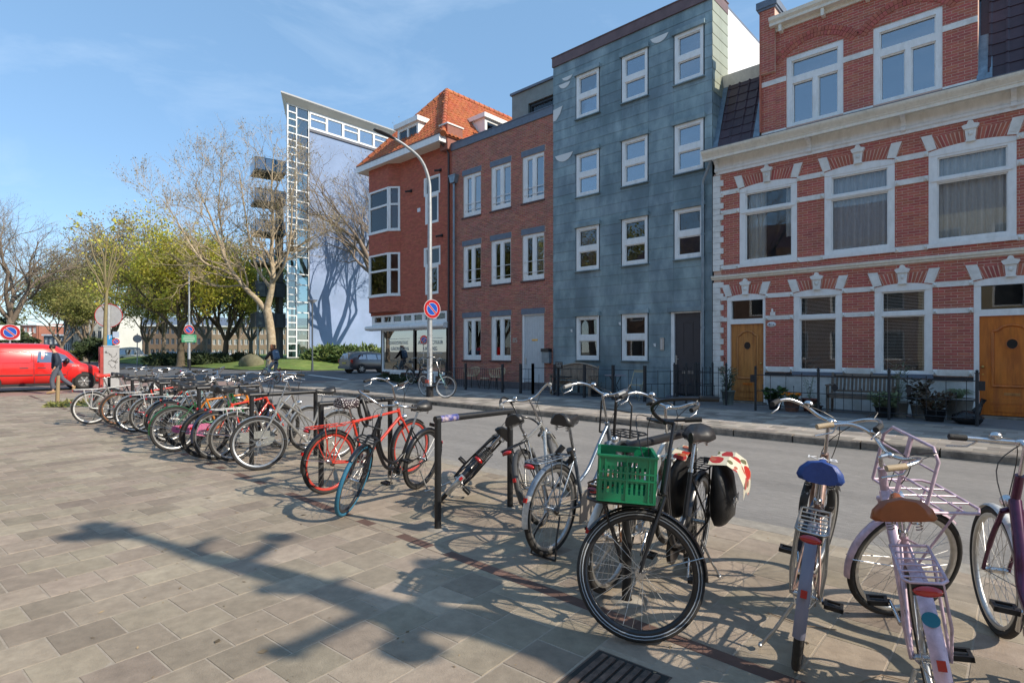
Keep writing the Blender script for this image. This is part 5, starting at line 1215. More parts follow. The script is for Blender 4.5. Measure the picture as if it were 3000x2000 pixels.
# toppled black bike
bike('bicycle', 'toppled black bicycle with a silver fender tip slumped against the rack', -4.40, 3.60, 126, lean=43, steer=10, frame='oma', fm=F_BLACK, rim=BLACKM, rack=BLACKM, fend=F_BLACK, ftip=F_SIL, bar='oma', barm=F_BLACK, crank=20)
# black bike with blue tyre
BLUT = mat('blue_tyre_rubber', (.02, .13, .22), .7, n=.2, ns=30, bump=.3, bs=90)
r5, W5, S5, P5 = bike('bicycle', 'black mothers bicycle with a faded blue front tyre turned towards the camera', -5.08, 3.90, -73, lean=-10, steer=20, frame='oma', fm=F_BLACK, rim=BLACKM, tyre=BLUT, rtyre=RUBBER, rack=None, fend=F_BLACK, nof=False, bar='oma', barm=CHROME, sadh=.96, barh=1.02, crank=80, light=False, wb=1.14)
front_rack(r5, S5, P5, BLACKM, 'flat', .22, .09, -.06)
# red transport bike
REDRIM = mat('red_rim', (.42, .045, .03), .4)
r6, W6, S6, P6 = bike('bicycle', 'red bicycle with a polka dot saddle cover and red rims', -5.62, 3.10, 97, lean=4, steer=4, frame='diamond', fm=F_RED, rim=REDRIM, rack=F_RED, fend=F_BLACK, sad=S_POLKA, sadcov=True, wsad=.11, grip=GRIPB, sadlabel='polka dot saddle cover', barh=1.12, wb=1.2, crank=-30)
# chain lock hanging on rack
ck = MB(); ck.tube(smooth([(-5.80, 3.63, .98), (-5.75, 3.66, .80), (-5.83, 3.70, .66), (-5.90, 3.66, .80), (-5.87, 3.62, .99), (-5.82, 3.60, 1.0)], 6), .022, 8); ck.tube(smooth([(-5.86, 3.68, .98), (-5.82, 3.72, .82), (-5.80, 3.75, .72)], 5), .020, 8)
tag(ob('chain_lock', ck, S_BLACK), 'thick black fabric chain lock looped over the rack by the red bicycle', 'lock')
# silver ladies
r7, W7, S7, P7 = bike('bicycle', 'silver ladies bicycle facing the camera, front wheel in front of the rack', -7.40, 4.21, -90, lean=-2, steer=-24, frame='mixte', fm=F_SIL, rim=ALU, rack=ALU, fend=F_SIL, bar='omni', sadh=.98, barh=1.14, crank=0, dyn=.035)
# lilac bike with brown saddle
r10, W10, S10, P10 = bike('bicycle', 'lilac bicycle with a brown leather saddle and pink tube basket carrier', -.25, 2.74, 104.5, lean=-8, steer=-60, frame='low', fm=F_LILAC, rim=ALU, rack=F_LILAC, fend=F_LILAC, sad=S_BROWN, grip=GRIPT, bar='omni', wb=1.2, sadh=.87, barh=.99, crank=15, wsad=.12)
front_rack(r10, S10, P10, F_LILAC, 'high', .36, .19, -.03)
for (a, b_, mm) in ((.02, .06, mat('sticker_teal', (.02, .15, .2), .4)),):
    s_ = MB(); ta = R(135); s_.lathe([(0, .0008), (.028, .0005)], 16, X=Matrix.Translation((math.cos(ta) * (WR + .018), 0, WR + math.sin(ta) * (WR + .018))) @ Matrix.Rotation(R(90) - ta, 4, 'Y')); ob('sticker', s_, mm, r10, False)
# blue cover bike
r9, W9, S9, P9 = bike('bicycle', 'silver bicycle with a blue saddle cover and a bronze coloured down tube', -.86, 3.0, 102, lean=6, steer=-14, frame='low', fm=F_BROWN, rim=ALU, rack=ALU, fend=F_NAVY, rfend=mat('grey_lilac_fender', (.20, .20, .26), .35), sad=S_BLUE, sadcov=True, wsad=.11, grip=GRIPB, bar='omni', sadh=.93, barh=1.12, crank=25, sadlabel='crumpled blue saddle cover')
text('lettering', 'KAB', .075, P9['sad'] + Vector((-.095, 0, .128)), Matrix.Rotation(R(-90), 4, 'Z') @ Matrix.Rotation(R(4), 4, 'X'), PLATE, r9, .001, world=False)
lk = MB(); lk.tube(smooth([(.20, .05, .86), (.14, .06, .78), (.22, .06, .68), (.30, .03, .66), (.28, -.05, .72), (.20, -.06, .80), (.16, -.05, .88)], 5), .02, 8); ob('fabric_lock', lk, mat('lettered_lock_sleeve', (.03, .03, .03), .7, col2=(.4, .4, .4), c2s=25, c2lo=.6, c2hi=.62), r9, False)
# purple bike far right
r11, W11, S11, P11 = bike('bicycle', 'dark purple bicycle cut off by the right edge of the picture', 0.09, 2.98, 103, lean=3, steer=8, frame='low', fm=F_PURPLE, rim=ALU, rack=ALU, fend=F_WHITE, bar='flat', sadh=.95, barh=1.08, grip=GRIPB, crank=130, light=True)
# old silver bike behind crate
bike('bicycle', 'old white bicycle with a worn grey saddle behind the green crate', -2.02, 3.08, 97, lean=5, steer=-4, frame='mixte', fm=F_WHITE, rim=ALU, rack=RUSTY, fend=F_WHITE, sad=S_GREY, grip=GRIPB, bar='omni', sadh=.90, barh=1.12, crank=40, fork=F_SIL)
# ---- packed group on the left -------------------------------------------
gl_ = 'bicycles packed into the racks on the left'
lst = [
 (-8.26, 3.10, 91, 2, 6, 'step', F_SIL, 'silver bicycle with a white rear carrier and grey chain case', dict(rack=F_WHITE, fend=F_SIL, case=mat('grey_chain_case', (.22, .23, .22), .35), rim=ALU, barh=1.14)),
 (-8.55, 2.98, 104, -6, 20, 'diamond', F_RED, 'bright red bicycle leaning on the rack behind the silver ladies bike', dict(fend=F_NAVY, bar='flat', rim=ALU)),
 (-8.83, 2.92, 95, 3, -8, 'oma', F_BLACK, 'black bicycle with broad dark tyres left of the white carrier bike', dict(rim=BLACKM, fend=F_BLACK, sadh=.98)),
 (-9.72, 2.78, 92, -3, 10, 'oma', F_GREEN, 'green bicycle with green fenders and a pink chain case', dict(fend=F_GREEN, case=mat('pink_chain_case', (.48, .12, .24), .45), rim=ALU)),
 (-10.0, 3.02, 84, 6, -15, 'diamond', F_ORANGE, 'orange mountain bicycle with a black saddle and bare wheels', dict(nof=True, bar='flat', sadh=1.0, rim=BLACKM)),
 (-10.75, 3.0, 97, -4, 5, 'diamond', F_GREY, 'dark grey bicycle left of the orange one with wide handlebar', dict(fend=F_BLACK, bar='wide', sadh=.98)),
 (-11.35, 3.1, 90, 4, -18, 'step', F_SIL, 'silver bicycle with a curved silver fender beside the green bicycle', dict(fend=F_SIL, rack=ALU, rim=ALU)),
 (-12.10, 3.05, 94, -2, 12, 'mixte', F_TEAL, 'pale teal bicycle with a black handlebar in the pack', dict(fend=F_SIL, rack=F_WHITE)),
 (-12.55, 4.05, -92, 2, -14, 'oma', F_BLACK, 'black bicycle with shiny rims facing outwards in the pack', dict(fend=F_BLACK, rim=ALU, rack=BLACKM)),
 (-13.05, 3.0, 96, 5, 9, 'diamond', F_RED, 'dull red bicycle with chrome handlebar in the pack', dict(fend=F_SIL, rack=ALU, bar='wide')),
 (-13.9, 2.95, 91, -3, -5, 'oma', F_BROWN, 'brownish old bicycle beside the one with the red saddle', dict(fend=F_BROWN, rim=RUSTY)),
 (-14.62, 2.60, 88, 1, 4, 'diamond', F_SIL, 'white sports bicycle with a bright red saddle at the left end', dict(fend=F_SIL, rack=F_WHITE, sad=S_RED, sadh=1.02, rim=F_WHITE, sadlabel='bright red saddle')),
 (-15.35, 3.1, 95, 3, 10, 'oma', F_BLACK, 'black bicycle behind the white sports bicycle', dict(fend=F_BLACK, sadh=.99)),
 (-16.2, 3.2, 85, -4, -8, 'step', F_SIL, 'leftmost silver bicycle near the ticket machine', dict(fend=F_SIL)),
 (-11.9, 4.75, -88, 3, 18, 'diamond', F_SIL, 'silver bicycle on the road side of the racks with straight bar', dict(bar='flat', fend=F_BLACK)),
 (-13.4, 4.8, -92, -3, -9, 'oma', F_BLACK, 'black bicycle on the road side with a pink bell', dict(fend=F_BLACK)),
 (-14.9, 4.75, -90, 4, 10, 'step', F_WHITE, 'white bicycle on the road side of the farthest rack', dict(fend=F_WHITE)),
]
for i, (x, y, hd, ln, stt, fr, fm_, lab, kw) in enumerate(lst):
    kw = dict(kw); kw.setdefault('barh', 1.04 + .03 * (i % 3)); kw.setdefault('crank', (i * 37) % 180)
    if fr == 'wide': fr = 'mixte'
    r_, W_, S_, P_ = bike('bicycle', lab, x, y, hd, ln, stt, frame=fr, fm=fm_, hi=x > -10.5, group=gl_, **kw)
    if 'pink bell' in lab: b = MB(); b.blob(P_['c0'] + Vector((.02, .1, .05)), .035, .035, .035, 10, 8); ob('pink_bell', b.xf(S_), mat('pink_bell', (.6, .06, .2), .3), r_, False)
# two bikes by the lamp post, far pavement
bike('bicycle', 'black bicycle parked along the shop window', -19.45, 14.55, -6, 6, 10, frame='oma', fm=F_BLACK, rim=ALU, rack=BLACKM, fend=F_BLACK, z=.12, hi=True, bar='oma', barm=CHROME)
rb, Wb, Sb, Pb = bike('bicycle', 'pale bicycle with white tyre walls leaning on the lamp post', -14.22, 11.20, -4, 6, 34, frame='oma', fm=F_BLACK, fork=F_TEAL, rim=F_WHITE, stripe=F_WHITE, fend=F_BLACK, z=.12, hi=True, bar='omni', barh=1.14)
front_rack(rb, Sb, Pb, BLACKM, 'high', .32, .16)
# ------------------------------------------------------------------ street furniture
def roundsign(t, c, n, r, kind='nopark', back=False):
    _l = MB.lathe
    class MB_(MB):
        def lathe(s, p, n=16, o=(0, 0, 0), X=None, sm=False, c=0.): return _l(s, p, n, o, X, False, c)
    """disc centred at c facing n"""
    n = Vector(n).normalized(); X = Matrix.Translation(Vector(c)) @ n.to_track_quat('Z', 'Y').to_matrix().to_4x4()
    if kind == 'nopark':
        d = MB_(); d.lathe([(0, .0), (r, .0), (r, .004), (0, .004)], 36, X=X); do = ob('sign_disc', d, mat('sign_white', (.6, .6, .6), .35), t)
        d = MB_(); d.lathe([(r * .66, .005), (r * .96, .005)], 36, X=X); ob('red_ring', d, mat('sign_red', (.42, .012, .018), .3), do)
        d = MB_(); d.lathe([(0, .005), (r * .62, .005)], 36, X=X); ob('blue_field', d, mat('sign_blue', (.012, .08, .42), .3), do)
        d = MB_(); B = X @ Matrix.Rotation(R(-45), 4, 'Z'); 
        d.box(-r * .66, r * .66, -r * .105, r * .105, .0055, .006, X=B); ob('white_slash', d, mat('sign_white', (.6, .6, .6)), do)
        d = MB_(); d.box(-r * .68, r * .68, -r * .072, r * .072, .0065, .0075, X=B); ob('red_slash', d, mat('sign_red', (.42, .012, .018)), do)
        d = MB_(); d.lathe([(0, -.006), (r, -.006)], 24, X=X); ob('sign_back', d, STEELG, do)
    else:
        d = MB_(); d.lathe([(0, 0), (r, 0), (r, .01), (0, .01)], 36, X=X); do = ob('sign_disc', d, mat('sign_backing', (.40, .41, .42), .5, metal=.2, n=.15, ns=5), t)
        d = MB_(); d.tube([X @ Vector((r * math.cos(a), r * math.sin(a), .005)) for a in [i * math.pi / 18 for i in range(36)]], .016, 6, closed=True); ob('red_rim', d, mat('sign_red', (.42, .012, .018)), do)
# main lamp post
lp = Vector((-13.85, 11.08, .12)); t = thing('street_lamp', lp, 'tall grey street lamp on the far pavement carrying a no parking sign', 'street lamp')
m = MB(); m.tube([lp + Vector((0, 0, z)) for z in (0, .35, .36, 1.2, 4.5)], [.105, .105, .088, .085, .07], 16); P_ = [lp + Vector((0, 0, 4.5)), lp + Vector((0, 0, 6.1)), lp + Vector((0, -.05, 6.8)), lp + Vector((0, -.35, 7.33)), lp + Vector((0, -.9, 7.6)), lp + Vector((0, -1.35, 7.72))]
m.tube(smooth(P_, 6), [.07 - .0012 * i for i in range(31)], 12); ob('pole', m, STEELG, t)
m = MB(); m.tube([lp, lp + Vector((0, 0, .34))], [.115, .112], 16); ob('pole_base', m, mat('black_base_paint', (.02, .02, .022), .6, n=.3, ns=8), t)
a = lp + Vector((0, -1.3, 7.70)); m = MB(); m.tube([a, a + Vector((0, -.25, .05)), a + Vector((0, -.55, .08)), a + Vector((0, -.72, .09))], [.045, .10, .115, .07], 10, flat=.38); ob('lamp_head', m, mat('dark_lamp_housing', (.05, .05, .055), .5), t)
m = MB(); m.box(lp.x - .08, lp.x + .08, lp.y - .125, lp.y - .10, .55, .66); ob('lamp_sticker', m, mat('red_sticker', (.5, .08, .05), .5), t)
Z_ = lp + Vector((.10, 0, 2.74)); roundsign(t, (Z_.x + .02, Z_.y, 2.86), (1, -.12, 0), .30)
gm = MB()
for k, P in enumerate(([(0, 0), (.03, .12), (-.04, .2), (.04, .28), (0, .4)], [(.02, .1), (.07, .3)], [(-.05, .34), (.05, .42), (-.03, .5)])):
    gm.tube([lp + Vector((.062 + .02 * 0 + p[0] * .4, -.062 - p[0] * .4, 1.0 - .12 + p[1])) + Vector((.004, -.004, 0)) for p in P], .007, 4)
ob('graffiti', gm, mat('marker_ink', (.02, .02, .02), .6), t)
# small lantern post by the lawn
b0 = G(915, 1087); t = thing('lantern_post', b0, 'slim grey lantern with a bowl top in front of the blue wall', 'street lamp')
m = MB(); m.cyl(b0, b0 + Vector((0, 0, 5.2)), .06, 10); m.cyl(b0, b0 + Vector((0, 0, .6)), .085, 10); ob('pole', m, mat('dark_grey_pole', (.07, .085, .10), .5), t)
m = MB(); m.lathe([(.06, 0), (.35, .22), (.36, .25)], 16, b0 + Vector((0, 0, 5.2))); ob('bowl', m, mat('lantern_bowl', (.5, .5, .5), .3), t); m = MB(); m.lathe([(.40, .25), (.38, .29), (.0, .34)], 16, b0 + Vector((0, 0, 5.2))); ob('cap', m, LEADG, t)
# tall post with sign at the lawn
b0 = G(554, 1084); t = thing('sign_post', b0, 'tall grey post with a no parking disc above a green notice', 'sign post')
m = MB(); m.tube([b0, b0 + Vector((0, 0, 3)), b0 + Vector((0, 0, 8.0))], [.12, .085, .055], 10); ob('pole', m, STEELG, t); m = MB(); m.cyl(b0, b0 + Vector((0, 0, .9)), .14, 10); ob('pole_base', m, BLACKM, t)
nd = Vector((.95, -.31, 0)); c_ = b0 + nd * .1; zc = CAMH + (HYP - 965) / FPX * 45; roundsign(t, (c_.x, c_.y, zc), nd, .37)
rt = Vector((.31, .95, 0)); X = Matrix(((rt.x, -nd.x, 0, c_.x), (rt.y, -nd.y, 0, c_.y), (0, 0, 1, zc - .70), (0, 0, 0, 1)))
m = MB(); m.box(-.52, .52, -.02, .02, -.32, .30, X=X); gp = ob('notice_board', m, mat('green_notice', (.06, .30, .14), .45, n=.2, ns=5), t)
for zz_, w_ in ((.16, .34), (.02, .40), (-.10, .42), (-.22, .30)): ob('notice_text', MB().box(-w_, w_, -.026, -.021, zz_ - .025, zz_ + .02, X=X), mat('notice_white', (.5, .55, .5), .5), gp)
# grey round sign seen from behind
b0 = AT(402, 1060, 62); b0.z = 0; t = thing('sign_post', b0, 'thin post with a grey round sign seen from behind in front of the park', 'sign post')
m = MB(); m.cyl(b0, b0 + Vector((0, 0, 3.5)), .05, 8); ob('pole', m, STEELG, t); zc = CAMH + (HYP - 992) / FPX * 62; roundsign(t, (b0.x + .08, b0.y, zc), (.9, -.4, 0), .42, 'back')
# no parking sign above the van
b0 = AT(29, 1100, 27); b0.z = 0; t = thing('sign_post', b0, 'no parking disc on a white square board above the roof of the red van', 'sign post')
m = MB(); m.cyl(b0, b0 + Vector((0, 0, 2.3)), .04, 8); ob('pole', m, STEELG, t); nd = Vector((.80, -.6 if False else .05, 0)).normalized(); zc = CAMH + (HYP - 973) / FPX * 27
rt = Vector((-nd.y, nd.x, 0)); X = Matrix(((rt.x, -nd.x, 0, b0.x + .06), (rt.y, -nd.y, 0, b0.y), (0, 0, 1, zc), (0, 0, 0, 1))); m = MB(); m.box(-.37, .37, .0, .02, -.37, .33, X=X); ob('board', m, PLATE, t); roundsign(t, (b0.x + .075, b0.y, zc), nd, .38)
# ticket machine
b0 = G(320, 1150); b0.x -= .0; t = thing('ticket_machine', b0, 'grey parking ticket machine with scribbled graffiti and a red end panel', 'ticket machine')
Xm = Matrix.Translation(b0) @ Matrix.Rotation(R(-78), 4, 'Z') @ Matrix.Rotation(R(180), 4, 'Z')
Xm = Matrix.Translation(b0) @ Matrix.Rotation(R(88), 4, 'Z')
GM = mat('machine_grey', (.36, .36, .36), .5, n=.1, ns=5)
m = MB(); m.box(-.20, .28, -.18, .18, 0, 1.72, X=Xm); cab = ob('cabinet', m, GM, t)
m = MB(); m.box(-.22, .30, -.20, .20, 1.72, 1.76, X=Xm); ob('top', m, GM, cab)
m = MB(); m.box(-.30, -.20, -.17, .17, .05, 1.70, X=Xm); ep = ob('end_panel', m, mat('machine_red', (.35, .05, .04), .4, n=.3, ns=4), cab)
for z0, z1, mm in ((1.0, 1.42, BLACKM), (.72, .80, BLACKM), (.86, .9, PLATE)): ob('slot', MB().box(-.305, -.301, -.1, .1, z0, z1, X=Xm), mm, ep)
gm = MB()
rg = random.Random(3)
for L0 in range(5):
    P = []; x = -.10 + .05 * (L0 % 3); z = 1.55 - .12 * L0
    for k in range(9): x += rg.uniform(-.06, .085); z += rg.uniform(-.07, .055); P.append(Xm @ Vector((max(-.15, min(.24, x)), -.184, max(.9, min(1.66, z)))))
    gm.tube(smooth(P, 4), .006, 4)
ob('graffiti', gm, mat('marker_ink', (.02, .02, .02)), cab)
# blue P column and small signs behind the machine
b0 = AT(318, 1150, 23.5); b0.z = 0; t = thing('sign_post', b0, 'grey post with a big round red rimmed disc, blue P panel and small parking signs', 'sign post')
m = MB(); m.cyl(b0, b0 + Vector((0, 0, 3.45)), .07, 10); ob('pole', m, STEELG, t)
zc = CAMH + (HYP - 924) / FPX * 23.5; vd = Vector((-b0.x, -b0.y, 0)).normalized(); side = Vector((-vd.y, vd.x, 0))
roundsign(t, b0 + vd * .09 * -1 + Vector((0, 0, zc)), -vd + Vector((.0, .25, 0)), .485, 'back')
zb = CAMH + (HYP - 1016) / FPX * 23.5; zt_ = CAMH + (HYP - 985) / FPX * 23.5; X = Matrix(((side.x, -vd.x, 0, b0.x), (side.y, -vd.y, 0, b0.y), (0, 0, 1, 0), (0, 0, 0, 1)))
m = MB(); m.box(-.10, .12, -.10, -.08, zb - .05, zt_ + .05, X=X); bp = ob('blue_panel', m, mat('parking_blue', (.02, .25, .55), .35), t)
text('letter', 'P', .2, Vector((0, 0, 0)), X @ Matrix.Translation((.05, -.105, zt_ - .06)) @ Matrix.Rotation(R(90), 4, 'X'), PLATE, bp)
m = MB(); m.box(.14, .36, -.03, -.01, zt_ - .05, zt_ + .2, X=X); ob('small_sign', m, mat('pale_blue_plate', (.35, .42, .55), .4), t)
roundsign(t, X @ Vector((.25, -.05, zt_ - .22)), vd, .14)
# wooden stake of the young tree
b0 = G(168, 1180); t = thing('tree_stake', b0, 'short weathered wooden stake beside the low weeds on the left', 'stake')
m = MB(); m.tube([b0, b0 + Vector((0, .01, .4)), b0 + Vector((.02, .02, .82))], [.055, .05, .045], 8); ob('stake', m, mat('weathered_wood', (.30, .22, .12), .85, n=.25, ns=3, stretch=(8, 8, 1), bump=.4, bs=20), t)
# ------------------------------------------------------------------ trees
BARK = mat('pale_bark', (.36, .28, .18), .9, n=.3, ns=5, bump=.5, bs=14, col2=(.46, .38, .26), c2s=3); BARKD = mat('dark_bark', (.12, .095, .065), .9, n=.3, ns=6, bump=.5, bs=14)
BARKG = mat('grey_brown_bark', (.22, .175, .135), .9, n=.25, ns=5, bump=.4, bs=14); BARKY = mat('young_bark', (.24, .20, .10), .85, n=.2, ns=8)
def leafm(nm, col, c2, tr=.35):
    m = mat(nm, col, .75, var=.35, huev=.02, col2=c2, c2s=.35, c2lo=.4, c2hi=.6, n=.2, ns=.8); t = m.node_tree; N = t.nodes; K = t.links.new; b = N['Principled BSDF']; o = N['Material Output']
    tl = N.new('ShaderNodeBsdfTranslucent'); src = b.inputs['Base Color'].links[0].from_socket; K(src, tl.inputs[0]); mx = N.new('ShaderNodeMixShader'); mx.inputs[0].default_value = tr
    K(b.outputs[0], mx.inputs[1]); K(tl.outputs[0], mx.inputs[2]); K(mx.outputs[0], o.inputs[0]); return m
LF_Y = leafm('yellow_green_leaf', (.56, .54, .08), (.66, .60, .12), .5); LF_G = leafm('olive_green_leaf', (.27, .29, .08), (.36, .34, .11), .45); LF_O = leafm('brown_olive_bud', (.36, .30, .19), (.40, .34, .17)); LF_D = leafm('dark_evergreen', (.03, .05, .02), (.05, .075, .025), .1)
LF_B = leafm('bronze_bud', (.26, .20, .12), (.32, .26, .10)); LF_J = leafm('juniper_green', (.11, .17, .05), (.18, .23, .07), .15)
def grow(seed, H_, r0, fork_at=.3, n0=4, spread=.6, lv=5, child=(3, 5), Lr=.72, up=.12, twigL=.6, sides=(9, 6, 5, 4, 3, 3), lean=(0, 0), jit=.18, droop=0., base_pts=None, nseg=4, crownr=None):
    rr = random.Random(seed); wood = MB(); tips = []
    def branch(p, d, L_, r, l):
        ns_ = nseg if l < 3 else 3; pts = [p.copy()]; rad = [r]; r1 = r * (.58 if l < lv else .35)
        for i in range(ns_):
            d = (d + Vector((rr.gauss(0, jit), rr.gauss(0, jit), rr.gauss(0, jit * .6) + up * (1 if l < lv - 1 else .3) - droop * (l >= lv - 1)))).normalized()
            p = p + d * (L_ / ns_); pts.append(p.copy()); rad.append(r + (r1 - r) * (i + 1) / ns_)
            if l >= lv - 1: tips.append((p.copy(), d.copy()))
        wood.tube(pts, rad, sides[min(l, 5)], cap=False)
        if l >= lv: return
        nc = rr.randint(*child)
        for k in range(nc):
            f = 1.0 if k < 2 else rr.uniform(.35, .95); i = min(ns_ - 1, int(f * ns_)); q = pts[i].lerp(pts[i + 1], f * ns_ - i) if f < 1 else pts[-1]
            az = rr.uniform(0, 2 * math.pi); a = spread * rr.uniform(.55, 1.25); o_ = d.orthogonal().normalized(); o_ = Matrix.Rotation(az, 4, d) @ o_
            nd_ = (d * math.cos(a) + o_ * math.sin(a)).normalized(); branch(q, nd_, L_ * Lr * rr.uniform(.75, 1.15), max(.006, (rad[i] * .62 if k else r1 * .9)), l + 1)
    base = Vector((0, 0, 0)); tp = Vector((lean[0], lean[1], H_ * fork_at)); mid = tp * .5 + Vector((rr.uniform(-.1, .1), rr.uniform(-.1, .1), 0)) * r0 * 3
    wood.tube([base + Vector((0, 0, -.3)), base + Vector((0, 0, .15)), mid, tp], [r0 * 1.5, r0 * 1.12, r0 * .95, r0 * .85], 12, cap=False)
    L0 = H_ * (1 - fork_at) * .42
    for k in range(n0):
        az = 2 * math.pi * (k + rr.uniform(-.25, .25)) / n0; a = spread * rr.uniform(.5, 1.3); d = Vector((math.cos(az) * math.sin(a), math.sin(az) * math.sin(a), math.cos(a)))
        branch(tp - Vector((0, 0, rr.uniform(0, .12) * H_ * fork_at)), d, L0 * rr.uniform(.85, 1.15), r0 * (.62 if k else .72), 1)
    return wood, tips
def leaves(tips, n, size, spread, seed, elong=1.6, bunch=1, flatz=0.):
    rr = random.Random(seed); b = MB()
    for k in range(n):
        p, d = tips[rr.randrange(len(tips))]; c = p + Vector((rr.gauss(0, spread), rr.gauss(0, spread), rr.gauss(0, spread * .8))); s = size * rr.uniform(.6, 1.4)
        a = Vector((rr.gauss(0, 1), rr.gauss(0, 1), rr.gauss(0, 1) * (1 - flatz))).normalized(); o_ = a.orthogonal().normalized(); o_ = Matrix.Rotation(rr.uniform(0, 6.28), 4, a) @ o_
        cc = rr.random() + .001
        b.face([c - a * s * elong * .5, c + o_ * s * .5, c + a * s * elong * .5, c - o_ * s * .5], cc)
    return b
TREEC = {}
def tree(key, name, label, pos, wm, lm, scale=1., rot=0., group=None, leaf=None, sx=1., **gk):
    """first call of a key grows it, later calls copy the meshes"""
    if key not in TREEC:
        wood, tips = grow(**gk); TREEC[key] = (wood.mesh('trunk', wm), leaves(tips, *leaf).mesh('crown', lm) if leaf else None)
    M4 = Matrix.Translation(Vector(pos)) @ Matrix.Rotation(R(rot), 4, 'Z') @ Matrix.Diagonal((scale * sx, scale * sx, scale, 1))
    t = thing(name, None, label, 'tree', group, M4=M4)
    for nm, me in zip(('trunk', 'crown'), TREEC[key]):
        if me: o = bpy.data.objects.new(nm, me); COL.objects.link(o); o.parent = t
    return t
def gz(px, t, z=0.):
    p = AT(px, 1028, t); p.z = z; return p
# the big plane tree by the glass tower: forked trunk built by hand, limbs grown
pb = gz(795, 47, .55); rr_ = random.Random(11); wood = MB(); tips = []
def limb(pts, r0, r1, kids, L_, lv=4, seed=0, spread=.62, up=.1):
    rr = random.Random(seed); P = smooth(pts, 4); n = len(P); rad = [r0 + (r1 - r0) * i / (n - 1) for i in range(n)]; wood.tube(P, rad, 9, cap=False)
    def br(p, d, L2, r, l):
        pts2 = [p.copy()]; 
        for i in range(4): d = (d + Vector((rr.gauss(0, .17), rr.gauss(0, .17), rr.gauss(0, .12) + up)).xyz).normalized(); p = p + d * L2 / 4; pts2.append(p.copy()); 
        for q in pts2[1:]: 
            if l >= 3: tips.append((q.copy(), d.copy()))
        wood.tube(pts2, [r, r * .85, r * .72, r * .6, r * .48], (6, 5, 4, 3, 3)[min(l, 4)], cap=False)
        if l >= lv: return
        for k in range(rr.randint(3, 4)):
            f = rr.uniform(.3, 1); i = min(3, int(f * 4)); q = pts2[i].lerp(pts2[i + 1], f * 4 - i); a = spread * rr.uniform(.5, 1.3); o_ = Matrix.Rotation(rr.uniform(0, 6.28), 4, d) @ d.orthogonal().normalized()
            br(q, (d * math.cos(a) + o_ * math.sin(a)).normalized(), L2 * rr.uniform(.6, .85), max(.009, r * .52), l + 1)
    for k in range(kids):
        f = .25 + .75 * (k + rr.random()) / kids; i = min(n - 2, int(f * (n - 1))); p = P[i].lerp(P[i + 1], min(1, f * (n - 1) - i)); d = (P[i + 1] - P[i]).normalized(); a = spread * rr.uniform(.6, 1.5)
        o_ = Matrix.Rotation(rr.uniform(0, 6.28), 4, d) @ d.orthogonal().normalized(); br(p, (d * math.cos(a) + o_ * math.sin(a)).normalized(), L_ * rr.uniform(.7, 1.1), rad[i] * .5, 1)
def pt(px, py, dt=0.): q = AT(px, py, 47 + dt); return q - pb
wood.tube(smooth([Vector((0, 0, -.4)), pt(795, 1000), pt(790, 950), pt(782, 905)], 4), [.5, .44, .39, .37, .36, .35, .35, .34, .34, .33, .33, .33, .33], 12, cap=False)
limb([pt(782, 905), pt(795, 850), pt(800, 800), pt(795, 740), pt(800, 660), pt(795, 560), pt(800, 470)], .28, .045, 16, 2.5, seed=1, up=.03)
limb([pt(783, 915), pt(755, 880), pt(725, 850), pt(695, 815), pt(665, 770), pt(640, 700), pt(610, 620), pt(570, 540)], .25, .04, 17, 2.9, seed=2, up=.05)
limb([pt(795, 835), pt(815, 805, -.5), pt(835, 770, -1), pt(850, 700, -1.5), pt(855, 620, -2), pt(850, 540, -2)], .14, .035, 10, 2.8, seed=3)
limb([pt(797, 850), pt(775, 820, 1), pt(750, 780, 2), pt(730, 700, 2.5), pt(715, 600, 2), pt(700, 500, 2)], .15, .035, 11, 3.0, seed=4)
limb([pt(800, 780), pt(830, 745, 1), pt(870, 725, .5), pt(905, 700, 0), pt(925, 690, 0)], .13, .03, 6, 2.2, seed=5)
limb([pt(690, 810), pt(650, 790, -1), pt(600, 770, -2), pt(560, 720, -2), pt(520, 650, -2), pt(480, 590, -1)], .12, .03, 11, 3.0, seed=6)
limb([pt(660, 760), pt(650, 680, 1.5), pt(640, 600, 2), pt(650, 500, 2)], .11, .03, 9, 2.9, seed=7)
t = thing('plane_tree', pb, 'big bare plane tree with a forked tan trunk standing by the glass tower', 'tree', M4=Matrix.Translation(pb))
ob('trunk', wood, BARK, t, False); ob('crown', leaves(tips, 6500, .075, .10, 5), LF_B, t, False)
# maples
M1 = dict(seed=21, H_=12.5, r0=.34, fork_at=.22, n0=6, spread=.72, lv=5, child=(3, 4), Lr=.76, up=.05, jit=.15)
tree('maple', 'maple_tree', 'spreading maple with dark limbs and fresh yellow green leaves, left of the bare plane tree', gz(529, 57, .2), BARKD, LF_Y, 1.0, 0, leaf=(12500, .17, .36, 3), **M1)
tree('maple', 'maple_tree', 'second dark limbed maple, behind and right of the tall post with the green notice', gz(663, 60, .2), BARKD, LF_Y, .92, 115)
tree('olive', 'park_tree', 'olive green leafing tree behind the yellow maple', gz(600, 85), BARKG, LF_G, 1.12, 30, leaf=(11500, .2, .42, 7), seed=33, H_=13, r0=.3, fork_at=.25, n0=5, spread=.6, lv=5, child=(3, 4), Lr=.76, up=.08)
tree('olive', 'park_tree', 'olive green tree seen under the limbs of the plane tree', gz(735, 78), BARKG, LF_G, .95, 200)
tree('olive', 'park_tree', 'olive tree behind the mirror sign, crown touching the young tree', gz(250, 82), BARKG, LF_G, .93, 80)
tree('olive', 'park_tree', 'dull green low tree in front of the white house on the left', gz(180, 74), BARKG, LF_G, .72, 300, sx=1.15)
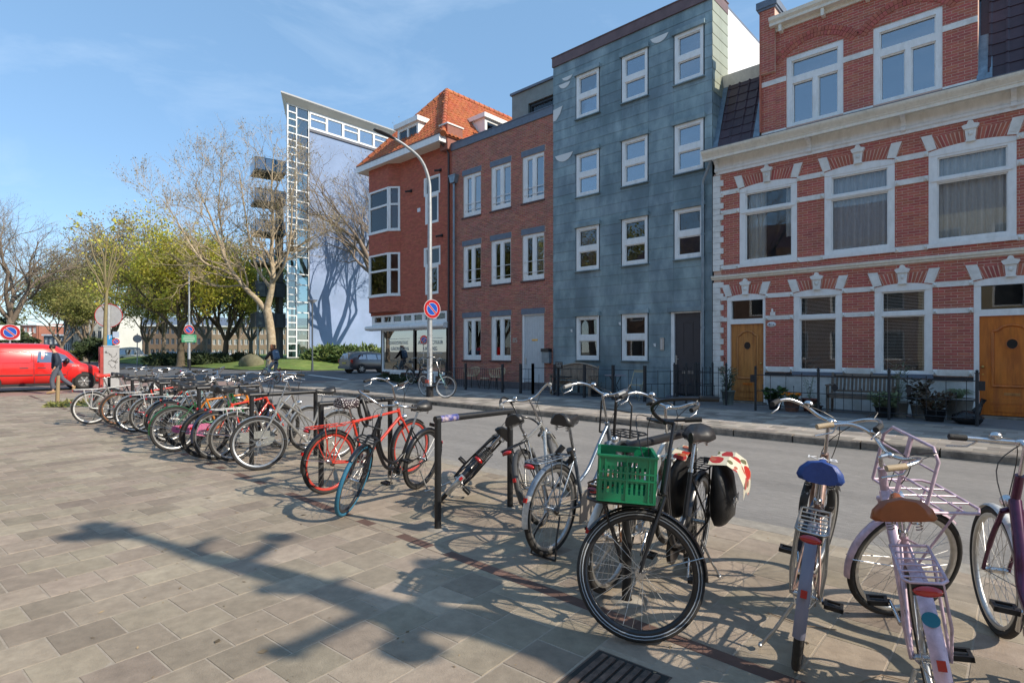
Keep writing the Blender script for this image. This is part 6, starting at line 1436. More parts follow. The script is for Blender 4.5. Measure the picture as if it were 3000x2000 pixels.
tree('fuzzy', 'park_tree', 'tall brownish budding tree left of the yellow maple', gz(330, 88), BARKG, LF_O, 1.08, 10, leaf=(15000, .17, .3, 9), seed=44, H_=16, r0=.32, fork_at=.25, n0=6, spread=.5, lv=5, child=(3, 4), Lr=.76, up=.12)
tree('fuzzy', 'park_tree', 'brownish budding tree far behind the mirror sign', gz(245, 105), BARKG, LF_O, 1.1, 100)
tree('fuzzy', 'park_tree', 'brownish tree high behind the two maples', gz(480, 98), BARKG, LF_O, 1.15, 200)
tree('olive', 'park_tree', 'green tree filling the gap between the maples', gz(430, 92), BARKG, LF_Y, .95, 250)
tree('fuzzy', 'park_tree', 'slender brown tree between maple and glass tower', gz(700, 95), BARKG, LF_O, .95, 310)
tree('bare', 'bare_tree', 'large bare reddish tree cut by the left edge of the picture', gz(10, 66), BARKG, LF_O, .86, 40, leaf=(6000, .07, .16, 5), seed=52, H_=20, r0=.50, fork_at=.32, n0=5, spread=.62, lv=6, child=(3, 4), Lr=.72, up=.07, lean=(.6, .5))
tree('bare', 'bare_tree', 'bare tan tree in front of the blue wall behind the corner house', (-46.0, 32.3, .5), BARK, LF_B, .98, 200)
tree('bare', 'bare_tree', 'bare tree far left low behind the van', gz(-60, 80), BARKG, LF_O, .8, 140)
tree('bare', 'bare_tree', 'bare tree rising behind the orange roof', gz(1175, 62, .3), BARKG, LF_B, 1.03, 90)
tree('ever', 'evergreen_tree', 'dark evergreen at the far left above the no parking board', gz(-12, 66), BARKD, LF_D, .8, 0, leaf=(9000, .35, .35, 4), seed=61, H_=6.5, r0=.2, fork_at=.15, n0=7, spread=.8, lv=4, child=(3, 4), Lr=.7, up=.0)
tree('ever', 'evergreen_tree', 'dark bushy evergreen below the maples on the left', gz(262, 72), BARKD, LF_D, .5, 70)
# young street tree with up-swept shoots
b0 = gz(308, 22.4); t = thing('young_tree', b0, 'young slender tree with long upswept bare shoots in front of the round sign', 'tree')
w_ = MB(); T = lambda px, py, dt=0.: AT(px, py, 22.4 + dt); tip2 = []
def yb(P, r0, r1): w_.tube(smooth([T(*p) for p in P], 5), [r0 + (r1 - r0) * i / (5 * (len(P) - 1)) for i in range(5 * (len(P) - 1) + 1)], 6, cap=False); e = T(*P[-1]); tip2.append((e, Vector((0, 0, 1))))
yb([(305, 1135), (307, 1050), (308, 960), (311, 880), (313, 850)], .085, .055)
for P in ([(313, 850), (300, 800), (275, 750), (262, 700), (240, 670), (225, 655)], [(312, 860), (306, 800), (304, 750), (283, 705), (262, 640), (232, 628)], [(305, 780), (300, 740), (282, 705), (300, 680), (345, 652)], [(313, 850), (322, 800), (338, 750), (345, 690), (352, 650)], [(313, 850), (320, 790), (330, 740), (342, 680), (375, 672)],
          [(314, 855), (328, 800), (350, 750), (368, 715), (382, 695)], [(313, 855), (335, 800), (375, 755), (420, 735)], [(311, 870), (290, 820), (262, 780), (243, 740), (200, 730)], [(311, 875), (293, 850), (280, 800), (262, 770), (250, 745)], [(313, 850), (308, 790), (311, 730), (318, 690), (333, 670)], [(283, 705), (262, 680), (215, 665), (200, 670)], [(310, 920), (300, 900), (290, 890)]): yb(P, .032, .007)
ob('trunk', w_, BARKY, t); ob('crown', leaves(tip2, 90, .09, .07, 4), LF_Y, t)
# the pollarded street tree to the right of the camera whose shadow lies over the slabs
sd = Vector((math.cos(R(SUN_AZ)), math.sin(R(SUN_AZ)), 0)); pd = Vector((-sd.y, sd.x, 0)); tanE = math.tan(R(SUN_EL))
BT = Vector((3.2, 4.15, 0))
def shad(px, py):
    g = G(px, py); d = g - BT; s = -d.dot(sd); w2 = d.dot(pd); return BT + pd * w2 + Vector((0, 0, s * tanE))
t = thing('pollarded_tree', BT, 'pollarded street tree standing outside the picture on the right, known by its shadow', 'tree')
w_ = MB()
trk = [(2300, 2250), (1700, 1905), (1400, 1822), (1178, 1802), (1042, 1755), (838, 1692), (700, 1655), (600, 1632), (500, 1600), (420, 1575)]
TP = [BT + Vector((0, 0, -.1))] + [shad(*p) for p in trk if shad(*p).z > .6]
w_.tube(TP, [.26, .22, .20, .17, .165, .125, .12, .11, .09, .07, .06][:len(TP)] + [.06] * max(0, len(TP) - 11), 10)
def knob(px, py, r, e=1.0):
    c = shad(px, py); w_.blob(c, r, r, r * e, 9, 7, .22, rnd)
def arm(P, r0, r1): Q = [shad(*p) for p in P]; w_.tube(Q, [r0 + (r1 - r0) * i / (len(Q) - 1) for i in range(len(Q))], 8)
arm([(420, 1575), (380, 1568), (340, 1562), (290, 1572)], .07, .13); knob(330, 1558, .15, .8); knob(285, 1540, .13, .7); knob(240, 1570, .13, .7); knob(195, 1575, .07)
arm([(560, 1615), (590, 1590), (640, 1570)], .06, .02)
arm([(700, 1652), (760, 1620), (800, 1590)], .05, .05); knob(808, 1573, .11, .7); knob(830, 1570, .08, .6)
arm([(900, 1715), (850, 1735), (790, 1727)], .05, .04); knob(785, 1725, .07, .8)
arm([(1080, 1795), (960, 1850), (860, 1900)], .045, .05); knob(850, 1905, .075, .8); knob(815, 1908, .06, .8)
arm([(1150, 1810), (1190, 1850), (1200, 1890)], .09, .06); knob(1190, 1905, .115, .9); knob(1230, 1900, .09, .9)
arm([(1230, 1800), (1270, 1720), (1262, 1660)], .07, .06); knob(1265, 1650, .10, .8)
arm([(950, 1730), (985, 1705), (1010, 1690)], .05, .02)
ob('trunk', w_, BARK, t)
# ------------------------------------------------------------------ apartment block with glass tower and blue wall
XB = -53.; ap = thing('apartment_block', (XB - 8, 30, 0), 'tall apartment block with a pale blue side wall and a glazed white framed corner tower', 'building')
BW = mat('pale_blue_render', (.22, .30, .46), .8, n=.10, ns=.5, col2=(.27, .35, .54), c2s=.15)
g0 = OX(840, 1040, XB); g1 = OX(906, 1046, XB); tp0 = OX(840, 304, XB); tp1 = OX(1150, 372, XB)
wt = OX(906, 385, XB).z; Y0, Y1, Y2 = g0.y, g1.y, g1.y + 26
SLP = 6.9 / 13
def blk(x1, ya, yb_, z0, z1, d=13.):
    b = MB(); n = [(x1 - d, ya + SLP * d), (x1, ya), (x1, yb_), (x1 - d, yb_)]; b.face([(p[0], p[1], z0) for p in n][::-1]); b.face([(p[0], p[1], z1) for p in n])
    for i in range(4): p, q = n[i], n[(i + 1) % 4]; b.face([(p[0], p[1], z0), (q[0], q[1], z0), (q[0], q[1], z1), (p[0], p[1], z1)])
    return b
ob('blue_wall', blk(XB, Y1, Y2, 0, wt), BW, ap)
m = blk(XB + .12, Y1 - .05, Y2, wt, wt + .25); m.box(XB - .05, XB + .10, Y1 - .16, Y1, .8, wt + .2); ob('wall_edge', m, mat('dark_edge', (.06, .07, .10), .5), ap)
zr = tp0.z; WHF = mat('white_window_frame', (.72, .74, .75), .4)
# tower glazing: columns of panes
def glaz(x, y0, y1, z0, z1, rowsz, name, depth=.12, colsy=2):
    f = MB(); hs = []; ys = [y0 + (y1 - y0) * k / colsy for k in range(colsy + 1)]; e = .10
    e = .055; ym = y0 + (y1 - y0) * .42
    for k in range(9):
        za = z0 + (z1 - z0) * k / 9; fh_ = (z1 - z0) / 9
        for q in range(4): hs.append(H(y0 + .12, ym - e, za + fh_ * q / 4 + e, za + fh_ * (q + 1) / 4 - e))
        hs.append(H(ym + e, y1 - .08, za + e, za + fh_ * .62 - e)); hs.append(H(ym + e, y1 - .08, za + fh_ * .62 + e, za + fh_ - e))
    X = Matrix.Translation((x, 0, 0)) @ Matrix.Rotation(R(90), 4, 'Z')
    f.slab(y0, y1, z0, z1, -.08, .08, hs, X=X); fo = ob(name, f, WHF, ap)
    for h in hs: ob('pane', MB().box(h[0], h[1], .02, .04, h[2], h[3], X=X), GLASS_T, fo)
    return fo
zb0 = .9; flh = (zr - zb0) / 9.0; rz = [zb0]
for k in range(9): rz += [zb0 + flh * k + flh * .42, zb0 + flh * (k + 1)] if k % 2 == 0 else [zb0 + flh * k + flh * .33, zb0 + flh * k + flh * .66, zb0 + flh * (k + 1)]
glaz(XB + .02, Y0, Y1 - .06, zb0, zr, rz, 'tower_window')
ob('tower_base', blk(XB - .1, Y0 + .1, Y1, .3, zb0, 5.), BW, ap)
m = MB()
for k in range(10): m.join(blk(XB - .12, Y0 + .1, Y1, zb0 + flh * k - .12, zb0 + flh * k + .10, 4.5))
ob('tower_floors', m, mat('tower_interior', (.13, .125, .11), .8, n=.4, ns=.4), ap)
ob('tower_inner_wall', blk(XB - 4.4, Y0 + 2.5, Y1 + .5, zb0, zr, .4), mat('tower_interior', (.25, .24, .22)), ap)
curm = mat('tower_curtain', (.5, .5, .48), .9)
for k in range(9):
    if k % 3 != 1: m = MB(); m.box(XB - .6, XB - .55, Y0 + .4 + (k % 2) * 1.2, Y0 + 1.5 + (k % 2) * 1.2, zb0 + flh * k + .1, zb0 + flh * (k + 1) - .15); ob('curtain', m, curm, ap)
# top storey glazing along the wall
zt0 = wt + .25; ztop = zr; n = 14; X = Matrix.Translation((XB + .02, 0, 0)) @ Matrix.Rotation(R(90), 4, 'Z'); hs = []; cw = (Y2 - Y1) / n
for k in range(n):
    a = Y1 + cw * k + .12; b_ = Y1 + cw * (k + 1) - .12
    hs += [H(a, b_, zt0 + .2, ztop - .25)] if k % 2 else [H(a, b_, zt0 + .2, zt0 + (ztop - zt0) * .55), H(a, b_, zt0 + (ztop - zt0) * .62, ztop - .25)]
f = MB(); f.slab(Y1, Y2, zt0, ztop, -.08, .08, hs, X=X); fo = ob('top_window', f, WHF, ap)
GT = glassm('bright_top_glass', (.5, .6, .62), .45, .02)
for h in hs: ob('pane', MB().box(h[0], h[1], .02, .04, h[2], h[3], X=X), GT, fo)
ob('top_storey', blk(XB - 2.5, Y1 - .2, Y2, wt, ztop, 10.), mat('pale_inside', (.55, .57, .57), .8), ap)
# wedge roof
m = MB(); zz = ztop; ya_ = Y0 - 1.0; O_ = [(XB + .9, ya_, zz + .5), (XB + .9, Y2, zz + .5), (XB - 12, Y2, zz + .5), (XB - 12, Y0 + SLP * 12, zz + .5)]; I_ = [(XB + .1, Y0 - .05, zz), (XB + .1, Y2, zz), (XB - 12, Y2, zz), (XB - 12, Y0 + SLP * 12, zz)]
m.face(O_); m.face(I_[::-1])
for i in range(4): j = (i + 1) % 4; m.face([I_[i], I_[j], O_[j], O_[i]])
ob('wedge_roof', m, mat('pale_soffit', (.62, .62, .60), .6), ap)
m = MB(); Q_ = [(p[0], p[1], p[2] + .14) for p in O_]
for i in range(4): j = (i + 1) % 4; m.face([O_[i], O_[j], Q_[j], Q_[i]])
m.face(Q_); ob('roof_edge', m, mat('pale_roof_edge', (.35, .36, .37), .5), ap)
# second lower tower edge and balconies left of the tower
bl0 = gz(748, 56); br0 = gz(836, 57.6); dd_ = (br0 - bl0); Lb = dd_.length; dd_.normalize(); nn_ = Vector((-dd_.y, dd_.x, 0)); XBm = Matrix(((dd_.x, nn_.x, 0, bl0.x), (dd_.y, nn_.y, 0, bl0.y), (0, 0, 1, 0), (0, 0, 0, 1)))
BALM = mat('balcony_mesh_panel', (.08, .10, .12), .55, metal=.2, n=.15, ns=2); BALG = glassm('balcony_glass', (.30, .34, .38), .15)
for k in range(6):
    zt_ = CAMH + (HYP - (459 + 91 * k)) / FPX * 56; z = zt_ - 1.15
    bo = ob('balcony', MB().box(0, Lb, 0, 2.6, z - .22, z, X=XBm), mat('concrete_slab', (.14, .12, .10), .85), ap); hh = -.35 if k > 3 else 0
    ob('balcony_panel', MB().box(0, Lb, -.05, -.01, z + hh, z + 1.1, X=XBm), BALM if k > 3 else BALG, bo); ob('balcony_panel', MB().box(-.05, -.01, 0, 2.6, z + hh, z + 1.1, X=XBm), BALM if k > 3 else BALG, bo)
    for q in range(4): ob('baluster', MB().box(q * Lb / 3 - .03, q * Lb / 3 + .03, -.1, -.05, z - .2, z + 1.15, X=XBm), IRON, bo)
    ob('handrail', MB().box(-.05, Lb, -.1, -.02, z + 1.12, z + 1.18, X=XBm), IRON, bo)
m = MB(); m.cyl(XBm @ Vector((.3, .3, 0)), XBm @ Vector((.3, .3, 9.4)), .12, 8); ob('balcony_column', m, STEELG, ap)
m = MB(); m.box(Lb - .5, Lb - .1, .5, 2.5, 0, 17.5, X=XBm); ob('balcony_wall', m, mat('grey_wing', (.12, .12, .12), .8, n=.2, ns=.3), ap)
# ------------------------------------------------------------------ lawn, shrubs
lw = MB(); nx, ny = 44, 26
def lz(x, y):
    dx = max(0, min(1, (-42.5 - x) / 8.)); dy = max(0, min(1, (y - 18.6) / 7.)); s = min(dx, dy); s = s * s * (3 - 2 * s); return .02 + .8 * s + .05 * mnoise.noise(Vector((x * .2, y * .2, 0)))
for i in range(nx):
    for j in range(ny):
        xa, xb = -200 + 158 * (i / nx) ** .6, -200 + 158 * ((i + 1) / nx) ** .6; ya, yb_ = 18.7 + 80 * (j / ny) ** 2, 18.7 + 80 * ((j + 1) / ny) ** 2
        q = [(xa, ya), (xb, ya), (xb, yb_), (xa, yb_)]
        q = [(max(min(p[0], -41.6), -200), p[1]) for p in q]
        q = [(-48 + (p[0] + 48) * min(1, .25 + max(0, (p[1] - 18.7)) / 5), p[1]) if p[0] > -48 else p for p in q]
        lw.face([(p[0], p[1], lz(*p)) for p in q], sm=True)
struct('lawn', lw, GRASSM)
def shrubs(name, label, P, m, n, size, seed, cat='shrub', stem=None):
    """leafy mound along points (x,y,z,r,h)"""
    rr = random.Random(seed); b = MB(); tot = sum(p[3] for p in P)
    for (x, y, z, r, h) in P:
        for k in range(int(n * r / tot)):
            a = rr.uniform(0, 6.28); ph = math.acos(rr.uniform(0, 1)); q = rr.uniform(.72, 1.08); c = Vector((x + r * q * math.sin(ph) * math.cos(a), y + r * q * math.sin(ph) * math.sin(a), z + h * q * math.cos(ph)))
            d = Vector((math.sin(ph) * math.cos(a) + rr.gauss(0, .5), math.sin(ph) * math.sin(a) + rr.gauss(0, .5), .4 + rr.gauss(0, .4))).normalized(); o_ = Matrix.Rotation(rr.uniform(0, 6.28), 4, d) @ d.orthogonal().normalized(); s = size * rr.uniform(.6, 1.4)
            b.face([c, c + d * s * .8 + o_ * s * .28, c + d * s * 1.7, c + d * s * .8 - o_ * s * .28], rr.random() + .001)
    t = thing(name, (P[0][0], P[0][1], P[0][2]), label, cat); ob('foliage', b, m, t); c = MB()
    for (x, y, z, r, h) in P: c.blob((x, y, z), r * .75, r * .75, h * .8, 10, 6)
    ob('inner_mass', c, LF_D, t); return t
P = []
for px, tt in ((930, 53.5), (955, 52.5), (985, 53), (1015, 52), (1045, 53), (1075, 52.5), (1110, 52)): q = gz(px, tt); P.append((q.x, q.y, .65, 1.3, 1.0 + .25 * (px % 3)))
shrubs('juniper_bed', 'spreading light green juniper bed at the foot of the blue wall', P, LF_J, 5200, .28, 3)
P = []
for k in range(16): q = gz(455 + 19 * k, 58 + (k * 7) % 4); P.append((q.x, q.y, .25, 1.0, .75 + .25 * ((k * 5) % 3) / 2))
shrubs('shrub_border', 'long dark green shrub border under the maples', P, LF_D, 5200, .26, 4)
P = [(gz(215 + 11 * k, 90).x, gz(215 + 11 * k, 90).y, .3, 1.1, 1.3) for k in range(8)]
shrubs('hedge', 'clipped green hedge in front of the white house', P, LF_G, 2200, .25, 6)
bd = gz(738, 51, .35); m = MB(); m.blob(bd, 1.5, 1.0, .9, 12, 8, .12, rnd); tag(ob('boulder', m, mat('mossy_stone', (.16, .15, .09), .95, n=.35, ns=1.5, bump=.8, bs=6)), 'large mossy boulder on the lawn under the plane tree', 'boulder')
q = G(190, 1190); shrubs('weeds', 'low dark weeds at the foot of the wooden stake', [(q.x + .1, q.y + .1, 0, .28, .13), (q.x + .3, q.y + .45, 0, .3, .14), (q.x - .1, q.y - .15, 0, .22, .1)], LF_G, 420, .07, 8, 'weeds')
for px, Yq, lab in ((1130, 15.2, 'small dark bush under the left end of the shop window'), (1185, 15.2, 'small dark bush beside the cellar window of the shop')):
    q = OY(px, 1110, Yq); shrubs('low_bush', lab, [(q.x, Yq, .12, .38, .36), (q.x + .45, Yq + .05, .12, .3, .28)], LF_D, 420, .09, px)
# ------------------------------------------------------------------ far buildings
FB = mat('far_brick', (.33, .13, .09), .85, n=.2, ns=.5); FW = mat('far_white_wall', (.62, .62, .60), .8, n=.06, ns=.3); FG = mat('far_dark_glass', (.05, .06, .07), .2)
def farb(label, px0, px1, t0, zt, m_, floors, bays, roof=None, rh=0., depth=12, balc=False, wm=WHF, name='far_building', cat='building'):
    a = gz(px0, t0); b_ = gz(px1, t0); d = (b_ - a); L_ = d.length; d.normalize(); nrm = Vector((-d.y, d.x, 0)); t = thing(name, a, label, cat)
    X = Matrix(((d.x, nrm.x, 0, a.x), (d.y, nrm.y, 0, a.y), (0, 0, 1, 0), (0, 0, 0, 1)))
    fh = zt / floors; cw = L_ / bays; hs = [H(cw * (i + .18), cw * (i + .82), fh * (j + .28), fh * (j + .82)) for i in range(bays) for j in range(floors)]
    f = MB(); f.slab(0, L_, 0, zt, 0, .3, hs, X=X); f.box(0, L_, .6, depth, 0, zt, X=X); w_ = ob('wall', f, m_, t)
    for h in hs:
        g = MB(); g.slab(h[0], h[1], h[2], h[3], .08, .16, [H(h[0] + .12, (h[0] + h[1]) / 2 - .06, h[2] + .12, h[3] - .12), H((h[0] + h[1]) / 2 + .06, h[1] - .12, h[2] + .12, h[3] - .12)], X=X); wo = ob('window', g, wm, t); ob('pane', MB().box(h[0], h[1], .18, .22, h[2], h[3], X=X), FG, wo)
    ob('cornice', MB().box(-.2, L_ + .2, -.35, depth, zt, zt + .35, X=X), WHF, t)
    if balc:
        for j in range(1, floors): ob('balcony', MB().box(cw * 1.1, cw * 2.9, -1.2, 0, fh * j, fh * j + 1.0, X=X), wm, t)
    if rh: r_ = MB(); r_.face([X @ Vector(p) for p in ((0, 0, zt + .3), (L_, 0, zt + .3), (L_, depth * .5, zt + rh), (0, depth * .5, zt + rh))]); r_.face([X @ Vector(p) for p in ((0, depth, zt + .3), (L_, depth, zt + .3), (L_, depth * .5, zt + rh), (0, depth * .5, zt + rh))]); r_.face([X @ Vector(p) for p in ((0, 0, zt + .3), (0, depth, zt + .3), (0, depth * .5, zt + rh))]); r_.face([X @ Vector(p) for p in ((L_, 0, zt + .3), (L_, depth, zt + .3), (L_, depth * .5, zt + rh))]); ob('roof', r_, roof or LEADG, t)
farb('distant red brick flats with white balconies at the far left', 55, 108, 150, 8.4, FB, 3, 4, balc=True)
farb('distant red and white house with a gabled front', 108, 150, 158, 8.5, FB, 3, 3, rh=1.0, roof=FB)
farb('distant pale brick house beside the dark glass block', 150, 190, 165, 8.8, mat('far_pink_brick', (.38, .24, .19), .85, n=.2, ns=.5), 3, 4)
farb('dark grey glass front block in the distance', 128, 186, 120, 4.8, mat('far_grey', (.10, .11, .13), .6), 2, 4)
farb('grey side block against the white house', 186, 206, 108, 7.5, mat('far_grey2', (.17, .18, .19), .7, n=.1, ns=.4), 2, 1)
farb('large white rendered house behind the trees', 190, 300, 112, 9.2, FW, 3, 6, wm=LEADG)
farb('long row of brown houses behind the park trees', 285, 620, 135, 7.5, mat('far_brown', (.22, .15, .11), .85, n=.2, ns=.4), 3, 22, rh=2.6, wm=LEADG)
farb('second row of pale brick houses behind the park trees', 620, 900, 128, 7.0, mat('far_tan', (.34, .25, .18), .85, n=.2, ns=.4), 3, 18, rh=2.4)
farb('low flats far left behind the van', -400, 50, 160, 8, FB, 3, 12)
# opposite side of the street, seen only in the window panes
OB = mat('opposite_dark_brick', (.20, .13, .10), .85, n=.2, ns=1)
for k, (x0, x1, h_, mm) in enumerate(((-25, -13, 8.0, OB), (-13, -5, 8.6, OB), (-5, 3, 9.4, mat('ochre_render', (.48, .40, .27), .85, n=.1, ns=.6)), (3, 12, 9.0, mat('yellow_brick_opposite', (.38, .30, .20), .85, n=.12, ns=.6)), (12, 26, 9.6, OB))):
    t = thing('opposite_house', (x0, -9, 0), ['long dark brick', 'low dark brick', 'ochre plastered', 'yellow brick', 'dark red brick'][k] + ' house on the near side of the street, behind the camera', 'house')
    m = MB(); bays = int((x1 - x0) / 2.4); cw = (x1 - x0) / bays; X = Matrix.Translation((x1, -9, 0)) @ Matrix.Rotation(R(180), 4, 'Z'); hs = [H(cw * (i + .25), cw * (i + .75), z_, z_ + 1.8) for i in range(bays) for z_ in (1, 4, 6.8 if h_ > 9 else 6.4)]
    m.slab(0, x1 - x0, 0, h_, 0, .3, hs, X=X); m.box(x0, x1, -19, -9.6, 0, h_); ob('wall', m, mm, t)
    for h in hs: g = MB(); g.slab(*h, .05, .15, [H(h[0] + .1, h[1] - .1, h[2] + .1, h[3] - .1)], X=X); wo = ob('window', g, WHITE, t); ob('pane', MB().box(h[0], h[1], .16, .2, h[2], h[3], X=X), FG, wo)
    r_ = MB(); r_.face([(x0, -9, h_), (x1, -9, h_), (x1, -13.5, h_ + 3.2), (x0, -13.5, h_ + 3.2)]); r_.face([(x0, -19, h_), (x1, -19, h_), (x1, -13.5, h_ + 3.2), (x0, -13.5, h_ + 3.2)]); ob('roof', r_, MANS, t)
tree('bare', 'bare_tree', 'bare street tree behind the camera, mirrored in the windows', (-17, -10, 0), BARKG, LF_B, .6, 60)
tree('bare', 'bare_tree', 'bare street tree behind the camera near the crossing, mirrored in the windows', (-30, -12, 0), BARKG, LF_B, .7, 160)
tree('olive', 'park_tree', 'green tree behind the camera across the crossing', (-42, -12, 0), BARKG, LF_G, .8, 60)

for k, (x, y, s_) in enumerate(((-50, -16, .9), (-60, -8, 1.0), (-36, -24, 1.0), (-72, -18, 1.1), (-46, -30, 1.1), (-85, -5, 1.1), (-60, -30, 1.2))):
    tree('olive', 'park_tree', ['nearest', 'second', 'third', 'fourth', 'fifth', 'sixth', 'farthest'][k] + ' green tree of the clump beyond the left edge, mirrored in the shop window', (x, y, 0), BARKG, LF_G, s_, 50 * k)
# ------------------------------------------------------------------ vehicles
CARRED = mat('van_red_paint', (.62, .018, .015), .25, n=.04, ns=3, coat=.8); CARGREY = mat('car_grey_paint', (.12, .12, .125), .3, metal=.6, coat=.7); CARW = mat('car_white_paint', (.6, .6, .6), .3, coat=.6); CARD = mat('car_dark_paint', (.03, .035, .05), .3, coat=.6)
def vehicle(name, label, cat, W, st, m_, belt_in=.0, wheels=((.8, .33), (3.4, .33)), glass=(), hw=.86, details='car'):
    """st: stations (x, z_bottom, z_belt, z_roof, half width at belt, half width at roof); x runs to the nose"""
    t = thing(name, None, label, cat, M4=W); b = MB(); ring = 11
    def sec(s_):
        x, zb, zl, zr, w1, w2 = s_; h = zr - zl
        P = [(-w1 * .93, zb), (-w1, zb + (zl - zb) * .35), (-w1 * .985, zl), (-(w1 * .3 + w2 * .7), zl + h * .72), (-w2 * .86, zl + h * .95), (0, zr), (w2 * .86, zl + h * .95), (w1 * .3 + w2 * .7, zl + h * .72), (w1 * .985, zl), (w1, zb + (zl - zb) * .35), (w1 * .93, zb)]
        return [(x, p[0], p[1]) for p in P]
    S_ = [sec(q) for q in st]
    for q in S_: b.v += q
    for i in range(len(S_) - 1):
        for j in range(ring): j2 = (j + 1) % ring; a = i * ring; b.f.append((a + j, a + ring + j, a + ring + j2, a + j2)); b.c.append(0); b.s.append(j != ring - 1)
    b.face(S_[0]); b.face(S_[-1][::-1]); body = ob('body', b, m_, t, False)
    def sidept(x, f, out=.004):   # f: 0 belt .. 1 near roof
        for i in range(len(st) - 1):
            if st[i][0] <= x <= st[i + 1][0] + 1e-6: u = (x - st[i][0]) / (st[i + 1][0] - st[i][0]); q = [st[i][k] + (st[i + 1][k] - st[i][k]) * u for k in range(6)]; break
        x_, zb, zl, zr, w1, w2 = q; h = zr - zl
        if f >= 0: g = min(f, .72) / .72; y = w1 * .985 + ((w1 * .3 + w2 * .7) - w1 * .985) * g; z = zl + h * f
        else: y = w1 * (.985 + .015 * min(1, -f / .65)); z = zl + f * (zl - zb)
        return y + out, z
    for (xs, f0, f1, xs2) in glass:
        for s in (-1, 1):
            g = MB(); P = []
            for x in xs: y, z = sidept(x, f0); P.append((x, s * y, z))
            for x in xs2[::-1]: y, z = sidept(x, f1); P.append((x, s * y, z))
            n = len(xs); 
            for i in range(n - 1): g.face([P[i], P[i + 1], P[len(P) - 2 - i], P[len(P) - 1 - i]] if s < 0 else [P[i], P[i + 1], P[len(P) - 2 - i], P[len(P) - 1 - i]][::-1])
            ob('side_window', g, CARGLASS, t, False)
    for (x, r) in wheels:
        for s in (-1, 1):
            y = sidept(x, -.5)[0]
            T = Matrix.Translation((x, s * y, r)) @ Matrix.Rotation(R(-90 * s), 4, 'X')
            a = MB(); a.lathe([(0, .0), (r * 1.16, .0), (r * 1.16, .006)], 24, X=T, sm=False); ob('wheel_arch', a, PLASTB, t, False)
            w_ = MB(); w_.lathe([(r * .62, .045), (r * .72, .05), (r * .95, .045), (r, .02), (r, -.15)], 28, X=T); wo = ob('wheel', w_, RUBBER, t, False)
            d = MB(); d.lathe([(r * .62, .045), (r * .58, .02), (r * .50, .018), (0, .022)], 24, X=T); do = ob('rim', d, mat('rim_dark', (.08, .08, .08), .5), wo, False)
            for k in range(6): e = MB(); e.box(r * .10, r * .60, -r * .085, r * .085, .03, .045, X=T @ Matrix.Rotation(k * math.pi / 3, 4, 'Z')); e.lathe([(0, .05), (r * .15, .048), (r * .16, .03)], 10, X=T) if k == 0 else None; ob('spoke', e, ALU, wo, False)
    return t, sidept
# red van: nose towards +Y, its right flank is seen
Wv = Matrix.Translation((-28.95, 1.18, 0)) @ Matrix.Rotation(R(90), 4, 'Z')
st = [(0, .35, 1.05, 1.80, .84, .74), (.06, .30, 1.05, 1.83, .87, .76), (1.2, .28, 1.06, 1.86, .89, .77), (2.3, .28, 1.06, 1.85, .89, .77), (2.75, .28, 1.06, 1.78, .89, .73), (3.10, .28, 1.05, 1.55, .885, .70), (3.35, .28, 1.04, 1.28, .88, .68), (3.52, .28, .99, 1.10, .87, .66), (4.0, .28, .90, .96, .84, .60), (4.22, .30, .72, .80, .76, .52), (4.30, .35, .60, .66, .68, .45)]
tv, sp = vehicle('van', 'bright red delivery van crossing at the left edge of the picture', 'van', Wv, st, CARRED, wheels=((.72, .335), (3.58, .335)), glass=[([2.12, 2.5, 2.9, 3.28], .06, .60, [2.16, 2.5, 2.75, 2.98])])
def vline(P, m_, nm, r=.008):
    for s in (-1,): q = MB(); q.tube([(x, s * sp(x, f, .006)[0], sp(x, f)[1]) for x, f in P], r, 5); ob(nm, q, m_, tv, False)
vline([(2.03, .55), (2.03, 0), (2.03, -.5), (2.05, -.95)], CARD, 'door_gap', .006); vline([(3.02, -.95), (3.05, -.4), (3.33, .0)], CARD, 'door_gap', .006); vline([(.95, .5), (.95, 0), (.95, -.9)], CARD, 'door_gap', .006)
vline([(.7, -.55), (1.6, -.56), (2.0, -.56)], PLASTB, 'side_strip', .022); vline([(2.06, -.56), (3.0, -.56)], PLASTB, 'side_strip', .022)
vline([(1.62, -.2), (1.86, -.2)], CARD, 'door_handle', .016); vline([(2.14, -.2), (2.38, -.2)], CARD, 'door_handle', .016)
q = MB(); q.tube([(x, -sp(x, f, .003)[0], sp(x, f)[1]) for x, f in ((1.0, .58), (1.9, .58), (1.97, .5), (1.97, .12), (1.9, .05), (1.0, .05), (.93, .12), (.93, .5), (1.0, .58))], .010, 5); ob('panel_crease', q, CARRED, tv, False)
q = MB(); q.blob((3.02, -1.0, 1.16), .08, .11, .12, 10, 7); ob('mirror', q, PLASTB, tv, False); q = MB(); q.blob((4.12, -.66, .80), .16, .12, .10, 10, 7); ob('headlight', q, LENS, tv, False); q = MB(); q.blob((4.12, .66, .80), .16, .12, .10, 10, 7); ob('headlight', q, LENS, tv, False)
q = MB(); ys = [(3.0, .60, 1.66), (3.38, .66, 1.16)]; q.face([(3.10, -.58, 1.545), (3.42, -.70, 1.20), (3.42, .70, 1.20), (3.10, .58, 1.545)]); q.xf(Matrix.Translation((.03, 0, .03))); ob('windscreen', q, CARGLASS, tv, False)
ob('van_sill', MB().box(.3, 4.1, -.84, .84, .2, .30), PLASTB, tv, False)
text('fleet_number', '10072', .10, Vector((3.30, -.885, .965)), Matrix.Rotation(R(90), 4, 'X'), PLATE, tv, .001, world=False)
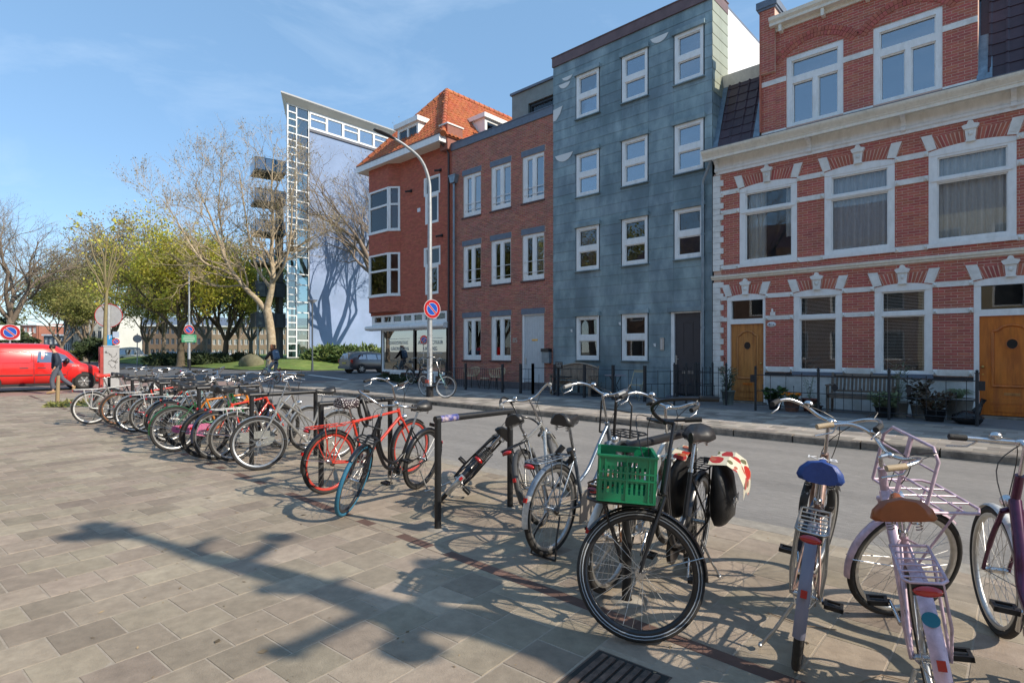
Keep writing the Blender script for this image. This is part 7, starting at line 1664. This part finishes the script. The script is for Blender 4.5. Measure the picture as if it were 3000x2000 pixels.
# silver estate, tail towards the camera
Wc = Matrix.Translation((-35.2, 20.6, 0)) @ Matrix.Rotation(R(88), 4, 'Z')
st = [(0, .38, .86, .98, .74, .60), (.05, .30, .92, 1.10, .82, .62), (.22, .28, .93, 1.34, .85, .62), (.45, .26, .93, 1.45, .86, .63), (1.6, .24, .92, 1.49, .87, .64), (2.5, .24, .91, 1.45, .87, .62), (2.95, .24, .90, 1.22, .86, .60), (3.3, .24, .88, .97, .85, .58), (3.95, .26, .80, .88, .80, .54), (4.2, .32, .6, .68, .70, .45)]
tc_, sp = vehicle('estate_car', 'silver grey estate car parked behind the corner shop with its tail to us', 'car', Wc, st, CARGREY, wheels=((.85, .31), (3.35, .31)), glass=[([.55, .9, 1.25], .10, .66, [.72, .95, 1.25]), ([1.33, 1.7, 2.1], .06, .68, [1.33, 1.7, 2.05]), ([2.18, 2.5, 2.85], .06, .66, [2.16, 2.35, 2.5])])
for s in (-1, 1):
    q = MB(); q.box(-.0, .16, s * .84 - .06, s * .84 + .03, .74, .98); ob('tail_light', q, REDL, tc_, False)
    q = MB(); q.cyl((.5, s * .56, 1.50), (2.3, s * .56, 1.52), .014, 6); ob('roof_rail', q, ALU, tc_, False)
q = MB(); q.face([(.045, -.62, 1.0), (.045, .62, 1.0), (.25, .52, 1.38), (.25, -.52, 1.38)][::-1]); ob('rear_window', q.xf(Matrix.Translation((-.045, 0, .0))), CARGLASS, tc_, False)
ob('number_plate', MB().box(-.03, -.005, -.26, .26, .66, .77), mat('yellow_plate', (.6, .45, .05), .5), tc_, False); ob('bumper', MB().box(-.06, .3, -.80, .80, .30, .50), mat('dull_bumper', (.13, .13, .13), .5), tc_, False)
def farcar(label, px, t_, yaw, m_, tall=0.):
    p = gz(px, t_, .0); st_ = [(0, .3, .9, 1.0, .8, .6), (.1, .28, .95, 1.35 + tall, .85, .65), (1.5, .28, .95, 1.48 + tall, .87, .66), (2.6, .28, .93, 1.42 + tall, .87, .64), (3.3, .28, .9, 1.0, .86, .6), (4.1, .3, .75, .85, .8, .5)]
    vehicle('parked_car' if not tall else 'parked_van', label, 'car' if not tall else 'van', Matrix.Translation(p) @ Matrix.Rotation(R(yaw), 4, 'Z'), st_, m_, wheels=((.8, .32), (3.3, .32)), glass=[([.4, 1.2, 2.0], .05, .66, [.4, 1.2, 2.0]), ([2.08, 2.5, 2.95], .05, .62, [2.08, 2.4, 2.65])])
farcar('white van parked far away behind the ticket machine', 352, 88, 48, CARW, .7)
farcar('white car parked in the park street behind the maples', 622, 100, 42, CARW)
farcar('dark car parked behind the shrub border under the maples', 470, 104, 42, CARD)
farcar('grey car parked far left behind the walking man', 215, 98, 44, CARGREY)
farcar('silver car parked between the park trees', 555, 103, 42, CARGREY)
# motor scooter with rider, far away
# ------------------------------------------------------------------ people
SKIN = mat('skin', (.52, .30, .20), .55)
def skinmesh(name, joints, edges, m_, parent, sub=1, root=0):
    me = bpy.data.meshes.new(name); me.from_pydata([j[:3] for j in joints], edges, []); me.materials.append(m_); o = bpy.data.objects.new(name, me); COL.objects.link(o)
    md = o.modifiers.new('skin', 'SKIN'); md.use_smooth_shade = True; sv = me.skin_vertices[0].data
    for i, j in enumerate(joints): sv[i].radius = (j[3], j[4] if len(j) > 4 else j[3]); sv[i].use_root = (i == root)
    s_ = o.modifiers.new('sub', 'SUBSURF'); s_.levels = sub; s_.render_levels = sub; o.parent = parent; return o
def person(label, W, J, cols, hair='short', extra=None, sc=1.):
    """J: joint dict in local metres, x forward, y left"""
    t = thing('person', None, label, 'person', M4=W); g = J
    def c(*k): return [g[i] for i in k]
    V_ = []; E_ = []
    def chain(names, rads, start=None):
        prev = start
        for nm, r in zip(names, rads):
            V_.append((*g[nm], r) if not isinstance(r, tuple) else (*g[nm], *r)); 
            if prev is not None: E_.append((prev, len(V_) - 1))
            prev = len(V_) - 1
        return prev
    chain(['pelvis', 'waist', 'chest', 'neck', 'headb', 'head', 'headt'], [(.12, .15), (.10, .13), (.12, .16), .05, .06, .085, .06])
    for s in 'lr':
        chain(['sh' + s, 'el' + s, 'wr' + s, 'hd' + s], [.05, .038, .028, .03], 2); chain(['hp' + s, 'kn' + s, 'an' + s, 'ft' + s], [.085, .055, .04, .035], 0)
    body = skinmesh('body', V_, E_, SKIN, t, 1)
    hb = Vector(g['head']); f = Vector(g.get('face', (1, 0, 0))).normalized(); m = MB(); m.blob(hb + f * .10 + Vector((0, 0, -.01)), .018, .018, .028, 8, 6); ob('nose', m, SKIN, body, False)
    for s in (-1, 1): sd_ = Vector((-f.y, f.x, 0)) * s; ob('ear', MB().blob(hb + sd_ * .088, .015, .015, .032, 8, 6), SKIN, body, False); ob('eye', MB().blob(hb + f * .088 + sd_ * .035 + Vector((0, 0, .015)), .009, .009, .009, 6, 5), mat('eye_dark', (.02, .015, .01), .2), body, False)
    V_.clear(); E_.clear(); chain((['hip'] if 'hip' in g else []) + ['pelvis', 'waist', 'chest', 'collar'], ([(.17, .20)] if 'hip' in g else []) + [(.175, .205), (.165, .20), (.16, .215), .085])
    for s in 'lr': chain(['sh' + s, 'el' + s, 'cf' + s], [.085, .075, .06], 3 if 'hip' in g else 2)
    skinmesh('jacket', list(V_), list(E_), cols[0], t, 1)
    V_.clear(); E_.clear(); chain(['pelvis', 'waist'], [(.135, .165), (.12, .15)])
    for s in 'lr': chain(['hp' + s, 'kn' + s, 'hem' + s], [.11, .082, .068], 0)
    skinmesh('trousers', list(V_), list(E_), cols[1], t, 1)
    for s in 'lr':
        a, b_ = Vector(g['an' + s]), Vector(g['ft' + s]); d = (b_ - a); m = MB(); m.tube([a - d.normalized() * .07 + Vector((0, 0, -.03)), a + Vector((0, 0, -.02)), a.lerp(b_, .6) + Vector((0, 0, -.01)), b_ + d.normalized() * .04], [.035, .05, .048, .03], 8); ob('shoe', m, cols[2], t, False)
        h = Vector(g['hd' + s]); w_ = Vector(g['wr' + s]); dh = (h - w_).normalized(); sd_ = dh.cross(Vector((0, 0, 1))); sd_ = sd_.normalized() if sd_.length > .1 else Vector((0, 1, 0))
        m = MB()
        for k in range(4): q = h + sd_ * (-.027 + .018 * k); m.tube([q, q + dh * .045, q + dh * (.07 + .01 * (k % 2)) + Vector((.01, 0, -.012))], [.011, .010, .007], 5)
        m.tube([h - sd_ * .03 - dh * .03, h - sd_ * .05 + dh * .01], [.012, .008], 5); ob('fingers', m, SKIN, body, False)
    m = MB()
    if hair == 'short': m.blob(hb + Vector((0, 0, .035)) - f * .018, .098, .098, .098, 12, 8, .03, rnd)
    else:
        for k in range(70): a = rnd.uniform(0, 6.28); z = rnd.uniform(-.26, .12); r = .10 * (1.1 - abs(z + .05) * 1.4); m.blob(hb - f * (.03 + .03 * (z < 0)) + Vector((math.cos(a) * r, math.sin(a) * r, z)), .045, .045, .05, 6, 5, .2, rnd)
    ob('hair', m, cols[3], t, False); return t, body
NAVY = mat('navy_jacket', (.018, .028, .05), .75, n=.15, ns=9); GREYT = mat('grey_blue_trousers', (.09, .10, .13), .85, n=.1, ns=9); SHOE = mat('tan_shoe', (.33, .22, .11), .7); HAIRB = mat('black_hair', (.02, .017, .015), .6)
J = dict(hip=(0, 0, .86), pelvis=(0, 0, .96), waist=(.0, 0, 1.12), chest=(.04, 0, 1.36), collar=(.06, 0, 1.49), neck=(.07, 0, 1.52), headb=(.11, 0, 1.60), head=(.14, 0, 1.66), headt=(.13, 0, 1.75), face=(1, 0, -.45),
         shl=(.03, .19, 1.43), ell=(-.02, .26, 1.15), cfl=(.05, .24, .98), wrl=(.06, .24, .94), hdl=(.09, .23, .88), shr=(.03, -.19, 1.43), elr=(-.06, -.25, 1.16), cfr=(.02, -.24, .97), wrr=(.03, -.24, .93), hdr=(.06, -.23, .87),
         hpl=(0, .10, .92), knl=(.14, .10, .50), heml=(.10, .10, .14), anl=(.10, .10, .09), ftl=(.25, .10, .04), hpr=(0, -.10, .92), knr=(-.16, -.10, .52), hemr=(-.46, -.10, .26), anr=(-.50, -.10, .22), ftr=(-.46, -.10, .06))
pp = G(166, 1152); Wp = Matrix.Translation(pp) @ Matrix.Rotation(R(-98), 4, 'Z')
person('man in a dark navy jacket and grey trousers walking left, head bowed', Wp, J, (NAVY, GREYT, SHOE, HAIRB))
# cyclist seen from behind
cp = G(805, 1122); ch_ = 184
TEAL2 = mat('mint_frame', (.35, .55, .55), .35)
Wb_ = Matrix.Translation(cp) @ Matrix.Rotation(R(ch_), 4, 'Z') @ Matrix.Translation((-.2, 0, 0)); q0 = Wb_.translation
bike('bicycle', 'mint green bicycle with an orange rear bag being ridden away', q0.x, q0.y, ch_, 0, 3, frame='step', fm=TEAL2, rack=ALU, fend=TEAL2, hi=False, stand=None, rfend=mat('orange_red_fender', (.5, .06, .03), .5))
J = dict(pelvis=(.16, 0, 1.05), waist=(.20, 0, 1.20), chest=(.30, 0, 1.42), collar=(.34, 0, 1.54), neck=(.35, 0, 1.57), headb=(.37, 0, 1.65), head=(.39, 0, 1.71), headt=(.38, 0, 1.80), face=(1, 0, 0),
         shl=(.30, .18, 1.48), ell=(.42, .27, 1.26), cfl=(.60, .27, 1.17), wrl=(.62, .27, 1.16), hdl=(.68, .27, 1.14), shr=(.30, -.18, 1.48), elr=(.42, -.27, 1.26), cfr=(.60, -.27, 1.17), wrr=(.62, -.27, 1.16), hdr=(.68, -.27, 1.14),
         hpl=(.18, .10, .98), knl=(.52, .12, .72), heml=(.42, .12, .36), anl=(.41, .12, .31), ftl=(.55, .12, .27), hpr=(.18, -.10, .98), knr=(.44, -.12, .58), hemr=(.30, -.12, .22), anr=(.29, -.12, .17), ftr=(.42, -.12, .12))
JE = mat('pale_jeans', (.27, .33, .38), .85, n=.1, ns=10); HAIRR = mat('curly_auburn_hair', (.26, .11, .05), .7)
tcy, _b = person('cyclist with curly auburn hair, black jacket and pale jeans riding away', Wb_, J, (mat('black_jacket', (.015, .015, .017), .7), JE, SHOE, HAIRR), hair='long')
BPK = mat('blue_grey_backpack', (.12, .18, .26), .7, n=.1, ns=12)
Wk = Wb_ @ Matrix.Translation((.12, 0, 1.36)) @ Matrix.Rotation(R(20), 4, 'Y'); bp = thing('backpack', None, 'square blue grey backpack with a small badge on the back of the cyclist', 'backpack', M4=Wk)
m = MB(); m.tube([(0, 0, -.25), (0, 0, -.22), (0, 0, .18), (0, 0, .24)], [.12, .17, .17, .12], 12, flat=.5); 
m = MB(); S4 = [(-.24, .10, .13), (-.20, .13, .15), (.12, .13, .15), (.20, .11, .13), (.24, .06, .08)]
for (z, dx, dy) in S4:
    for k in range(12): a = 2 * math.pi * k / 12; ca, sa = math.cos(a), math.sin(a); m.v.append((-.03 + dx * .75 * math.copysign(abs(ca) ** .5, ca), dy * math.copysign(abs(sa) ** .5, sa), z))
for i in range(4):
    for k in range(12): k2 = (k + 1) % 12; m.f.append((i * 12 + k, i * 12 + k2, i * 12 + 12 + k2, i * 12 + 12 + k)); m.c.append(0); m.s.append(True)
m.face(m.v[0:12][::-1]); m.face(m.v[48:60]); ob('bag', m, BPK, bp, False)
ob('badge', MB().box(-.145, -.135, -.05, .05, .08, .13), PLATE, bp, False); ob('front_pocket', MB().box(-.155, -.12, -.10, .10, -.18, .02), BPK, bp, False)
# scooter rider far away
sp0 = gz(445, 70); Wsr = Matrix.Translation(sp0) @ Matrix.Rotation(R(20), 4, 'Z'); t = thing('motor_scooter', None, 'dark motor scooter ridden across the far end of the crossing', 'scooter', M4=Wsr)
m = MB()
for x in (0, 1.2): m.tube([(x + .24 * math.cos(a), 0, .25 + .24 * math.sin(a)) for a in [k * math.pi / 8 for k in range(16)]], .06, 6, closed=True)
ob('wheel', MB().tube([(.24 * math.cos(a), 0, .26 + .2 * math.sin(a)) for a in [k * math.pi / 8 for k in range(16)]], .06, 6, closed=True), RUBBER, t, False); ob('wheel', MB().tube([(1.2 + .24 * math.cos(a), 0, .26 + .2 * math.sin(a)) for a in [k * math.pi / 8 for k in range(16)]], .06, 6, closed=True), RUBBER, t, False)
ob('body', MB().tube([(-.25, 0, .75), (.1, 0, .72), (.4, 0, .6), (.55, 0, .32), (.95, 0, .35), (1.1, 0, .8), (1.05, 0, 1.05)], [.1, .2, .18, .14, .14, .12, .05], 8), CARD, t, False); ob('top_box', MB().box(-.5, -.15, -.2, .2, .75, 1.0), CARD, t, False); ob('handlebar', MB().cyl((1.03, -.3, 1.05), (1.03, .3, 1.05), .02, 6), BLACKM, t, False)
J2 = dict(J); 
person('scooter rider in dark clothes with a helmet far away on the crossing', Wsr @ Matrix.Translation((-.05, 0, -.15)), J2, (CARD, CARD, CARD, CARD))
# ------------------------------------------------------------------ front gardens: railings, benches, pots
def rail_post(x, y, z0, h, t, r=.028, ball=True, sq=False):
    m = MB()
    if sq: m.box(x - r, x + r, y - r, y + r, z0, z0 + h)
    else:
        m.cyl((x, y, z0), (x, y, z0 + h), r, 8); 
        if ball: m.cyl((x, y, z0 + h), (x, y, z0 + h + .02), r * 1.4, 8); m.blob((x, y, z0 + h + .045), r * .95, r * .95, r * 1.1, 8, 6)
    return ob('post', m, IRON, t)
def railing(label, pts, bars, rails, h=1.0, posts=None, spikes=True, z0=.12, short=.5, r=.028, sq=False, sp_=.115, name='iron_railing', bot=.13, alt=True):
    p0 = Vector((*pts[0], 0)); t = thing(name, (p0.x, p0.y, z0), label, 'railing')
    for i in range(len(pts) - 1):
        a, b_ = Vector((*pts[i], 0)), Vector((*pts[i + 1], 0)); d = b_ - a; L_ = d.length; d.normalize()
        for zr_ in rails: m = MB(); m.tube([a + Vector((0, 0, z0 + zr_)), b_ + Vector((0, 0, z0 + zr_))], .008, 4); ob('rail', m, IRON, t)
        n = int(L_ / sp_)
        for k in range(1, n):
            q = a + d * (L_ * k / n); hh = h * bars if (not alt or k % 2 == 0) else short; m = MB(); m.cyl(q + Vector((0, 0, z0 + bot)), q + Vector((0, 0, z0 + hh)), .0065, 5)
            if spikes: m.blob(q + Vector((0, 0, z0 + hh + .012)), .015, .015, .02, 6, 4)
            ob('baluster', m, IRON, t)
    for q in (posts or pts): rail_post(q[0], q[1], z0, h, t, r, not sq, sq)
    return t
YR = 13.86
fr = railing('iron garden railing in front of the wooden bench and flower pots', [(-4.9, YR), (-3.53, YR), (-2.2, YR), (-.79, YR)], .90, (.14, .48, .86), h=1.0, short=.60, sp_=.155)
for x in (-4.9, -.79): m = MB(); m.box(x - .03 if x < -2 else x + .02, x + (-.02 if x < -2 else .10), YR - .02, YR + .02, .78, .95); m.box(x - .06 if x < -2 else x + .04, x - .03 if x < -2 else x + .07, YR - .02, YR + .02, .83, .90) if False else None; ob('gate_latch', MB().box(x + (-.12 if x < -2 else .02), x + (-.02 if x < -2 else .12), YR - .012, YR + .012, .80, .98), IRON, fr)
for x in (-3.2, -1.86): ob('diamond_plate', MB().prism([(x - .0, .64), (x + .07, .74), (x, .84), (x - .07, .74)], YR - .012, YR + .0), IRON, fr)
railing('iron side railing and gate between the blue house and the red house', [(-6.62, 15.45), (-6.62, YR - .1)], .92, (.2, .52, .86), h=1.05, posts=[(-6.62, YR - .1), (-6.62, 14.5), (-6.62, 15.4)], sp_=.12, alt=True)
railing('short iron railing with a gate beside the dark front door', [(-6.95, 13.75), (-6.95, 15.4)], .92, (.2, .52, .86), h=1.05, posts=[(-6.95, 13.75), (-7.05, 15.3)], sp_=.12)
railing('folded back iron gate beside the potted olive plant', [(-6.5, 14.0), (-5.95, 14.7)], .92, (.2, .52, .86), h=1.05, posts=[(-6.5, 14.0), (-5.95, 14.7)], sp_=.11)
fp = [G(x, y, .12) for x, y in ((1543, 1151), (1561.6, 1155), (1634.5, 1163), (1712, 1167), (1796, 1170), (1889, 1171.7), (1929, 1170))]
yb_ = sum(p.y for p in fp[:6]) / 6; xs_ = [OY(x, 1100, yb_).x for x in (1561, 1634.5, 1712, 1796, 1889)]
rl = railing('square barred iron fence in front of the slatted bench at the blue house', [(x, yb_) for x in xs_], .88, (.10, .32, .88), h=1.02, sq=True, spikes=False, r=.035, sp_=.23, short=.66, bot=.1)
railing('side piece of the square barred fence near the grey front door', [(xs_[-1], yb_), (OY(1929, 1100, yb_).x + .1, yb_ + .9), (OY(1929, 1100, yb_).x + .1, YF - .1)], .85, (.10, .5, .85), h=1.05, sq=True, spikes=False, r=.03, sp_=.2, bot=.1, posts=[(OY(1929, 1100, yb_).x + .1, yb_ + .9)])
railing('low iron gate before the white front door', [(xs_[0] - .55, yb_), (xs_[0], yb_)], .84, (.12, .5, .82), h=1.0, sq=True, spikes=False, r=.035, sp_=.14, bot=.1)
railing('iron fence return beside the white front door', [(xs_[1] - .3, yb_ + .2), (xs_[1] - .3, YF - .1)], .84, (.12, .5, .82), h=1.0, sq=True, spikes=False, r=.03, sp_=.2, bot=.1)
y85 = G(1472, 1149, .12).y; xa, xb, xc = OY(1322, 1100, y85).x, OY(1364, 1100, y85).x, OY(1472, 1100, y85).x
railing('thin iron railing in front of the wicker chairs', [(xa - .3, y85), (xb, y85), (xc, y85)], .82, (.12, .80), h=.98, sq=True, spikes=False, r=.033, sp_=.11, alt=False, bot=.1)
sg = thing('notice_sign', OY(1634, 1070, yb_), 'small black notice plate with white lines fixed above the square barred fence', 'sign')
q = OY(1638, 1069, yb_ - .04); so = ob('plate', MB().box(q.x - .14, q.x + .14, yb_ - .06, yb_ - .04, q.z - .10, q.z + .10), BLACKM, sg); ob('bracket', MB().box(xs_[1] - .02, xs_[1] + .02, yb_ - .04, yb_ - .02, 1.0, q.z), BLACKM, sg)
for k, s in enumerate(('FIETSEN VAN HET', 'HEK WORDEN', 'VERWIJDERD')): text('lettering', s, .032, (q.x, yb_ - .063, q.z + .055 - .05 * k), FRONT, PLATE, so, .0008)
WOODG = mat('silvered_teak', (.17, .135, .105), .85, n=.25, ns=4, stretch=(3, 3, 3), bump=.3, bs=30, var=.15); WOODB = mat('brown_bench_wood', (.27, .20, .145), .8, n=.3, ns=4, bump=.3, bs=30, var=.2)
def bench(label, x0, x1, y, m_, arched=False, bh=.92, nsl=20, z0=.12):
    t = thing('garden_bench', ((x0 + x1) / 2, y, z0), label, 'bench'); L_ = x1 - x0
    for k in range(4): ob('seat_slat', MB().box(x0 + .03, x1 - .03, y - .42 + k * .11, y - .33 + k * .11, z0 + .42, z0 + .445), m_, t)
    ob('seat_rail', MB().box(x0 + .03, x1 - .03, y - .44, y - .41, z0 + .34, z0 + .42), m_, t)
    for x in (x0, x1 - .06):
        ob('leg', MB().box(x, x + .06, y - .44, y - .38, z0, z0 + .62), m_, t); m = MB(); m.tube([(x + .03, y - .02, z0), (x + .03, y, z0 + .45), (x + .03, y + .08, z0 + bh)], .032, 4); ob('leg', m, m_, t); ob('armrest', MB().box(x - .01, x + .07, y - .48, y + .02, z0 + .62, z0 + .65), m_, t)
    rise = .14 if arched else 0
    for k in range(nsl):
        u = (k + .5) / nsl; x = x0 + .08 + (L_ - .16) * u; hh = bh - .10 + rise * math.sin(math.pi * u); m = MB(); m.box(-.025 * L_ / 1.35, .025 * L_ / 1.35, -.008, .008, 0, hh - .50, X=Matrix.Translation((x, y + .02, z0 + .50)) @ Matrix.Rotation(-math.atan2(.065, hh - .5), 4, 'X')); ob('back_slat', m, m_, t)
    m = MB(); m.tube([(x0 + .03 + (L_ - .06) * k / 12, y + .085, z0 + bh - .07 + rise * math.sin(math.pi * k / 12)) for k in range(13)], .04, 4, flat=.9); ob('top_rail', m, m_, t)
    ob('bottom_rail', MB().box(x0 + .05, x1 - .05, y - .0, y + .04, z0 + .47, z0 + .52), m_, t); return t
bench('weathered grey wooden bench under the ground floor windows of the red house', -3.55, -2.2, 15.0, WOODG, nsl=15)
bx0 = OY(1632, 1100, 14.9).x; bx1 = OY(1742, 1100, 14.9).x
bench('arched back slatted garden bench against the blue house', bx0 - .05, bx1 + .05, 15.0, WOODB, True, .95, 22)
m = MB(); tb = thing('folding_table', ((bx0 + bx1) / 2, 14.5, .12), 'small dark folding table in front of the arched bench', 'table'); xm = (bx0 + bx1) / 2 - .2
ob('tabletop', MB().box(xm - .3, xm + .3, 14.2, 14.6, .70, .73), IRON, tb); 
for s in (-1, 1): ob('leg', MB().cyl((xm - .25 * s, 14.2, .12), (xm + .25 * s, 14.5, .70), .014, 6), WOODB, tb)
tb = thing('bistro_table', (-9.2, 14.9, .12), 'round bistro table with a pale pink top against the blue house', 'table'); q = OY(1803, 1100, 14.7)
ob('tabletop', MB().lathe([(0, .0), (.33, 0), (.33, .02), (0, .02)], 24, (q.x, 14.7, .80), sm=False), mat('pale_pink_top', (.30, .24, .26), .4), tb)
for k in range(3): a = k * 2.09; ob('leg', MB().tube([(q.x + .25 * math.cos(a), 14.7 + .25 * math.sin(a), .12), (q.x + .03 * math.cos(a), 14.7 + .03 * math.sin(a), .5), (q.x + .2 * math.cos(a), 14.7 + .2 * math.sin(a), .80)], .012, 6), IRON, tb)
q = OY(1867, 1100, 14.5); CRM = mat('cream_folding_chair', (.42, .38, .26), .5); tb = thing('folding_chair', (q.x, 14.5, .12), 'cream folding chair beside the pale pink round table', 'chair')
ob('seat', MB().box(q.x - .2, q.x + .2, 14.3, 14.65, .55, .57), CRM, tb); ob('backrest', MB().box(q.x - .2, q.x + .2, 14.66, 14.69, .92, 1.0), CRM, tb)
for s in (-1, 1): ob('leg', MB().tube([(q.x + .19 * s, 14.25, .12), (q.x + .19 * s, 14.67, 1.0)], .013, 5), CRM, tb); ob('leg', MB().tube([(q.x + .17 * s, 14.72, .12), (q.x + .17 * s, 14.35, .56)], .013, 5), CRM, tb)
WICK = mat('wicker_strap', (.62, .48, .30), .7, n=.15, ns=20)
def wicker(label, px):
    q = OY(px, 1100, 14.95); x = q.x; y = 14.95; t = thing('wicker_chair', (x, y, .12), label, 'chair')
    m = MB(); m.lathe([(0, .44), (.22, .44), (.24, .47), (0, .48)], 14, (x, y, .12)); ob('seat', m, WICK, t)
    for k in range(17): a = R(-20 + 220 * k / 16); m = MB(); m.tube([(x + .22 * math.cos(a), y + .22 * math.sin(a), .58), (x + .33 * math.cos(a), y + .28 * math.sin(a), .72), (x + .34 * math.cos(a), y + .30 * math.sin(a), .93 - .08 * abs(math.cos(a)))], .012, 4); ob('strap', m, WICK, t)
    m = MB(); m.tube([(x + .34 * math.cos(R(a)), y + .30 * math.sin(R(a)), .93 - .08 * abs(math.cos(R(a)))) for a in range(-20, 201, 20)], .016, 6); ob('rim', m, WICK, t)
    for sx in (-1, 1):
        for sy in (-1, 1): m = MB(); m.cyl((x + sx * .13, y + sy * .12, .58), (x + sx * .24, y + sy * .2, .12), .013, 6); ob('leg', m, BLACKM, t)
wicker('left wicker tub chair on black legs behind the thin railing', 1381); wicker('right wicker tub chair on black legs behind the thin railing', 1455)
q = OY(1420, 1100, 14.9); t = thing('wicker_stool', (q.x, 14.9, .12), 'low wicker stool between the two wicker chairs', 'stool'); ob('seat', MB().lathe([(0, 0), (.18, 0), (.18, .03), (0, .04)], 14, (q.x, 14.9, .5), sm=False), WICK, t)
for k in range(4): a = k * 1.57 + .78; ob('leg', MB().cyl((q.x + .12 * math.cos(a), 14.9 + .12 * math.sin(a), .5), (q.x + .2 * math.cos(a), 14.9 + .2 * math.sin(a), .12), .012, 5), BLACKM, t)
# potted plants
TERR = mat('terracotta', (.20, .10, .07), .85, n=.2, ns=8); POTB = mat('black_pot', (.02, .02, .022), .5); POTG = mat('grey_green_pot', (.17, .20, .18), .6); POTS = mat('stone_grey_pot', (.25, .25, .23), .8, n=.2, ns=6); POTR = mat('dark_red_pot', (.16, .05, .035), .7)
LG1 = leafm('pot_green_leaf', (.05, .12, .03), (.10, .17, .05), .2); LGO = leafm('olive_pot_leaf', (.12, .16, .10), (.18, .20, .13), .2); LDK = leafm('dark_bronze_leaf', (.08, .07, .045), (.13, .10, .07), .15); LGR = leafm('pale_blade', (.28, .33, .20), (.20, .26, .14), .3); ORF = mat('orange_petal', (.95, .33, .02), .6)
def pot(label, px, Y, r, h, pm, lm, n=160, size=.09, ph=.3, pr=.22, kind='leaf', z0=.12, seed=0, upr=.4):
    x = OY(px, 1100, Y).x; t = thing('potted_plant', (x, Y, z0), label, 'potted plant'); rr = random.Random(seed + int(px))
    m = MB(); m.lathe([(r * .72, 0), (r, h * .92), (r * 1.08, h * .92), (r * 1.08, h), (r * .9, h), (r * .85, h - .03), (0, h - .03)], 16, (x, Y, z0)); ob('pot', m, pm, t)
    b = MB(); base = Vector((x, Y, z0 + h - .03)); st_ = MB()
    for k in range(n):
        if kind == 'grass':
            a = rr.uniform(0, 6.28); o_ = Vector((math.cos(a), math.sin(a), 0)); l = rr.uniform(.6, 1.1); P = [base + o_ * pr * .15, base + o_ * pr * .45 * l + Vector((0, 0, ph * l)), base + o_ * pr * 1.1 * l + Vector((0, 0, ph * .55 * l))]; sd_ = Vector((-o_.y, o_.x, 0)) * .006
            b.face([P[0] - sd_, P[0] + sd_, P[1] + sd_, P[1] - sd_], rr.random()); b.face([P[1] - sd_, P[1] + sd_, P[2]], rr.random()); continue
        a = rr.uniform(0, 6.28); q = rr.random() ** .5; hz = rr.uniform(.05, 1); c = base + Vector((math.cos(a) * pr * q * (.5 + .5 * hz), math.sin(a) * pr * q * (.5 + .5 * hz), ph * hz))
        d = Vector((math.cos(a) + rr.gauss(0, .4), math.sin(a) + rr.gauss(0, .4), upr + rr.gauss(0, .4))).normalized(); o_ = Matrix.Rotation(rr.uniform(-.8, .8), 4, d) @ d.cross(Vector((0, 0, 1))).normalized(); s = size * rr.uniform(.6, 1.3); w_ = .38 if kind != 'olive' else .14
        b.face([c, c + d * s * .5 + o_ * s * w_, c + d * s, c + d * s * .5 - o_ * s * w_], rr.random() + .001)
        if k % 12 == 0: st_.tube([base, base.lerp(c, .6) + Vector((0, 0, .02)), c], .004, 4, cap=False)
    if kind == 'flower':
        f = MB()
        for k in range(34):
            a = rr.uniform(0, 6.28); q = rr.random() ** .5; c = base + Vector((math.cos(a) * pr * q, math.sin(a) * pr * q, ph * .95 + rr.uniform(-.02, .04)))
            for j in range(7): t_ = 2 * math.pi * j / 7; e = c + Vector((math.cos(t_) * .05, math.sin(t_) * .05, .012)); g_ = c + Vector((math.cos(t_ + .45) * .05, math.sin(t_ + .45) * .05, .0)); f.face([c, e, g_])
            f.blob(c, .022, .022, .015, 6, 4)
        ob('blossoms', f, ORF, t)
    ob('leaves', b, lm, t)
    if st_.v: ob('stems', st_, LGO, t)
    return t
pot('olive plant with narrow leaves in a grey green pot by the honey coloured door', 2133, 14.9, .17, .38, POTG, LGO, 420, .10, .62, .20, 'olive')
pot('leafy green plant in a black pot left of the orange flowers', 2270, 14.45, .17, .26, POTB, LG1, 190, .13, .26, .24)
pot('orange marigolds in a brown pot behind the railing', 2320, 14.25, .19, .30, TERR, LG1, 120, .07, .14, .19, 'flower')
pot('plant with wispy stems in a dark red pot beside the marigolds', 2372, 14.6, .17, .30, POTR, LGO, 90, .06, .55, .16, 'olive')
pot('small sparse plant in a low black pot near the bench leg', 2386, 14.2, .17, .18, POTB, LDK, 60, .05, .10, .14)
pot('lime green trailing plant in a black pot right of the bench', 2592, 14.3, .19, .24, POTB, LGR, 260, .11, .30, .30)
pot('tall thin shrub in the narrow grey tub near the right end of the bench', 2635, 14.6, .17, .34, POTS, LGO, 170, .09, .85, .14, 'olive')
pot('dark bronze leaved plant in a round black pot', 2738, 14.25, .20, .24, POTB, LDK, 320, .11, .36, .28)
pot('tall bronze plant behind the black pot', 2693, 14.7, .16, .30, POTS, LDK, 150, .13, .52, .20)
pot('grass like plant spilling over a large pale stone pot', 2808, 14.8, .25, .46, POTS, LGR, 420, .1, .20, .32, 'grass')
pot('dry twiggy plant in a dark pot behind the square barred fence', 1745, 14.8, .20, .20, POTB, LDK, 90, .10, .25, .24, 'olive')
bgx = OY(2835, 1100, 14.1).x; m = MB(); m.blob((bgx, 14.12, .24), .26, .2, .14, 14, 8, .12, rnd); m2 = m; t = thing('rubbish_bag', (bgx, 14.12, .12), 'crumpled black rubbish bag at the right end of the railing', 'bag'); ob('bag', m, mat('black_bin_liner', (.012, .012, .014), .25, bump=.8, bs=18), t); ob('knot', MB().tube([(bgx + .12, 14.15, .36), (bgx + .2, 14.2, .52), (bgx + .24, 14.2, .62)], [.08, .03, .05], 7), mat('black_bin_liner', (.012, .012, .014)), t)
